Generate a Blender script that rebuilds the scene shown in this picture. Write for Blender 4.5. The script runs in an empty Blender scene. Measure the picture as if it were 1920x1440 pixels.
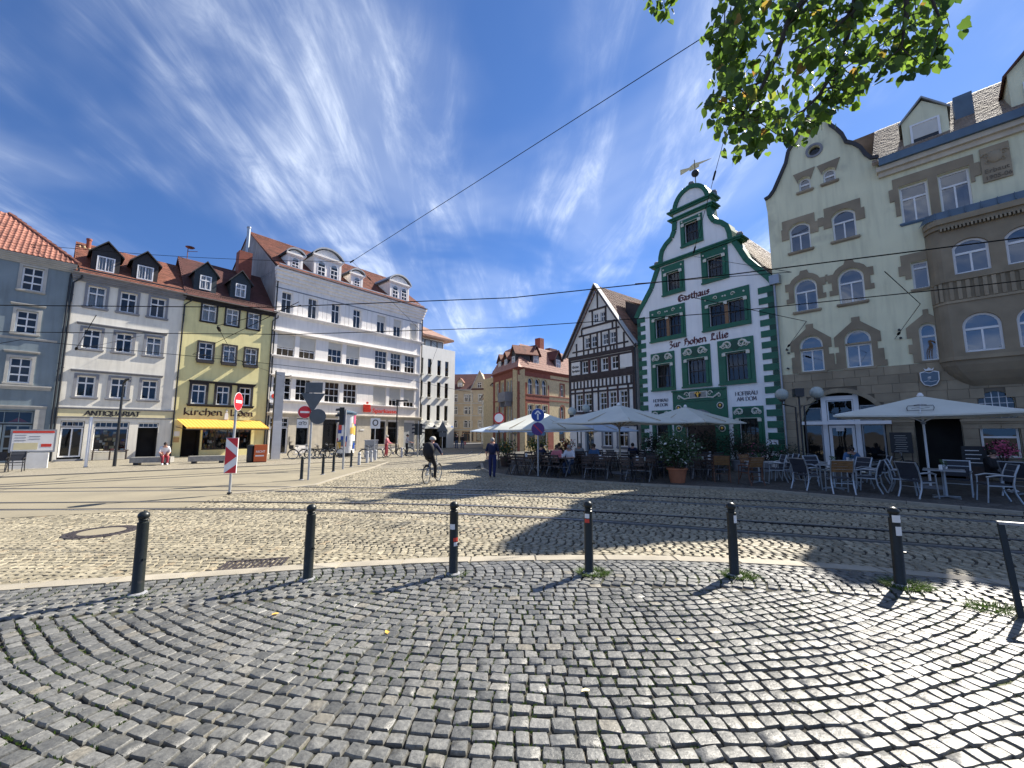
import bpy, math, random
from mathutils import Vector, Matrix, noise
from mathutils.geometry import tessellate_polygon
R_ = math.radians
PI = math.pi
scene = bpy.context.scene
COL = scene.collection
random.seed(7)

# ------------------------------------------------------------------ camera
cam_d = bpy.data.cameras.new('camera')
cam = bpy.data.objects.new('camera', cam_d)
COL.objects.link(cam)
cam.location = (0, 0, 1.95)
cam.rotation_euler = (R_(90 + 6.75), 0, 0)
cam_d.sensor_width = 36
cam_d.lens = 770 / 1920 * 36
cam_d.clip_start = .05
cam_d.clip_end = 2000
scene.camera = cam

# ------------------------------------------------------------------ sky, sun, exposure
SUN_AZ, SUN_EL = 51.0, 42.5          # azimuth measured from +Y towards +X
world = bpy.data.worlds.new('World')
scene.world = world
world.use_nodes = True
wn, wl = world.node_tree.nodes, world.node_tree.links
wn.clear()
def wnode(t, **kw):
    n = wn.new(t)
    for k, v in kw.items(): setattr(n, k, v)
    return n
w_out = wnode('ShaderNodeOutputWorld')
w_bg = wnode('ShaderNodeBackground')
w_bg.inputs['Strength'].default_value = .15
sky = wnode('ShaderNodeTexSky', sky_type='NISHITA', sun_disc=False)
sky.sun_elevation = R_(SUN_EL)
sky.sun_rotation = R_(SUN_AZ)
sky.altitude = 200
sky.air_density = .8
sky.dust_density = .05
sky.ozone_density = 4.0
# cirrus: noise on a flat layer high above the place, drawn out along one wind direction
tc = wnode('ShaderNodeTexCoord')
sep = wnode('ShaderNodeSeparateXYZ')
wl.new(tc.outputs['Generated'], sep.inputs[0])
def wmath(op, a, b=None, clamp=False):
    n = wnode('ShaderNodeMath', operation=op, use_clamp=clamp)
    for i, x in enumerate((a, b)):
        if x is None: continue
        if isinstance(x, (int, float)): n.inputs[i].default_value = x
        else: wl.new(x, n.inputs[i])
    return n.outputs[0]
zz = wmath('ADD', wmath('MAXIMUM', sep.outputs[2], 0.0), .20)
px_, py_ = wmath('DIVIDE', sep.outputs[0], zz), wmath('DIVIDE', sep.outputs[1], zz)
comb = wnode('ShaderNodeCombineXYZ')
wl.new(px_, comb.inputs[0]); wl.new(py_, comb.inputs[1])
def wmap(rot, sc, loc=(0, 0, 0)):
    m = wnode('ShaderNodeMapping')
    m.inputs['Rotation'].default_value = (0, 0, R_(rot))
    m.inputs['Scale'].default_value = sc
    m.inputs['Location'].default_value = loc
    wl.new(comb.outputs[0], m.inputs['Vector'])
    return m.outputs[0]
def wnoise(vec, scale, detail, rough, dist=0):
    n = wnode('ShaderNodeTexNoise')
    n.inputs['Scale'].default_value = scale
    n.inputs['Detail'].default_value = detail
    n.inputs['Roughness'].default_value = rough
    n.inputs['Distortion'].default_value = dist
    wl.new(vec, n.inputs['Vector'])
    return n.outputs['Fac']
def wramp(v, a, b):
    n = wnode('ShaderNodeMapRange', interpolation_type='SMOOTHSTEP')
    n.inputs['From Min'].default_value = a
    n.inputs['From Max'].default_value = b
    wl.new(v, n.inputs['Value'])
    return n.outputs['Result']
SX = 0.0
streak = wnoise(wmap(12, (2.4, .50, 1), (.7, 0, 0)), 2.3, 9, .62, .7)
fine = wnoise(wmap(20, (4.2, 1.6, 1), (3, 1, 0)), 3.0, 8, .66, 1.0)
patch = wnoise(wmap(30, (1, 1, 1), (2.3 + SX, .4, 0)), 1.5, 4, .55, .3)
wisp = wmath('MULTIPLY', wramp(streak, .42, .80), wramp(patch, .36, .66))
wisp = wmath('MULTIPLY', wisp, wmath('ADD', wramp(fine, .28, .7), .35))
veil = wmath('MULTIPLY', wramp(patch, .35, .75), .20)
cloud = wmath('MINIMUM', wmath('ADD', wmath('MULTIPLY', wisp, .66), veil), .9)
mixc = wnode('ShaderNodeMix', data_type='RGBA')
cloud = wmath('MULTIPLY', cloud, wramp(sep.outputs[2], -.01, .16))
wl.new(cloud, mixc.inputs['Factor'])
lift = wnode('ShaderNodeVectorMath', operation='ADD'); lift.inputs[1].default_value = (0, 0, .20)     # clear, dry air: little whitening at the horizon
wl.new(tc.outputs['Generated'], lift.inputs[0])
lnorm = wnode('ShaderNodeVectorMath', operation='NORMALIZE'); wl.new(lift.outputs[0], lnorm.inputs[0])
wl.new(lnorm.outputs[0], sky.inputs[0])
gm = wnode('ShaderNodeGamma'); gm.inputs[1].default_value = 1.12
wl.new(sky.outputs[0], gm.inputs[0])
sc_ = wnode('ShaderNodeMix', data_type='RGBA', blend_type='MULTIPLY')
sc_.inputs[0].default_value = 1; sc_.inputs[7].default_value = (.36, .43, .50, 1)
wl.new(gm.outputs[0], sc_.inputs[6])
wl.new(sc_.outputs[2], mixc.inputs[6])
mixc.inputs[7].default_value = (3.9, 4.2, 4.6, 1)
wl.new(mixc.outputs[2], w_bg.inputs['Color'])
wl.new(w_bg.outputs[0], w_out.inputs['Surface'])

sun_d = bpy.data.lights.new('sun', 'SUN')
sun_d.energy = 5.0
sun_d.angle = R_(.53)
sun_d.color = (1, .93, .82)
sun = bpy.data.objects.new('sun', sun_d)
COL.objects.link(sun)
_s = Vector((math.sin(R_(SUN_AZ)) * math.cos(R_(SUN_EL)), math.cos(R_(SUN_AZ)) * math.cos(R_(SUN_EL)), math.sin(R_(SUN_EL))))
sun.rotation_euler = _s.to_track_quat('Z', 'Y').to_euler()
sun.location = _s * 60
scene.view_settings.view_transform = 'Standard'
scene.view_settings.look = 'None'
scene.view_settings.exposure = 1.25
scene.view_settings.gamma = 1
scene.view_settings.use_curve_mapping = False

# ------------------------------------------------------------------ materials
MATS = {}
def mat(name, col, rough=.8, var=.12, scale=2.0, bump=0, bscale=30, metal=0, spec=.5, streak=0, col2=None, c2=(.55, .7), c2scale=1.2, rnd=0, trans=0):
    """one procedural surface: base colour, broad mottling, second colour in patches, fine relief"""
    m = bpy.data.materials.new(name)
    m.use_nodes = True
    N, L = m.node_tree.nodes, m.node_tree.links
    b = N['Principled BSDF']
    b.inputs['Roughness'].default_value = rough
    b.inputs['Metallic'].default_value = metal
    b.inputs['Specular IOR Level'].default_value = spec
    g = N.new('ShaderNodeNewGeometry')
    def nz(sc, det=4, vec=None):
        n = N.new('ShaderNodeTexNoise')
        n.inputs['Scale'].default_value = sc
        n.inputs['Detail'].default_value = det
        L.new(vec or g.outputs['Position'], n.inputs['Vector'])
        return n.outputs['Fac']
    def mp(v, a, b_, c, d):
        n = N.new('ShaderNodeMapRange')
        for k, x in zip(('From Min', 'From Max', 'To Min', 'To Max'), (a, b_, c, d)): n.inputs[k].default_value = x
        L.new(v, n.inputs['Value'])
        return n.outputs['Result']
    col_out = None
    rgb = N.new('ShaderNodeRGB'); rgb.outputs[0].default_value = (*col, 1); col_out = rgb.outputs[0]
    if col2:
        mx = N.new('ShaderNodeMix'); mx.data_type = 'RGBA'
        L.new(mp(nz(c2scale, 6), c2[0], c2[1], 0, 1), mx.inputs['Factor'])
        L.new(col_out, mx.inputs[6]); mx.inputs[7].default_value = (*col2, 1)
        col_out = mx.outputs[2]
    def mul(co, v):
        h = N.new('ShaderNodeHueSaturation'); L.new(co, h.inputs['Color']); L.new(v, h.inputs['Value'])
        return h.outputs[0]
    if var: col_out = mul(col_out, mp(nz(scale, 6), .3, .7, 1 - var, 1 + var))
    if streak:
        mpn = N.new('ShaderNodeMapping'); mpn.inputs['Scale'].default_value = (3.2, 3.2, .35)
        L.new(g.outputs['Position'], mpn.inputs['Vector'])
        col_out = mul(col_out, mp(nz(1.5, 5, mpn.outputs[0]), .45, .75, 1, 1 - streak))
    if rnd:
        oi = N.new('ShaderNodeObjectInfo')
        col_out = mul(col_out, mp(oi.outputs['Random'], 0, 1, 1 - rnd, 1 + rnd))
    L.new(col_out, b.inputs['Base Color'])
    if bump:
        bn = N.new('ShaderNodeBump'); bn.inputs['Strength'].default_value = bump; bn.inputs['Distance'].default_value = .02
        L.new(nz(bscale, 5), bn.inputs['Height']); L.new(bn.outputs[0], b.inputs['Normal'])
    if trans:
        t = N.new('ShaderNodeBsdfTranslucent'); L.new(col_out, t.inputs[0])
        ms = N.new('ShaderNodeMixShader'); ms.inputs[0].default_value = trans
        L.new(b.outputs[0], ms.inputs[1]); L.new(t.outputs[0], ms.inputs[2])
        L.new(ms.outputs[0], N['Material Output'].inputs['Surface'])
    MATS[name] = m
    return m
def glass_mat(name, tint=(.8, .85, .88), refl=1.0, rough=.02, ior=1.6):
    m = bpy.data.materials.new(name); m.use_nodes = True
    N, L = m.node_tree.nodes, m.node_tree.links
    N.remove(N['Principled BSDF'])
    t = N.new('ShaderNodeBsdfTransparent'); t.inputs[0].default_value = (*tint, 1)
    gl = N.new('ShaderNodeBsdfGlossy'); gl.inputs['Roughness'].default_value = rough; gl.inputs[0].default_value = (refl, refl, refl, 1)
    fr = N.new('ShaderNodeFresnel'); fr.inputs[0].default_value = ior
    g = N.new('ShaderNodeNewGeometry')
    nz = N.new('ShaderNodeTexNoise'); nz.inputs['Scale'].default_value = 1.1; nz.inputs['Detail'].default_value = 1
    L.new(g.outputs['Position'], nz.inputs['Vector'])
    bn = N.new('ShaderNodeBump'); bn.inputs['Strength'].default_value = .12; bn.inputs['Distance'].default_value = .05
    L.new(nz.outputs['Fac'], bn.inputs['Height']); L.new(bn.outputs[0], gl.inputs['Normal'])
    ms = N.new('ShaderNodeMixShader')
    L.new(fr.outputs[0], ms.inputs[0]); L.new(t.outputs[0], ms.inputs[1]); L.new(gl.outputs[0], ms.inputs[2])
    L.new(ms.outputs[0], N['Material Output'].inputs['Surface'])
    MATS[name] = m
glass_mat('glass')
glass_mat('glass_coated', (.35, .42, .5), 1.0, .02, 2.4)  # blue tint and strong reflection put in so panes show deep-blue sky
mat('plaster_greyblue', (.20, .25, .275), .85, .10, .8, .15, 60, streak=.18)
mat('plaster_white', (.78, .74, .63), .85, .08, .7, .15, 60, streak=.14, col2=(.64, .61, .53), c2=(.58, .75), c2scale=.9)
mat('plaster_yellow', (.78, .70, .34), .85, .08, .8, .15, 60, streak=.12)
mat('plaster_bank', (.84, .80, .74), .85, .07, .6, .15, 50, streak=.12)
mat('plaster_modern', (.78, .77, .70), .8, .05, .6, .1, 50, streak=.08)
mat('stone_beige', (.56, .50, .39), .85, .12, 1.5, .2, 40, streak=.12)
mat('stone_grey', (.23, .235, .25), .8, .10, 2, .15, 50, streak=.1)
mat('stone_pale', (.42, .41, .37), .8, .10, 2, .15, 50, streak=.1)
mat('sign_cream', (.66, .58, .34), .7, .06, 2)
mat('frame_white', (.78, .78, .77), .45, .05, 3)
mat('frame_grey', (.50, .50, .49), .5, .05, 3)
mat('frame_dark', (.035, .028, .025), .5, .1, 5)
mat('wood_black', (.022, .018, .017), .6, .25, 6, .2, 40)
mat('slate', (.035, .034, .038), .6, .2, 4, .3, 25)
mat('cladding', (.020, .030, .036), .6, .25, 5, .2, 40)
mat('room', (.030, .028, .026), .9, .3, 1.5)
mat('room_warm', (.10, .065, .04), .9, .4, 2)
mat('curtain', (.70, .70, .69), .9, .08, 4, trans=.3)
mat('blind', (.60, .58, .52), .7, .06, 2)
mat('roof_red', (.215, .080, .050), .8, .3, 2.2, .2, 30, col2=(.11, .045, .032), c2=(.5, .7))
mat('roof_dark', (.095, .034, .028), .75, .25, 2, .2, 30)
mat('roof_brown', (.22, .12, .085), .75, .25, 2, .2, 30, col2=(.12, .08, .06))
mat('roof_tan', (.34, .265, .20), .75, .2, 3, .2, 30, col2=(.22, .17, .14))
mat('roof_pantile', (.30, .125, .085), .75, .28, 3.2, .2, 30, col2=(.17, .065, .045), c2=(.5, .68), rnd=.18)
mat('roof_pink', (.36, .175, .125), .7, .2, 3, .2, 30)
mat('metal_zinc', (.33, .35, .37), .4, .1, 3, metal=.7)
mat('wire_black', (.012, .012, .013), .9, .1, 5, spec=.1)
mat('metal_dark', (.028, .030, .032), .42, .15, 6, metal=.3)
mat('metal_bollard', (.011, .015, .0145), .40, .25, 8, .06, 60, metal=.2, col2=(.028, .028, .026), c2=(.6, .72), c2scale=14)
mat('metal_grey', (.30, .31, .32), .45, .1, 4, metal=.5)
mat('metal_blue', (.10, .15, .20), .5, .15, 2, metal=.3)
mat('metal_alu', (.42, .45, .47), .38, .08, 5, metal=.75)
mat('galvanised', (.42, .43, .43), .5, .12, 8, metal=.6)
mat('steel_rail', (.42, .42, .43), .30, .1, 6, metal=.9)
mat('rail_groove', (.018, .016, .015), .9, .2, 8)
mat('lilie_white', (.88, .88, .87), .85, .05, .7, .12, 60, streak=.07)
mat('lilie_green', (.010, .115, .060), .45, .12, 2.5)
mat('lilie_green_dark', (.007, .060, .034), .5, .12, 2.5)
mat('lilie_gold', (.72, .62, .34), .5, .15, 8)
mat('lilie_ornament', (.66, .64, .54), .6, .12, 10)
mat('gold', (.75, .48, .10), .3, .1, 8, metal=.8)
mat('letter_dark', (.10, .025, .03), .7, .1, 5)
mat('letter_black', (.02, .018, .018), .6, .1, 5)
mat('letter_grey', (.14, .14, .16), .7, .1, 5)
mat('letter_brown', (.05, .02, .015), .7, .1, 5)
mat('letter_red', (.62, .045, .025), .4, .05, 5)
mat('red_sign', (.56, .02, .03), .35, .04, 5)
mat('white_sign', (.80, .80, .79), .35, .04, 5)
mat('blue_sign', (.015, .06, .32), .35, .05, 5)
mat('purple_sign', (.075, .02, .16), .35, .05, 5)
mat('sign_back', (.10, .115, .125), .5, .1, 4, metal=.3)
mat('plaster_cream', (.74, .72, .50), .85, .07, .7, .15, 60, streak=.16, col2=(.54, .53, .38), c2=(.6, .75), c2scale=.8)
mat('sandstone', (.30, .245, .165), .85, .16, 1.6, .35, 30, rnd=.14)
mat('sandstone_joint', (.15, .125, .09), .9, .15, 3)
mat('brick_red', (.25, .075, .048), .85, .18, 5, .25, 18)
mat('brick_yellow', (.56, .45, .26), .85, .15, 5, .25, 18)
mat('timber', (.050, .036, .034), .75, .25, 4, .25, 30)
mat('timber_red', (.085, .030, .028), .7, .2, 4, .2, 30)
mat('infill', (.82, .79, .72), .85, .06, 1.5, .15, 50, streak=.06)
mat('tan_plaster', (.42, .34, .23), .85, .12, 1, .1, 40)
mat('cream_plaster', (.52, .44, .27), .85, .1, 1, .1, 40)
mat('grey_plaster', (.40, .38, .33), .85, .1, 1, .1, 40)
mat('orange_plaster', (.48, .30, .13), .85, .1, 1, .1, 40)
mat('awning_yellow', (.80, .50, .10), .8, .05, 2, trans=.25)
mat('awning_orange', (.74, .38, .05), .8, .05, 2, trans=.25)
mat('canvas', (.70, .71, .63), .85, .06, 1.2, .06, 80, trans=.13)
mat('canvas_blue', (.52, .62, .74), .85, .06, 1.2, .06, 80, trans=.22)
mat('canvas_red', (.45, .05, .05), .85, .08, 3, trans=.2)
mat('wood_pole', (.42, .35, .24), .6, .12, 8)
mat('wood_chair', (.13, .055, .028), .5, .25, 9, .1, 60)
mat('wood_dark', (.05, .030, .022), .55, .25, 9, .1, 60)
mat('wood_brown', (.22, .115, .045), .5, .2, 9, .1, 60)
mat('wood_grey', (.30, .29, .26), .8, .2, 6, .2, 50)
mat('steel_chair', (.05, .052, .06), .4, .1, 5, metal=.5)
mat('textile_dark', (.03, .034, .045), .8, .2, 20)
mat('terracotta', (.36, .13, .06), .8, .15, 6, .1, 40)
mat('rubber', (.018, .018, .018), .6, .1, 9)
mat('plastic_grey', (.34, .35, .35), .5, .08, 3)
mat('plastic_black', (.018, .018, .02), .4, .1, 5)
mat('orange_box', (.62, .13, .03), .5, .06, 2)
mat('concrete_white', (.66, .66, .64), .8, .08, 3, .1, 40)
mat('concrete_mast', (.44, .45, .46), .75, .1, 2, .1, 40)
mat('kerb', (.31, .28, .22), .85, .14, 3, .25, 60, rnd=.10)
mat('asphalt', (.225, .198, .138), .9, .09, .55, .18, 160, col2=(.19, .168, .120), c2=(.5, .7), c2scale=.5)
mat('asphalt_dark', (.10, .098, .095), .9, .15, .6, .2, 120)
mat('iron_cover', (.065, .055, .055), .55, .25, 9, .3, 60, metal=.4)
mat('sett_bed', (.026, .024, .018), .95, .35, 9, .4, 60, col2=(.075, .085, .035), c2=(.52, .66), c2scale=3.0)
mat('sett_bed_road', (.045, .040, .030), .95, .3, 9, .4, 60)
mat('moss', (.075, .105, .025), .9, .35, 12)
mat('grass', (.075, .13, .022), .7, .4, 9, trans=.3)
mat('leaf_plant', (.035, .080, .022), .45, .35, 3, trans=.25)
mat('leaf_dark', (.016, .034, .015), .5, .3, 3, trans=.15)
mat('flower_pink', (.55, .11, .22), .7, .3, 12, trans=.2)
mat('flower_white', (.70, .70, .66), .7, .1, 12, trans=.2)
mat('flower_red', (.50, .06, .05), .7, .3, 12, trans=.2)
mat('bark', (.055, .042, .032), .9, .3, 6, .5, 40)
mat('skin', (.50, .28, .20), .55, .08, 9)
mat('paper_white', (.76, .75, .72), .7, .04, 4)
mat('chalkboard', (.022, .024, .026), .6, .15, 5)
mat('glass_globe', (.36, .40, .37), .12, .05, 3, spec=.6)
mat('lens_dark', (.04, .03, .03), .25, .1, 4)
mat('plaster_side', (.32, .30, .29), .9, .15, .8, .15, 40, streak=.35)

# ------------------------------------------------------------------ mesh builder
class B:
    def __init__(s): s.v = []; s.f = []; s.m = []
    def add(s, vs, fs, m=0):
        o = len(s.v); s.v += [tuple(p) for p in vs]
        s.f += [tuple(i + o for i in f) for f in fs]; s.m += [m] * len(fs)
        return s
    def box(s, x0, x1, y0, y1, z0, z1, m=0):
        return s.add([(x0, y0, z0), (x1, y0, z0), (x1, y1, z0), (x0, y1, z0), (x0, y0, z1), (x1, y0, z1), (x1, y1, z1), (x0, y1, z1)],
                     [(3, 2, 1, 0), (4, 5, 6, 7), (0, 1, 5, 4), (1, 2, 6, 5), (2, 3, 7, 6), (3, 0, 4, 7)], m)
    def bar(s, p, q, w, h=None, m=0, up=(0, 0, 1)):
        """box bar from p to q, w wide, h high"""
        p, q = Vector(p), Vector(q); d = (q - p); h = h or w
        if d.length < 1e-6: return s
        d.normalize(); up = Vector(up)
        if abs(d.dot(up)) > .98: up = Vector((0, 1, 0))
        a = d.cross(up).normalized() * w / 2; c = a.cross(d).normalized() * h / 2
        vs = [p - a - c, p + a - c, p + a + c, p - a + c, q - a - c, q + a - c, q + a + c, q - a + c]
        return s.add(vs, [(0, 1, 2, 3), (7, 6, 5, 4), (0, 4, 5, 1), (1, 5, 6, 2), (2, 6, 7, 3), (3, 7, 4, 0)], m)
    def tube(s, pts, r, n=8, m=0, caps=True):
        pts = [Vector(p) for p in pts]; k = len(pts)
        rs = r if isinstance(r, (list, tuple)) else [r] * k
        rings = []; pa = None
        for i, p in enumerate(pts):
            d = (pts[min(i + 1, k - 1)] - pts[max(i - 1, 0)])
            if d.length < 1e-9: d = Vector((0, 0, 1))
            d.normalize()
            if pa is None: pa = d.orthogonal().normalized()
            pa = (pa - d * pa.dot(d))
            pa = pa.normalized() if pa.length > 1e-6 else d.orthogonal().normalized()
            b = d.cross(pa)
            rings.append([p + (pa * math.cos(2 * PI * j / n) + b * math.sin(2 * PI * j / n)) * rs[i] for j in range(n)])
        vs = [v for r_ in rings for v in r_]
        fs = [(i * n + j, i * n + (j + 1) % n, (i + 1) * n + (j + 1) % n, (i + 1) * n + j) for i in range(k - 1) for j in range(n)]
        if caps: fs += [tuple(reversed(range(n))), tuple((k - 1) * n + j for j in range(n))]
        return s.add(vs, fs, m)
    def cyl(s, p, q, r, n=12, m=0): return s.tube([p, q], r, n, m)
    def lathe(s, prof, n=16, c=(0, 0, 0), m=0):
        vs = [(c[0] + r * math.cos(2 * PI * j / n), c[1] + r * math.sin(2 * PI * j / n), c[2] + z) for r, z in prof for j in range(n)]
        fs = [(i * n + j, i * n + (j + 1) % n, (i + 1) * n + (j + 1) % n, (i + 1) * n + j) for i in range(len(prof) - 1) for j in range(n)]
        if prof[0][0] > 1e-4: fs.append(tuple(reversed(range(n))))
        if prof[-1][0] > 1e-4: fs.append(tuple((len(prof) - 1) * n + j for j in range(n)))
        return s.add(vs, fs, m)
    def ball(s, c, r, n=12, k=8, m=0, sc=(1, 1, 1)):
        vs = []; fs = []
        for i in range(k + 1):
            a = PI * i / k
            for j in range(n):
                b = 2 * PI * j / n
                vs.append((c[0] + r * sc[0] * math.sin(a) * math.cos(b), c[1] + r * sc[1] * math.sin(a) * math.sin(b), c[2] - r * sc[2] * math.cos(a)))
        fs = [(i * n + j, i * n + (j + 1) % n, (i + 1) * n + (j + 1) % n, (i + 1) * n + j) for i in range(k) for j in range(n)]
        return s.add(vs, fs, m)
    def prism(s, poly, y0, y1, m=0, holes=(), back=True, mside=None):
        """polygon in x,z extruded along y, front (y0) facing -y; holes are left open through the front"""
        mside = m if mside is None else mside
        loops = [list(poly)] + [list(h) for h in holes]
        flat = [p for l in loops for p in l]
        tris = tessellate_polygon([[Vector((p[0], p[1], 0)) for p in l] for l in loops])
        o = len(s.v); n = len(flat)
        s.v += [(p[0], y0, p[1]) for p in flat] + [(p[0], y1, p[1]) for p in flat]
        for t in tris:
            a, b, c = (flat[i] for i in t)
            area = (b[0] - a[0]) * (c[1] - a[1]) - (c[0] - a[0]) * (b[1] - a[1])
            if abs(area) < 1e-9: continue
            t = tuple(t) if area > 0 else tuple(reversed(t))
            s.f.append(tuple(i + o for i in t)); s.m.append(m)
            if back: s.f.append(tuple(i + o + n for i in reversed(t))); s.m.append(m)
        k = 0
        for li, l in enumerate(loops):
            ar = sum(l[i][0] * l[(i + 1) % len(l)][1] - l[(i + 1) % len(l)][0] * l[i][1] for i in range(len(l)))
            for i in range(len(l)):
                a, b = o + k + i, o + k + (i + 1) % len(l)
                q = (a, a + n, b + n, b) if (ar > 0) == (li == 0) else (b, b + n, a + n, a)
                if li == 0 or back: s.f.append(q); s.m.append(mside)
            k += len(l)
        return s
    def plate(s, poly, z0, z1, m=0):
        """polygon in x,y extruded up in z"""
        t = B().prism(poly, 0, 1, m)
        vs = [(x, z, z1 if y == 0 else z0) for x, y, z in t.v]
        o = len(s.v); s.v += vs
        s.f += [tuple(i + o for i in f) for f in t.f]; s.m += t.m
        return s
    def mesh(s, name, mats, smooth=False):
        me = bpy.data.meshes.new(name)
        me.from_pydata(s.v, [], s.f)
        for x in (mats if isinstance(mats, (list, tuple)) else [mats]): me.materials.append(MATS[x])
        if any(s.m): me.polygons.foreach_set('material_index', s.m)
        if smooth:
            me.polygons.foreach_set('use_smooth', [True] * len(me.polygons))
            if smooth != 'all': me.set_sharp_from_angle(angle=R_(40))
        me.update()
        return me
    def out(s, name, mats, parent=None, loc=(0, 0, 0), rz=0, smooth=False):
        return ob(name, s.mesh(name, mats, smooth), parent, loc, rz)
def ob(name, data, parent=None, loc=(0, 0, 0), rz=0):
    o = bpy.data.objects.new(name, data); COL.objects.link(o)
    o.location = loc
    if rz: o.rotation_euler = (0, 0, rz)
    if parent is not None: o.parent = parent
    return o
def tag(o, label=None, cat=None, group=None, kind=None):
    for k, v in (('label', label), ('category', cat), ('group', group), ('kind', kind)):
        if v: o[k] = v
    return o
def thing(name, label, cat, loc=(0, 0, 0), rz=0, group=None):
    o = ob(name, None, None, loc, rz); o.empty_display_size = .3
    return tag(o, label, cat, group)
def dup(root, loc, rz, label=None, parent=None):
    r = root.copy(); COL.objects.link(r); r.location = loc; r.rotation_euler = (0, 0, rz)
    if label: r['label'] = label
    for ch in KIDS[root]:
        c = ch.copy(); COL.objects.link(c); c.parent = r
        for g in KIDS.get(ch, ()):
            d = g.copy(); COL.objects.link(d); d.parent = c
    return r
KIDS = {}
def index_kids(root):
    KIDS[root] = [o for o in bpy.data.objects if o.parent == root]
    for c in KIDS[root]: KIDS[c] = [o for o in bpy.data.objects if o.parent == c]
    return root
def rect(x0, z0, x1, z1): return [(x0, z0), (x1, z0), (x1, z1), (x0, z1)]
def arch(x0, z0, x1, z1, rise, n=10):
    """upright rectangle whose top is an arc; z1 is the crown"""
    w = x1 - x0; c = (x0 + x1) / 2; zs = z1 - rise
    r = (w * w / 4 + rise * rise) / (2 * rise); zc = z1 - r
    a = math.asin(min(1, w / 2 / r)); a = a if rise <= w / 2 + 1e-6 else PI - a
    return [(x0, z0), (x1, z0)] + [(c + r * math.sin(t), zc + r * math.cos(t)) for t in (a - 2 * a * i / n for i in range(n + 1))]
def shrink(l, d):
    cx = (min(p[0] for p in l) + max(p[0] for p in l)) / 2; cz = (min(p[1] for p in l) + max(p[1] for p in l)) / 2
    w = max(p[0] for p in l) - min(p[0] for p in l); h = max(p[1] for p in l) - min(p[1] for p in l)
    return [(cx + (p[0] - cx) * (w - 2 * d) / w, cz + (p[1] - cz) * (h - 2 * d) / h) for p in l]
CACHE = {}
def cached(key, fn):
    if key not in CACHE: CACHE[key] = fn()
    return CACHE[key]
def curtain_mesh(w, h, m='curtain'):
    def f():
        b = B(); n = max(8, int(w / .05)); rg = random.Random(int(w * 100))
        ph = rg.random() * 6
        top = [(w * i / n, .03 * math.sin(i * 1.9 + ph), h) for i in range(n + 1)]
        bot = [(w * i / n, .035 * math.sin(i * 1.9 + ph + .4), 0) for i in range(n + 1)]
        b.add(bot + top, [(i, i + 1, n + 2 + i, n + 1 + i) for i in range(n)])
        return b.mesh('curtain', m, True)
    return cached(('cur', round(w, 2), round(h, 2), m), f)
def window_frame(w, h, rows, fw, rise, m):
    def f():
        b = B(); d = .06
        outer = arch(0, 0, w, h, rise) if rise else rect(0, 0, w, h)
        b.prism(outer, 0, d, 0, [shrink(outer, fw)])
        for i, (a, c, n) in enumerate(rows):
            if i: b.box(fw, w - fw, -.012, d - .004, a * h - fw * .55, a * h + fw * .55)
            for k in range(1, n):
                x = w * k / n; wd = fw * (.75 if n == 2 else .42)
                z1 = c * h - fw * .6
                b.box(x - wd / 2, x + wd / 2, -.006, d - .01, a * h + fw * .6, z1)
        return b.mesh('window', m)
    return cached(('fr', round(w, 2), round(h, 2), rows, fw, round(rise, 2), m), f)
def pane_mesh(poly, gm):
    key = ('pn', tuple((round(p[0], 2), round(p[1], 2)) for p in poly), gm)
    def f():
        b = B(); n = len(poly)
        b.add([(p[0], 0, p[1]) for p in poly], [tuple(range(n))])
        return b.mesh('pane', gm)
    return cached(key, f)
TWO = ((0, .64, 2), (.64, 1, 2))
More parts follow.
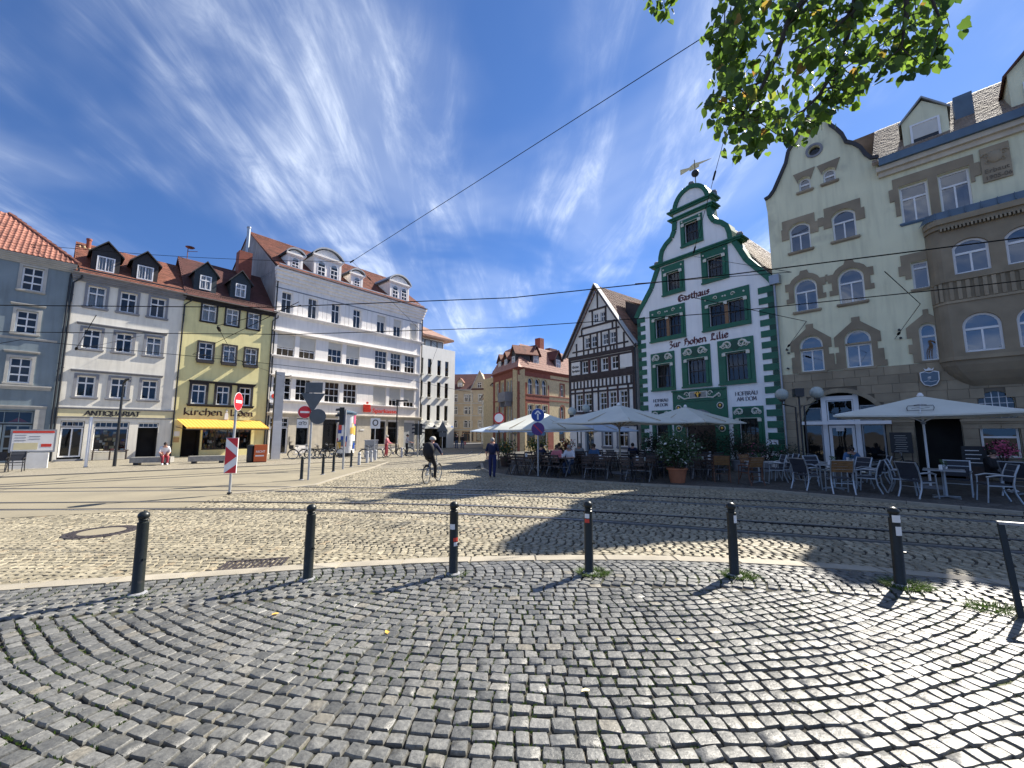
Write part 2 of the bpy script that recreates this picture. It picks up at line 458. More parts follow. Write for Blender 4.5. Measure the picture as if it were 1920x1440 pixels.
class House:
    def __init__(s, name, label, cat, o, ang):
        s.e = thing(name, label, cat, (o[0], o[1], 0), R_(ang)); s.holes = []
    def win(s, x0, x1, z0, z1, y=.14, rows=TWO, fr='frame_white', fw=.07, rise=0, gl='glass', sill=None, sur=None, cur=0, hole=True, name='window', blind=0):
        w, h = x1 - x0, z1 - z0
        if hole: s.holes.append(arch(x0, z0, x1, z1, rise) if rise else rect(x0, z0, x1, z1))
        o = ob(name, window_frame(w, h, rows, fw, rise, fr), s.e, (x0, y, z0))
        for i, (a, c, n) in enumerate(rows):
            zz0 = a * h + fw * .5 if i else fw * .9
            last = i == len(rows) - 1
            zz1 = c * h - fw * (.9 if last else .5)
            if rise and last:
                l = [p for p in shrink(arch(0, 0, w, h, rise), fw * .9) if p[1] > zz0 + .02]
                if l[0][0] > w / 2 and len(l) > 3:
                    xr = max(p[0] for p in l)
                    l = [(w - xr, zz0), (xr, zz0)] + [p for p in l if p[1] > zz0 + .03]
                    ob('pane', pane_mesh(l, gl), o, (0, .03, 0))
                continue
            for k in range(n):
                xa = w * k / n + fw * (.9 if k == 0 else .3); xb = w * (k + 1) / n - fw * (.9 if k == n - 1 else .3)
                ob('pane', pane_mesh(rect(0, 0, round(xb - xa, 3), round(zz1 - zz0, 3)), gl), o, (xa, .03, zz0))
        if sill: ob('sill', cached(('sill', round(w, 2), sill), lambda: B().box(-sill[0], w + sill[0], -sill[2] - y, .02, -sill[1], 0).box(-sill[0] + .04, w + sill[0] - .04, -sill[2] * .55 - y, .02, -sill[1] - .05, -sill[1]).mesh('sill', sill[3])), o, (0, 0, -.001))
        if sur:
            def fs():
                inn = arch(0, 0, w, h, rise) if rise else rect(0, 0, w, h)
                t = sur[0]
                out = [(p[0] + (t if p[0] > w / 2 else -t), p[1] + (t if p[1] > h / 2 else 0)) for p in inn] if not rise else arch(-t, 0, w + t, h + t, rise + t * .6)
                out[0] = (-t, -.0); out[1] = (w + t, 0)
                b = B()
                n = len(inn); vs = [(p[0], q, p[1]) for q in (-sur[1] - y, -y - .002) for l in (inn, out) for p in l]
                fs_ = []
                for i in range(1, n):
                    j = (i + 1) % n
                    fs_ += [(i, n + i, n + j, j)[::-1], (n + i, 3 * n + i, 3 * n + j, n + j)[::-1], (i, j, 2 * n + j, 2 * n + i)[::-1]]
                fs_ += [(0, n, 3 * n, 2 * n), (1, 2 * n + 1, 3 * n + 1, n + 1)]
                return b.add(vs, fs_).mesh('surround', sur[2])
            ob('surround', cached(('sur', round(w, 2), round(h, 2), round(rise, 2), sur, y), fs), o)
        if cur:
            hh = h * (cur if cur <= 1 else 1) - .1
            ob('curtain', curtain_mesh(w - .1, hh), o, (.05, .20, .05 if cur < 1 else .05))
        if blind:
            ob('roller_blind', cached(('bl', round(w, 2), round(h * blind, 2)), lambda: slat_sheet(w - .02, h * blind)), o, (.01, -.03, h - h * blind))
        return o
    def part(s, name, b, mats, parent=None, loc=(0, 0, 0), smooth=False): return b.out(name, mats, parent or s.e, loc, 0, smooth)
    def box(s, name, x0, x1, y0, y1, z0, z1, m): return s.part(name, B().box(x0, x1, y0, y1, z0, z1), m)
    def cornice(s, name, x0, x1, z0, z1, d, m, n=3, back=0):
        b = B()
        for i in range(n):
            a, c = z0 + (z1 - z0) * i / n, z0 + (z1 - z0) * (i + 1) / n
            e = d * (i + 1) / n
            b.box(x0 - e * .3, x1 + e * .3, -e, back - .002 * i, a, c)
        return s.part(name, b, m)
    def wall(s, outline, mats, depth=8, rev=.22, room=.8, name='wall', y0=0, holes=None):
        """front with openings, reveals, dark rooms behind them and the body behind the front"""
        hs = s.holes if holes is None else holes
        b = B().prism(outline, y0, depth, 0, hs, back=False)
        # back of the body
        ys = [(p[0], p[1]) for p in outline]
        tb = B().prism(ys, depth, depth + .02, 0)
        b.add(tb.v, tb.f, 0)
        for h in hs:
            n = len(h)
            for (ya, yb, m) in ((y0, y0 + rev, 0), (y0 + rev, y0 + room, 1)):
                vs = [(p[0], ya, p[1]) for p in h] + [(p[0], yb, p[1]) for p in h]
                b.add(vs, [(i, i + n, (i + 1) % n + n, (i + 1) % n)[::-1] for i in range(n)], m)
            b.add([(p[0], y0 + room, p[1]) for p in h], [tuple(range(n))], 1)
        return s.part(name, b, mats)
def slat_sheet(w, h):
    b = B(); n = max(2, int(h / .06))
    for i in range(n):
        z0, z1 = h * i / n, h * (i + 1) / n
        b.add([(0, .012, z0), (w, .012, z0), (w, 0, z1 - .006), (0, 0, z1 - .006), (w, .012, z1), (0, .012, z1)], [(0, 1, 2, 3), (3, 2, 4, 5)])
    return b.mesh('roller_blind', 'blind')
def tile_mesh(m, w=.25, l=.40):
    def f():
        b = B(); pr = [(0, .012), (.06, .0), (.12, .012), (.17, .045), (.21, .05), (.25, .022)]
        k = len(pr)
        vs = [(x, y * l, z + .022 * (1 - y)) for y in (0, 1.12) for x, z in pr] + [(x, 0, z + .022 - .018) for x, z in pr]
        b.add(vs, [(i, i + 1, k + i + 1, k + i) for i in range(k - 1)] + [(2 * k + i, 2 * k + i + 1, i + 1, i) for i in range(k - 1)])
        return b
    return cached(('tileb',), f)
def roof(H, x0, x1, e, r, m, tiles='joined', thick=.12, parent=None, name='roof', clip=None):
    """one slope from eave e=(y,z) to ridge r=(y,z), between x0 and x1, laid with pantiles; clip(x,t) leaves tiles out"""
    P = parent or H.e
    ly, lz = r[0] - e[0], r[1] - e[1]; L = math.hypot(ly, lz)
    u = (ly / L, lz / L); nrm = (-u[1], u[0])
    if nrm[1] < 0: nrm = (-nrm[0], -nrm[1])
    def pt(x, t, h): return (x, e[0] + u[0] * t + nrm[0] * h, e[1] + u[1] * t + nrm[1] * h)
    b = B()
    if clip is None:
        b.add([pt(x0, 0, 0), pt(x1, 0, 0), pt(x1, L, 0), pt(x0, L, 0), pt(x0, 0, -thick), pt(x1, 0, -thick), pt(x1, L, -thick), pt(x0, L, -thick)],
              [(0, 1, 2, 3), (7, 6, 5, 4), (4, 5, 1, 0), (5, 6, 2, 1), (6, 7, 3, 2), (7, 4, 0, 3)])
    if tiles == 'joined':
        tb = tile_mesh(m); nx = int((x1 - x0) / .25); nt = int(L / .38)
        sx = (x1 - x0) / nx
        for j in range(nt):
            for i in range(nx):
                x = x0 + i * sx; t = j * L / nt
                if clip and not clip(x + .12, t): continue
                jit = random.uniform(-.006, .006)
                b.add([pt(x + p[0] * sx / .25, t + p[1] * (L / nt) / .40, p[2] + .004 + jit) for p in tb.v], tb.f)
    if tiles == 'flat':
        nx = int((x1 - x0) / .20); nt = int(L / .19); sx = (x1 - x0) / nx; st = L / nt
        for j in range(nt):
            for i in range(nx):
                x = x0 + (i + (.5 if j % 2 else 0)) * sx; t = j * st
                if x + sx > x1 or (clip and not clip(x + .1, t)): continue
                d = random.uniform(-.004, .004); h0, h1 = .034 + d, .010 + d
                b.add([pt(x + .006, t, h0), pt(x + sx - .006, t, h0), pt(x + sx - .006, t + st * 1.05, h1), pt(x + .006, t + st * 1.05, h1), pt(x + .006, t + .004, .002), pt(x + sx - .006, t + .004, .002)], [(0, 1, 2, 3), (4, 5, 1, 0)])
    o = b.out(name, m, P)
    return o, pt, L
# ------------------------------------------------------------------ the ground
def sett_mat(name, ca, cb, cc, rough, bump=.5, spec=.5):
    m = bpy.data.materials.new(name); m.use_nodes = True
    N, L = m.node_tree.nodes, m.node_tree.links
    b = N['Principled BSDF']; b.inputs['Specular IOR Level'].default_value = spec
    g = N.new('ShaderNodeNewGeometry'); oi = N.new('ShaderNodeObjectInfo')
    ad = N.new('ShaderNodeMath'); ad.operation = 'ADD'; fr = N.new('ShaderNodeMath'); fr.operation = 'FRACT'
    L.new(g.outputs['Random Per Island'], ad.inputs[0]); L.new(oi.outputs['Random'], ad.inputs[1]); L.new(ad.outputs[0], fr.inputs[0])
    cr = N.new('ShaderNodeValToRGB'); e = cr.color_ramp.elements
    e[0].color = (*ca, 1); e[1].position = .93; e[1].color = (*cb, 1)
    x = cr.color_ramp.elements.new(1.0); x.color = (*cc, 1)
    L.new(fr.outputs[0], cr.inputs[0])
    n1 = N.new('ShaderNodeTexNoise'); n1.inputs['Scale'].default_value = 38; n1.inputs['Detail'].default_value = 7; n1.inputs['Roughness'].default_value = .65
    n2 = N.new('ShaderNodeTexNoise'); n2.inputs['Scale'].default_value = 7; n2.inputs['Detail'].default_value = 3
    n3 = N.new('ShaderNodeTexNoise'); n3.inputs['Scale'].default_value = .55; n3.inputs['Detail'].default_value = 4
    for n in (n1, n2, n3): L.new(g.outputs['Position'], n.inputs['Vector'])
    def mp(v, a, b_, c, d):
        n = N.new('ShaderNodeMapRange')
        for k, q in zip(('From Min', 'From Max', 'To Min', 'To Max'), (a, b_, c, d)): n.inputs[k].default_value = q
        L.new(v, n.inputs['Value']); return n.outputs['Result']
    h1 = N.new('ShaderNodeHueSaturation'); L.new(cr.outputs[0], h1.inputs['Color']); L.new(mp(n1.outputs['Fac'], .3, .7, .62, 1.38), h1.inputs['Value'])
    h2 = N.new('ShaderNodeHueSaturation'); L.new(h1.outputs[0], h2.inputs['Color']); L.new(mp(n3.outputs['Fac'], .3, .7, .82, 1.15), h2.inputs['Value'])
    L.new(h2.outputs[0], b.inputs['Base Color'])
    L.new(mp(n1.outputs['Fac'], .3, .7, rough - .1, rough + .12), b.inputs['Roughness'])
    b1 = N.new('ShaderNodeBump'); b1.inputs['Strength'].default_value = bump; b1.inputs['Distance'].default_value = .012; L.new(n1.outputs['Fac'], b1.inputs['Height'])
    b2 = N.new('ShaderNodeBump'); b2.inputs['Strength'].default_value = bump; b2.inputs['Distance'].default_value = .03; L.new(n2.outputs['Fac'], b2.inputs['Height'])
    L.new(b1.outputs[0], b2.inputs['Normal']); L.new(b2.outputs[0], b.inputs['Normal'])
    MATS[name] = m
sett_mat('sett_basalt', (.080, .082, .078), (.176, .176, .164), (.185, .170, .135), .44, .45)
sett_mat('sett_granite', (.175, .155, .108), (.335, .298, .212), (.26, .205, .13), .62, .4, .4)
def far_sett_mat(name, ca, cb, joint, sc):
    m = bpy.data.materials.new(name); m.use_nodes = True
    N, L = m.node_tree.nodes, m.node_tree.links
    b = N['Principled BSDF']; b.inputs['Roughness'].default_value = .75; b.inputs['Specular IOR Level'].default_value = .35
    g = N.new('ShaderNodeNewGeometry'); v = N.new('ShaderNodeTexVoronoi'); v.feature = 'DISTANCE_TO_EDGE'; v2 = N.new('ShaderNodeTexVoronoi')
    for q in (v, v2): q.inputs['Scale'].default_value = sc; q.inputs['Randomness'].default_value = .55; L.new(g.outputs['Position'], q.inputs['Vector'])
    sp = N.new('ShaderNodeSeparateXYZ'); L.new(v2.outputs['Color'], sp.inputs[0])
    mx = N.new('ShaderNodeMix'); mx.data_type = 'RGBA'; L.new(sp.outputs[0], mx.inputs['Factor']); mx.inputs[6].default_value = (*ca, 1); mx.inputs[7].default_value = (*cb, 1)
    r = N.new('ShaderNodeMapRange'); r.inputs['From Min'].default_value = .02; r.inputs['From Max'].default_value = .09; L.new(v.outputs['Distance'], r.inputs['Value'])
    my = N.new('ShaderNodeMix'); my.data_type = 'RGBA'; L.new(r.outputs[0], my.inputs['Factor']); my.inputs[6].default_value = (*joint, 1); L.new(mx.outputs[2], my.inputs[7])
    L.new(my.outputs[2], b.inputs['Base Color'])
    bn = N.new('ShaderNodeBump'); bn.inputs['Strength'].default_value = .6; bn.inputs['Distance'].default_value = .02; L.new(r.outputs[0], bn.inputs['Height']); L.new(bn.outputs[0], b.inputs['Normal'])
    MATS[name] = m
far_sett_mat('sett_far', (.17, .152, .112), (.29, .262, .198), (.09, .08, .06), 6.5)
far_sett_mat('sett_cafe', (.065, .062, .056), (.11, .105, .095), (.025, .024, .021), 7)
far_sett_mat('paving_small', (.22, .197, .148), (.30, .27, .205), (.15, .135, .10), 9)

def interp(pts, x):
    if x <= pts[0][0]: i = 0
    elif x >= pts[-1][0]: i = len(pts) - 2
    else: i = max(k for k in range(len(pts) - 1) if pts[k][0] <= x)
    def tang(k):
        a, b = pts[max(k - 1, 0)], pts[min(k + 1, len(pts) - 1)]
        return (b[1] - a[1]) / (b[0] - a[0])
    (x0, y0), (x1, y1) = pts[i], pts[i + 1]
    d = x1 - x0; t = (x - x0) / d
    if t < 0: return y0 + tang(i) * (x - x0)
    if t > 1: return y1 + tang(i + 1) * (x - x1)
    return (2*t**3 - 3*t*t + 1) * y0 + (t**3 - 2*t*t + t) * d * tang(i) + (-2*t**3 + 3*t*t) * y1 + (t**3 - t*t) * d * tang(i + 1)
KERB = [(-9, 4.5), (-6.27, 5.29), (-4.51, 5.69), (-2.45, 6.16), (-.8, 6.4), (1.14, 6.52), (3.1, 6.4), (5.04, 5.98), (6.41, 5.41), (9, 4.0)]
def kerb_y(x): return interp(KERB, x)
RAILS = [[(-16, 10.45), (-12.92, 10.67), (-6.55, 10.81), (0, 9.94), (4.99, 8.29), (8.38, 7.0), (13, 5.0)],
         [(-18, 11.6), (-14.3, 11.80), (-7.26, 11.95), (0, 11.14), (5.65, 9.30), (9.29, 7.80), (14, 5.7)],
         [(-21, 13.6), (-16.85, 13.84), (-8.66, 14.12), (0, 13.04), (6.74, 11.12), (11.03, 9.14), (16, 6.7)],
         [(-22, 14.5), (-17.81, 14.68), (-9.34, 15.25), (0, 14.20), (7.31, 12.15), (11.94, 9.98), (17, 7.5)]]
CAFE = [(-1.9, 26.0), (-1.57, 22.34), (-.9, 19.7), (0, 18.39), (2.2, 17.0), (4.77, 15.63), (8.5, 13.96), (10.85, 11.6), (12.25, 10.13), (16, 6.6)]
ASPH = [(-40, 6.2), (-14.5, 9.0), (-11.72, 9.7), (-10.21, 10.26), (-8.64, 11.04), (-8.98, 13.37), (-7.35, 15.63), (-7.6, 19), (-7.75, 23), (-8.2, 27.5), (-12.2, 27.0), (-14.76, 24.07), (-22.21, 18.17), (-40, 4.2)]
def inside(poly, x, y):
    c = False; n = len(poly)
    for i in range(n):
        (x0, y0), (x1, y1) = poly[i], poly[(i + 1) % n]
        if (y0 > y) != (y1 > y) and x < (x1 - x0) * (y - y0) / (y1 - y0) + x0: c = not c
    return c
def cafe_side(x, y):       # distance test: True on the cafe side of its kerb
    poly = CAFE + [(60, 6.6), (60, 60), (-1.9, 60)]
    return inside(poly, x, y)

tag(B().plate([(-400, -300), (400, -300), (400, 500), (-400, 500)], -.30, -.07).out('ground', 'asphalt_dark'), kind='structure')
road_poly = [(x, kerb_y(x) + .1) for x in [-40 + 1.0 * i for i in range(32)] + [-8 + .5 * i for i in range(35)]] + [(16, 1.0), (40, -10), (40, 20), (16, 26), (4, 34), (-.5, 46), (-7, 56), (-26, 33), (-40, 20)]
road_poly = [(x, max(y, -3)) for x, y in road_poly]
road = tag(B().plate(road_poly, -.10, -.022).out('road', 'sett_bed_road'), kind='structure')
tag(B().plate([(-7.9, 22.6), (-7.65, 22.6), (-2.1, 22.6), (-1.9, 26), (-2.2, 47), (-7.2, 55), (-12, 49), (-9.8, 31), (-8.2, 27)], -.044, -.003).out('road_far', 'sett_far'), kind='structure')
tag(B().plate([(-7.4, 54), (-2.2, 46.5), (-1.2, 60), (1, 110), (-14, 110), (-9, 58)], -.044, .004).out('side_street', 'asphalt_dark'), kind='structure')
apron = tag(B().plate(ASPH, -.044, .004).out('tram_street', 'asphalt'), kind='structure')
tag(B().plate([(-40, 4.25), (-22.21, 18.22), (-14.76, 24.12), (-12.2, 27.05), (-8.25, 27.55), (-9.8, 31), (-12.2, 49.3), (-14, 52), (-40, 34)], -.044, .045).out('footway', 'paving_small'), kind='structure')
cafe_poly = CAFE + [(60, 6.6), (60, 60), (6, 50), (-1.5, 48)]
tag(B().plate(cafe_poly, -.044, .06).out('cafe_terrace', 'sett_cafe'), kind='structure')
pavement = tag(B().plate([(x, kerb_y(x) + .02) for x in [-12 + .5 * i for i in range(49)]] + [(12, -4), (-12, -4)], -.044, .012).out('pavement', 'sett_bed'), kind='structure')

def strip(name, pts, w, z0, z1, m, parent=None):
    b = B(); n = len(pts); vs = []
    for i, p in enumerate(pts):
        a, c = Vector(pts[max(i - 1, 0)]), Vector(pts[min(i + 1, n - 1)])
        d = (c - a).normalized(); s = Vector((-d.y, d.x)) * w / 2; p = Vector(p)
        for z in (z0, z1): vs += [(p.x - s.x, p.y - s.y, z), (p.x + s.x, p.y + s.y, z)]
    fs = []
    for i in range(n - 1):
        o, q = 4 * i, 4 * i + 4
        fs += [(o + 2, q + 2, q + 3, o + 3)[::-1], (o, q, q + 2, o + 2)[::-1], (o + 1, o + 3, q + 3, q + 1)[::-1]]
    return b.add(vs, fs).out(name, m, parent)
# rails: polished head, dark groove
for k, rl in enumerate(RAILS):
    xs = [rl[0][0] + (rl[-1][0] - rl[0][0]) * i / 70 for i in range(71)]
    r = tag(strip('tram_rail', [(x, interp(rl, x)) for x in xs], .075, -.04, .012, 'steel_rail'), kind='structure')
    strip('groove', [(x, interp(rl, x) + (.085 if k % 2 == 0 else -.085)) for x in xs], .095, -.044, .0085, 'rail_groove', r)
for a in (0, 1):
    pts = [(-24.5 + a * .75 * -.1, 10.3 + a * .65), (-18.5 - .75 * a, 15.2 + .6 * a), (-12.42 - .88 * a, 20.3 + 1.4 * a * .62), (-9.6 - .95 * a, 23.1 + .7 * a), (-6.9 - .95 * a, 26.4 + .5 * a), (-4.2 - .95 * a, 31 + .4 * a), (-3.0 - 1.0 * a, 37), (-3.2 - 1.0 * a, 46)]
    sm = []
    for i in range(len(pts) - 1):
        for t in (0, .25, .5, .75): sm.append((pts[i][0] + (pts[i + 1][0] - pts[i][0]) * t, pts[i][1] + (pts[i + 1][1] - pts[i][1]) * t))
    r = tag(strip('tram_rail', sm, .065, -.04, .014, 'steel_rail'), kind='structure')
    strip('groove', [(p[0] + .065, p[1] - .05) for p in sm], .09, -.044, .0095, 'rail_groove', r)
# pale flush kerb lines
for pts, w in (([(-8.98, 13.37), (-7.35, 15.63), (-7.6, 19), (-7.75, 23), (-8.2, 27.5)], .16), ([(-40, 4.2), (-22.21, 18.17), (-14.76, 24.07), (-12.2, 27.0)], .14)):
    tag(strip('kerb_line', pts, w, -.04, .03 if w > .15 else .062, 'kerb'), kind='structure')
cafe_kerb = tag(B().box(0, .01, 0, .01, -.2, -.15).out('cafe_kerb', 'kerb'), kind='structure')
for i in range(len(CAFE) - 1):
    a, c = Vector(CAFE[i]), Vector(CAFE[i + 1]); L = (c - a).length; n = max(1, round(L / 1.0))
    for k in range(n):
        p, q = a + (c - a) * ((k + .008) / n), a + (c - a) * ((k + .992) / n)
        B().bar((p.x, p.y, .012), (q.x, q.y, .012), .15, .118).out('kerb_stone', 'kerb', cafe_kerb)
kerb = tag(B().box(0, .01, 0, .01, -.2, -.15).out('kerb', 'kerb'), kind='structure')
x = -9.0
while x < 9:
    x1 = x + random.uniform(.85, 1.1)
    xs = [x + .006, (x + x1) / 2, x1 - .006]
    hgt = .030 + random.uniform(-.004, .004)
    lo = [(q, kerb_y(q) + .01) for q in xs]; hi = [(q, kerb_y(q) + .27) for q in xs]
    poly = lo + hi[::-1]
    B().plate(poly, -.04, hgt - .010).plate(shrink(poly, .012), hgt - .012, hgt).out('kerb_stone', 'kerb', kerb)
    x = x1
# ---- setts
def stone_local(lx, ly, rg, fine=True, dome=.006):
    """a split stone about lx by ly, centred, top near z=0"""
    hx, hy = lx / 2, ly / 2
    base = [(-hx, -hy), (hx, -hy), (hx, hy), (-hx, hy)]
    j = .16 * min(lx, ly)
    base = [(x + rg.uniform(-j, j) * .6, y + rg.uniform(-j, j) * .6) for x, y in base]
    mid = [((base[i][0] + base[(i + 1) % 4][0]) / 2 * rg.uniform(.99, 1.05), (base[i][1] + base[(i + 1) % 4][1]) / 2 * rg.uniform(.99, 1.05)) for i in range(4)]
    if not fine:
        top = [(x * .88, y * .88) for x, y in base]
        tz = [rg.uniform(-.006, .006) for _ in range(4)]
        vs = [(x, y, -.05) for x, y in base] + [(x, y, -.009) for x, y in base] + [(x, y, z) for (x, y), z in zip(top, tz)]
        return vs, [(i, (i + 1) % 4, 4 + (i + 1) % 4, 4 + i) for i in range(4)] + [(4 + i, 4 + (i + 1) % 4, 8 + (i + 1) % 4, 8 + i) for i in range(4)] + [(8, 9, 10, 11)]
    ring = []
    for i in range(4):
        c = base[i]; ring += [(c[0] * .96, c[1] * .96), mid[i]]
    r2 = [(x * .985, y * .985) for x, y in ring]
    r3 = [(x * .89 , y * .89) for x, y in ring]
    tx, ty = rg.uniform(-.028, .028), rg.uniform(-.028, .028)
    vs = [(x, y, -.055) for x, y in ring] + [(x, y, -.010) for x, y in r2] + [(x, y, tx * x + ty * y + rg.uniform(-.0025, .0025)) for x, y in r3] + [(0, 0, dome)]
    fs = [(i, (i + 1) % 8, 8 + (i + 1) % 8, 8 + i) for i in range(8)] + [(8 + i, 8 + (i + 1) % 8, 16 + (i + 1) % 8, 16 + i) for i in range(8)] + [(16 + i, 16 + (i + 1) % 8, 24) for i in range(8)]
    return vs, fs
rg = random.Random(3)
setts_path = []      # x, y, angle, lx, ly
C0 = (.6, 12.6)
r = 5.9
while r < 12.9:
    dr = rg.uniform(.112, .134)
    a = rg.uniform(0, .1) - PI * .92
    while a < -PI * .08:
        ln = rg.uniform(.105, .165); da = ln / r
        am = a + da / 2
        wob = .035 * math.sin(am * 11 + r * 1.1) + .014 * math.sin(am * 31 + r * 4) + rg.uniform(-.006, .006)
        x, y = C0[0] + (r + dr / 2 + wob) * math.cos(am), C0[1] + (r + dr / 2 + wob) * math.sin(am)
        if -8.6 < x < 8.6 and y > .3 and y < kerb_y(x) - 1.08 and abs(x) < y * 1.45 + 1.6:
            setts_path.append((x, y, am + PI / 2 + rg.uniform(-.09, .09), ln - .013, dr - .014))
        a += da
    r += dr
# a course of small arcs along the kerb
x = -8.4
while x < 8.6:
    n = 8
    for k in range(n):
        t = (k + .5) / n * 2 - 1
        xx = x + .16 * (1 - t * t); yy = kerb_y(xx) - .53 + t * .50
        slope = (kerb_y(xx + .1) - kerb_y(xx - .1)) / .2
        setts_path.append((xx, yy + rg.uniform(-.006, .006), math.atan(slope) + PI / 2 + .55 * t + rg.uniform(-.05, .05), .118, .118))
    x += rg.uniform(.128, .145)
for k in range(2):   # a header course against the kerb is part of the arcs
    pass
setts_path = [s for s in setts_path if s[1] < kerb_y(s[0]) - .055]
def vis(s): return s[1] > 2.5 and abs(s[0]) < 1.22 * (s[1] * .99 + .23)
seen = sorted([s for s in setts_path if vis(s)], key=lambda s: s[0] ** 2 + s[1] ** 2)[:300]
ids = {id(s) for s in seen}
protos = []
for k in range(16):
    vs, fs = stone_local(1 * .16, 1 * .14, rg)
    b = B().add(vs, fs); protos.append(b.mesh('sett', 'sett_basalt', True))
ZP = .034
for s in seen:
    o = ob('sett', rg.choice(protos), pavement, (s[0], s[1], ZP + rg.uniform(-.003, .003)), s[2] + (PI if rg.random() < .5 else 0))
    o.scale = (s[3] / .16, s[4] / .14, 1)
def place(b, s, z, fine):
    vs, fs = stone_local(s[3], s[4], rg, fine)
    ca, sa = math.cos(s[2]), math.sin(s[2]); dz = rg.uniform(-.003, .003)
    b.add([(s[0] + ca * x - sa * y, s[1] + sa * x + ca * y, z + zz + dz) for x, y, zz in vs], fs)
b = B()
for s in setts_path:
    if id(s) not in ids: place(b, s, ZP, True)
tag(b.out('setts', 'sett_basalt', pavement, smooth=True), kind='stuff')
# road setts: columns of segmental arcs running with the tracks
rows = []
def near_rail(x, y):
    return any(abs(y - interp(rl, x)) < .125 for rl in RAILS)
road_seen = []
for k in range(-7, 13):
    w = 1.32
    s0 = -15.0 if k < 3 else -10.5
    s = s0 + rg.uniform(0, .1)
    while s < 16.5:
        n = 10; ds = rg.uniform(.128, .150)
        for j in range(n):
            t = (j + .5) / n * 2 - 1
            xx = s + .42 * (1 - t * t) + rg.uniform(-.006, .006)
            yy = interp(RAILS[0], xx) + (k + .5) * w + t * w / 2
            if yy < kerb_y(xx) + .34 or yy > 23.3 or abs(xx) > yy * 1.30 + 1.5: continue
            if inside(ASPH, xx, yy) or near_rail(xx, yy): continue
            if cafe_side(xx, yy - .12): continue
            sl = (interp(RAILS[0], xx + .1) - interp(RAILS[0], xx - .1)) / .2
            rows.append((xx, yy, math.atan(sl) + PI / 2 + .70 * t + rg.uniform(-.05, .05), .129, ds - .030))
        s += ds
b = B(); b2 = B()
seenr = {id(s) for s in sorted([s for s in rows if abs(s[0]) < 1.22 * s[1]], key=lambda s: s[0] ** 2 + s[1] ** 2)[:300]}
protos_r = []
for k in range(12):
    vs, fs = stone_local(.128, .115, rg); protos_r.append(B().add(vs, fs).mesh('sett', 'sett_granite', True))
for s in rows:
    if id(s) in seenr:
        o = ob('sett', rg.choice(protos_r), road, (s[0], s[1], .002 + rg.uniform(-.004, .004)), s[2]); o.scale = (s[3] / .128, s[4] / .115, 1)
    else: place(b if s[1] < 9 else b2, s, .0, s[1] < 9)
tag(b.out('setts', 'sett_granite', road, smooth=True), kind='stuff')
tag(b2.out('setts', 'sett_granite', road, smooth=True), kind='stuff')
# ------------------------------------------------------------------ lettering drawn with a broad pen
GOTHIC = {
 'G': (.68, [[(.55,.85),(.35,.98),(.1,.85),(.04,.5),(.12,.12),(.35,0),(.58,.12),(.58,.5),(.4,.55)], [(.26,.9),(.22,.1)]]),
 'a': (.44, [[(.02,.5),(.14,.62),(.28,.55),(.28,.08),(.38,0)], [(.28,.34),(.08,.26),(.02,.12),(.14,0),(.28,.1)]]),
 's': (.38, [[(.3,.52),(.16,.62),(.03,.5),(.28,.22),(.18,.03),(.0,.1)]]),
 't': (.36, [[(.12,.82),(.12,.1),(.24,0),(.32,.08)], [(0,.6),(.28,.6)]]),
 'h': (.46, [[(.06,.98),(.06,.0)], [(.06,.5),(.22,.62),(.34,.5),(.34,.1),(.22,-.18)]]),
 'u': (.48, [[(.04,.62),(.04,.12),(.14,0),(.32,.12)], [(.32,.62),(.32,.08),(.42,0)]]),
 'r': (.36, [[(.06,.62),(.06,0)], [(.06,.5),(.2,.6),(.3,.52)]]),
 'o': (.44, [[(.18,.62),(.02,.48),(.02,.12),(.18,0),(.34,.14),(.34,.5),(.18,.62)]]),
 'e': (.42, [[(.04,.3),(.32,.38),(.3,.54),(.16,.62),(.02,.48),(.02,.14),(.18,0),(.34,.1)]]),
 'n': (.48, [[(.05,.62),(.05,0)], [(.05,.5),(.2,.62),(.33,.5),(.33,.05),(.42,0)]]),
 'i': (.26, [[(.06,.62),(.06,.06),(.16,0)], [(.05,.80),(.09,.86)]]),
 'l': (.26, [[(.06,.98),(.06,.08),(.16,0)]]),
 'Z': (.56, [[(.05,.85),(.2,.98),(.42,.85),(.15,.55),(.42,.35),(.36,.05),(.1,-.1)]]),
 'H': (.64, [[(.1,.95),(.1,.1),(.0,0)], [(.0,.8),(.2,.98),(.35,.8)], [(.1,.5),(.35,.6),(.50,.45),(.50,.05),(.35,-.15)]]),
 'L': (.60, [[(.15,.95),(.15,.15),(.0,.02)], [(.15,.95),(.38,.85),(.32,.6)], [(.0,.05),(.25,.1),(.5,.0)]]),
 'k': (.46, [[(.05,.98),(.05,0)], [(.34,.6),(.08,.32),(.40,0)]]),
 'c': (.44, [[(.38,.5),(.22,.62),(.04,.45),(.04,.15),(.22,0),(.4,.1)]]),
 'd': (.52, [[(.05,.80),(.25,.76),(.43,.4),(.32,.05),(.16,0),(.03,.15),(.05,.4),(.25,.5),(.43,.4)]]),
 'p': (.46, [[(.05,.62),(.05,-.25)], [(.05,.5),(.22,.62),(.36,.48),(.36,.12),(.2,0),(.05,.08)]]),
 'A': (.60, [[(.05,0),(.3,.98),(.5,0)], [(.14,.4),(.44,.4)]]),
 ' ': (.40, [])}
def poly_o(cx, rx, n=12): return [(cx + rx * math.cos(2*PI*i/n), .5 + .5 * math.sin(2*PI*i/n)) for i in range(n + 1)]
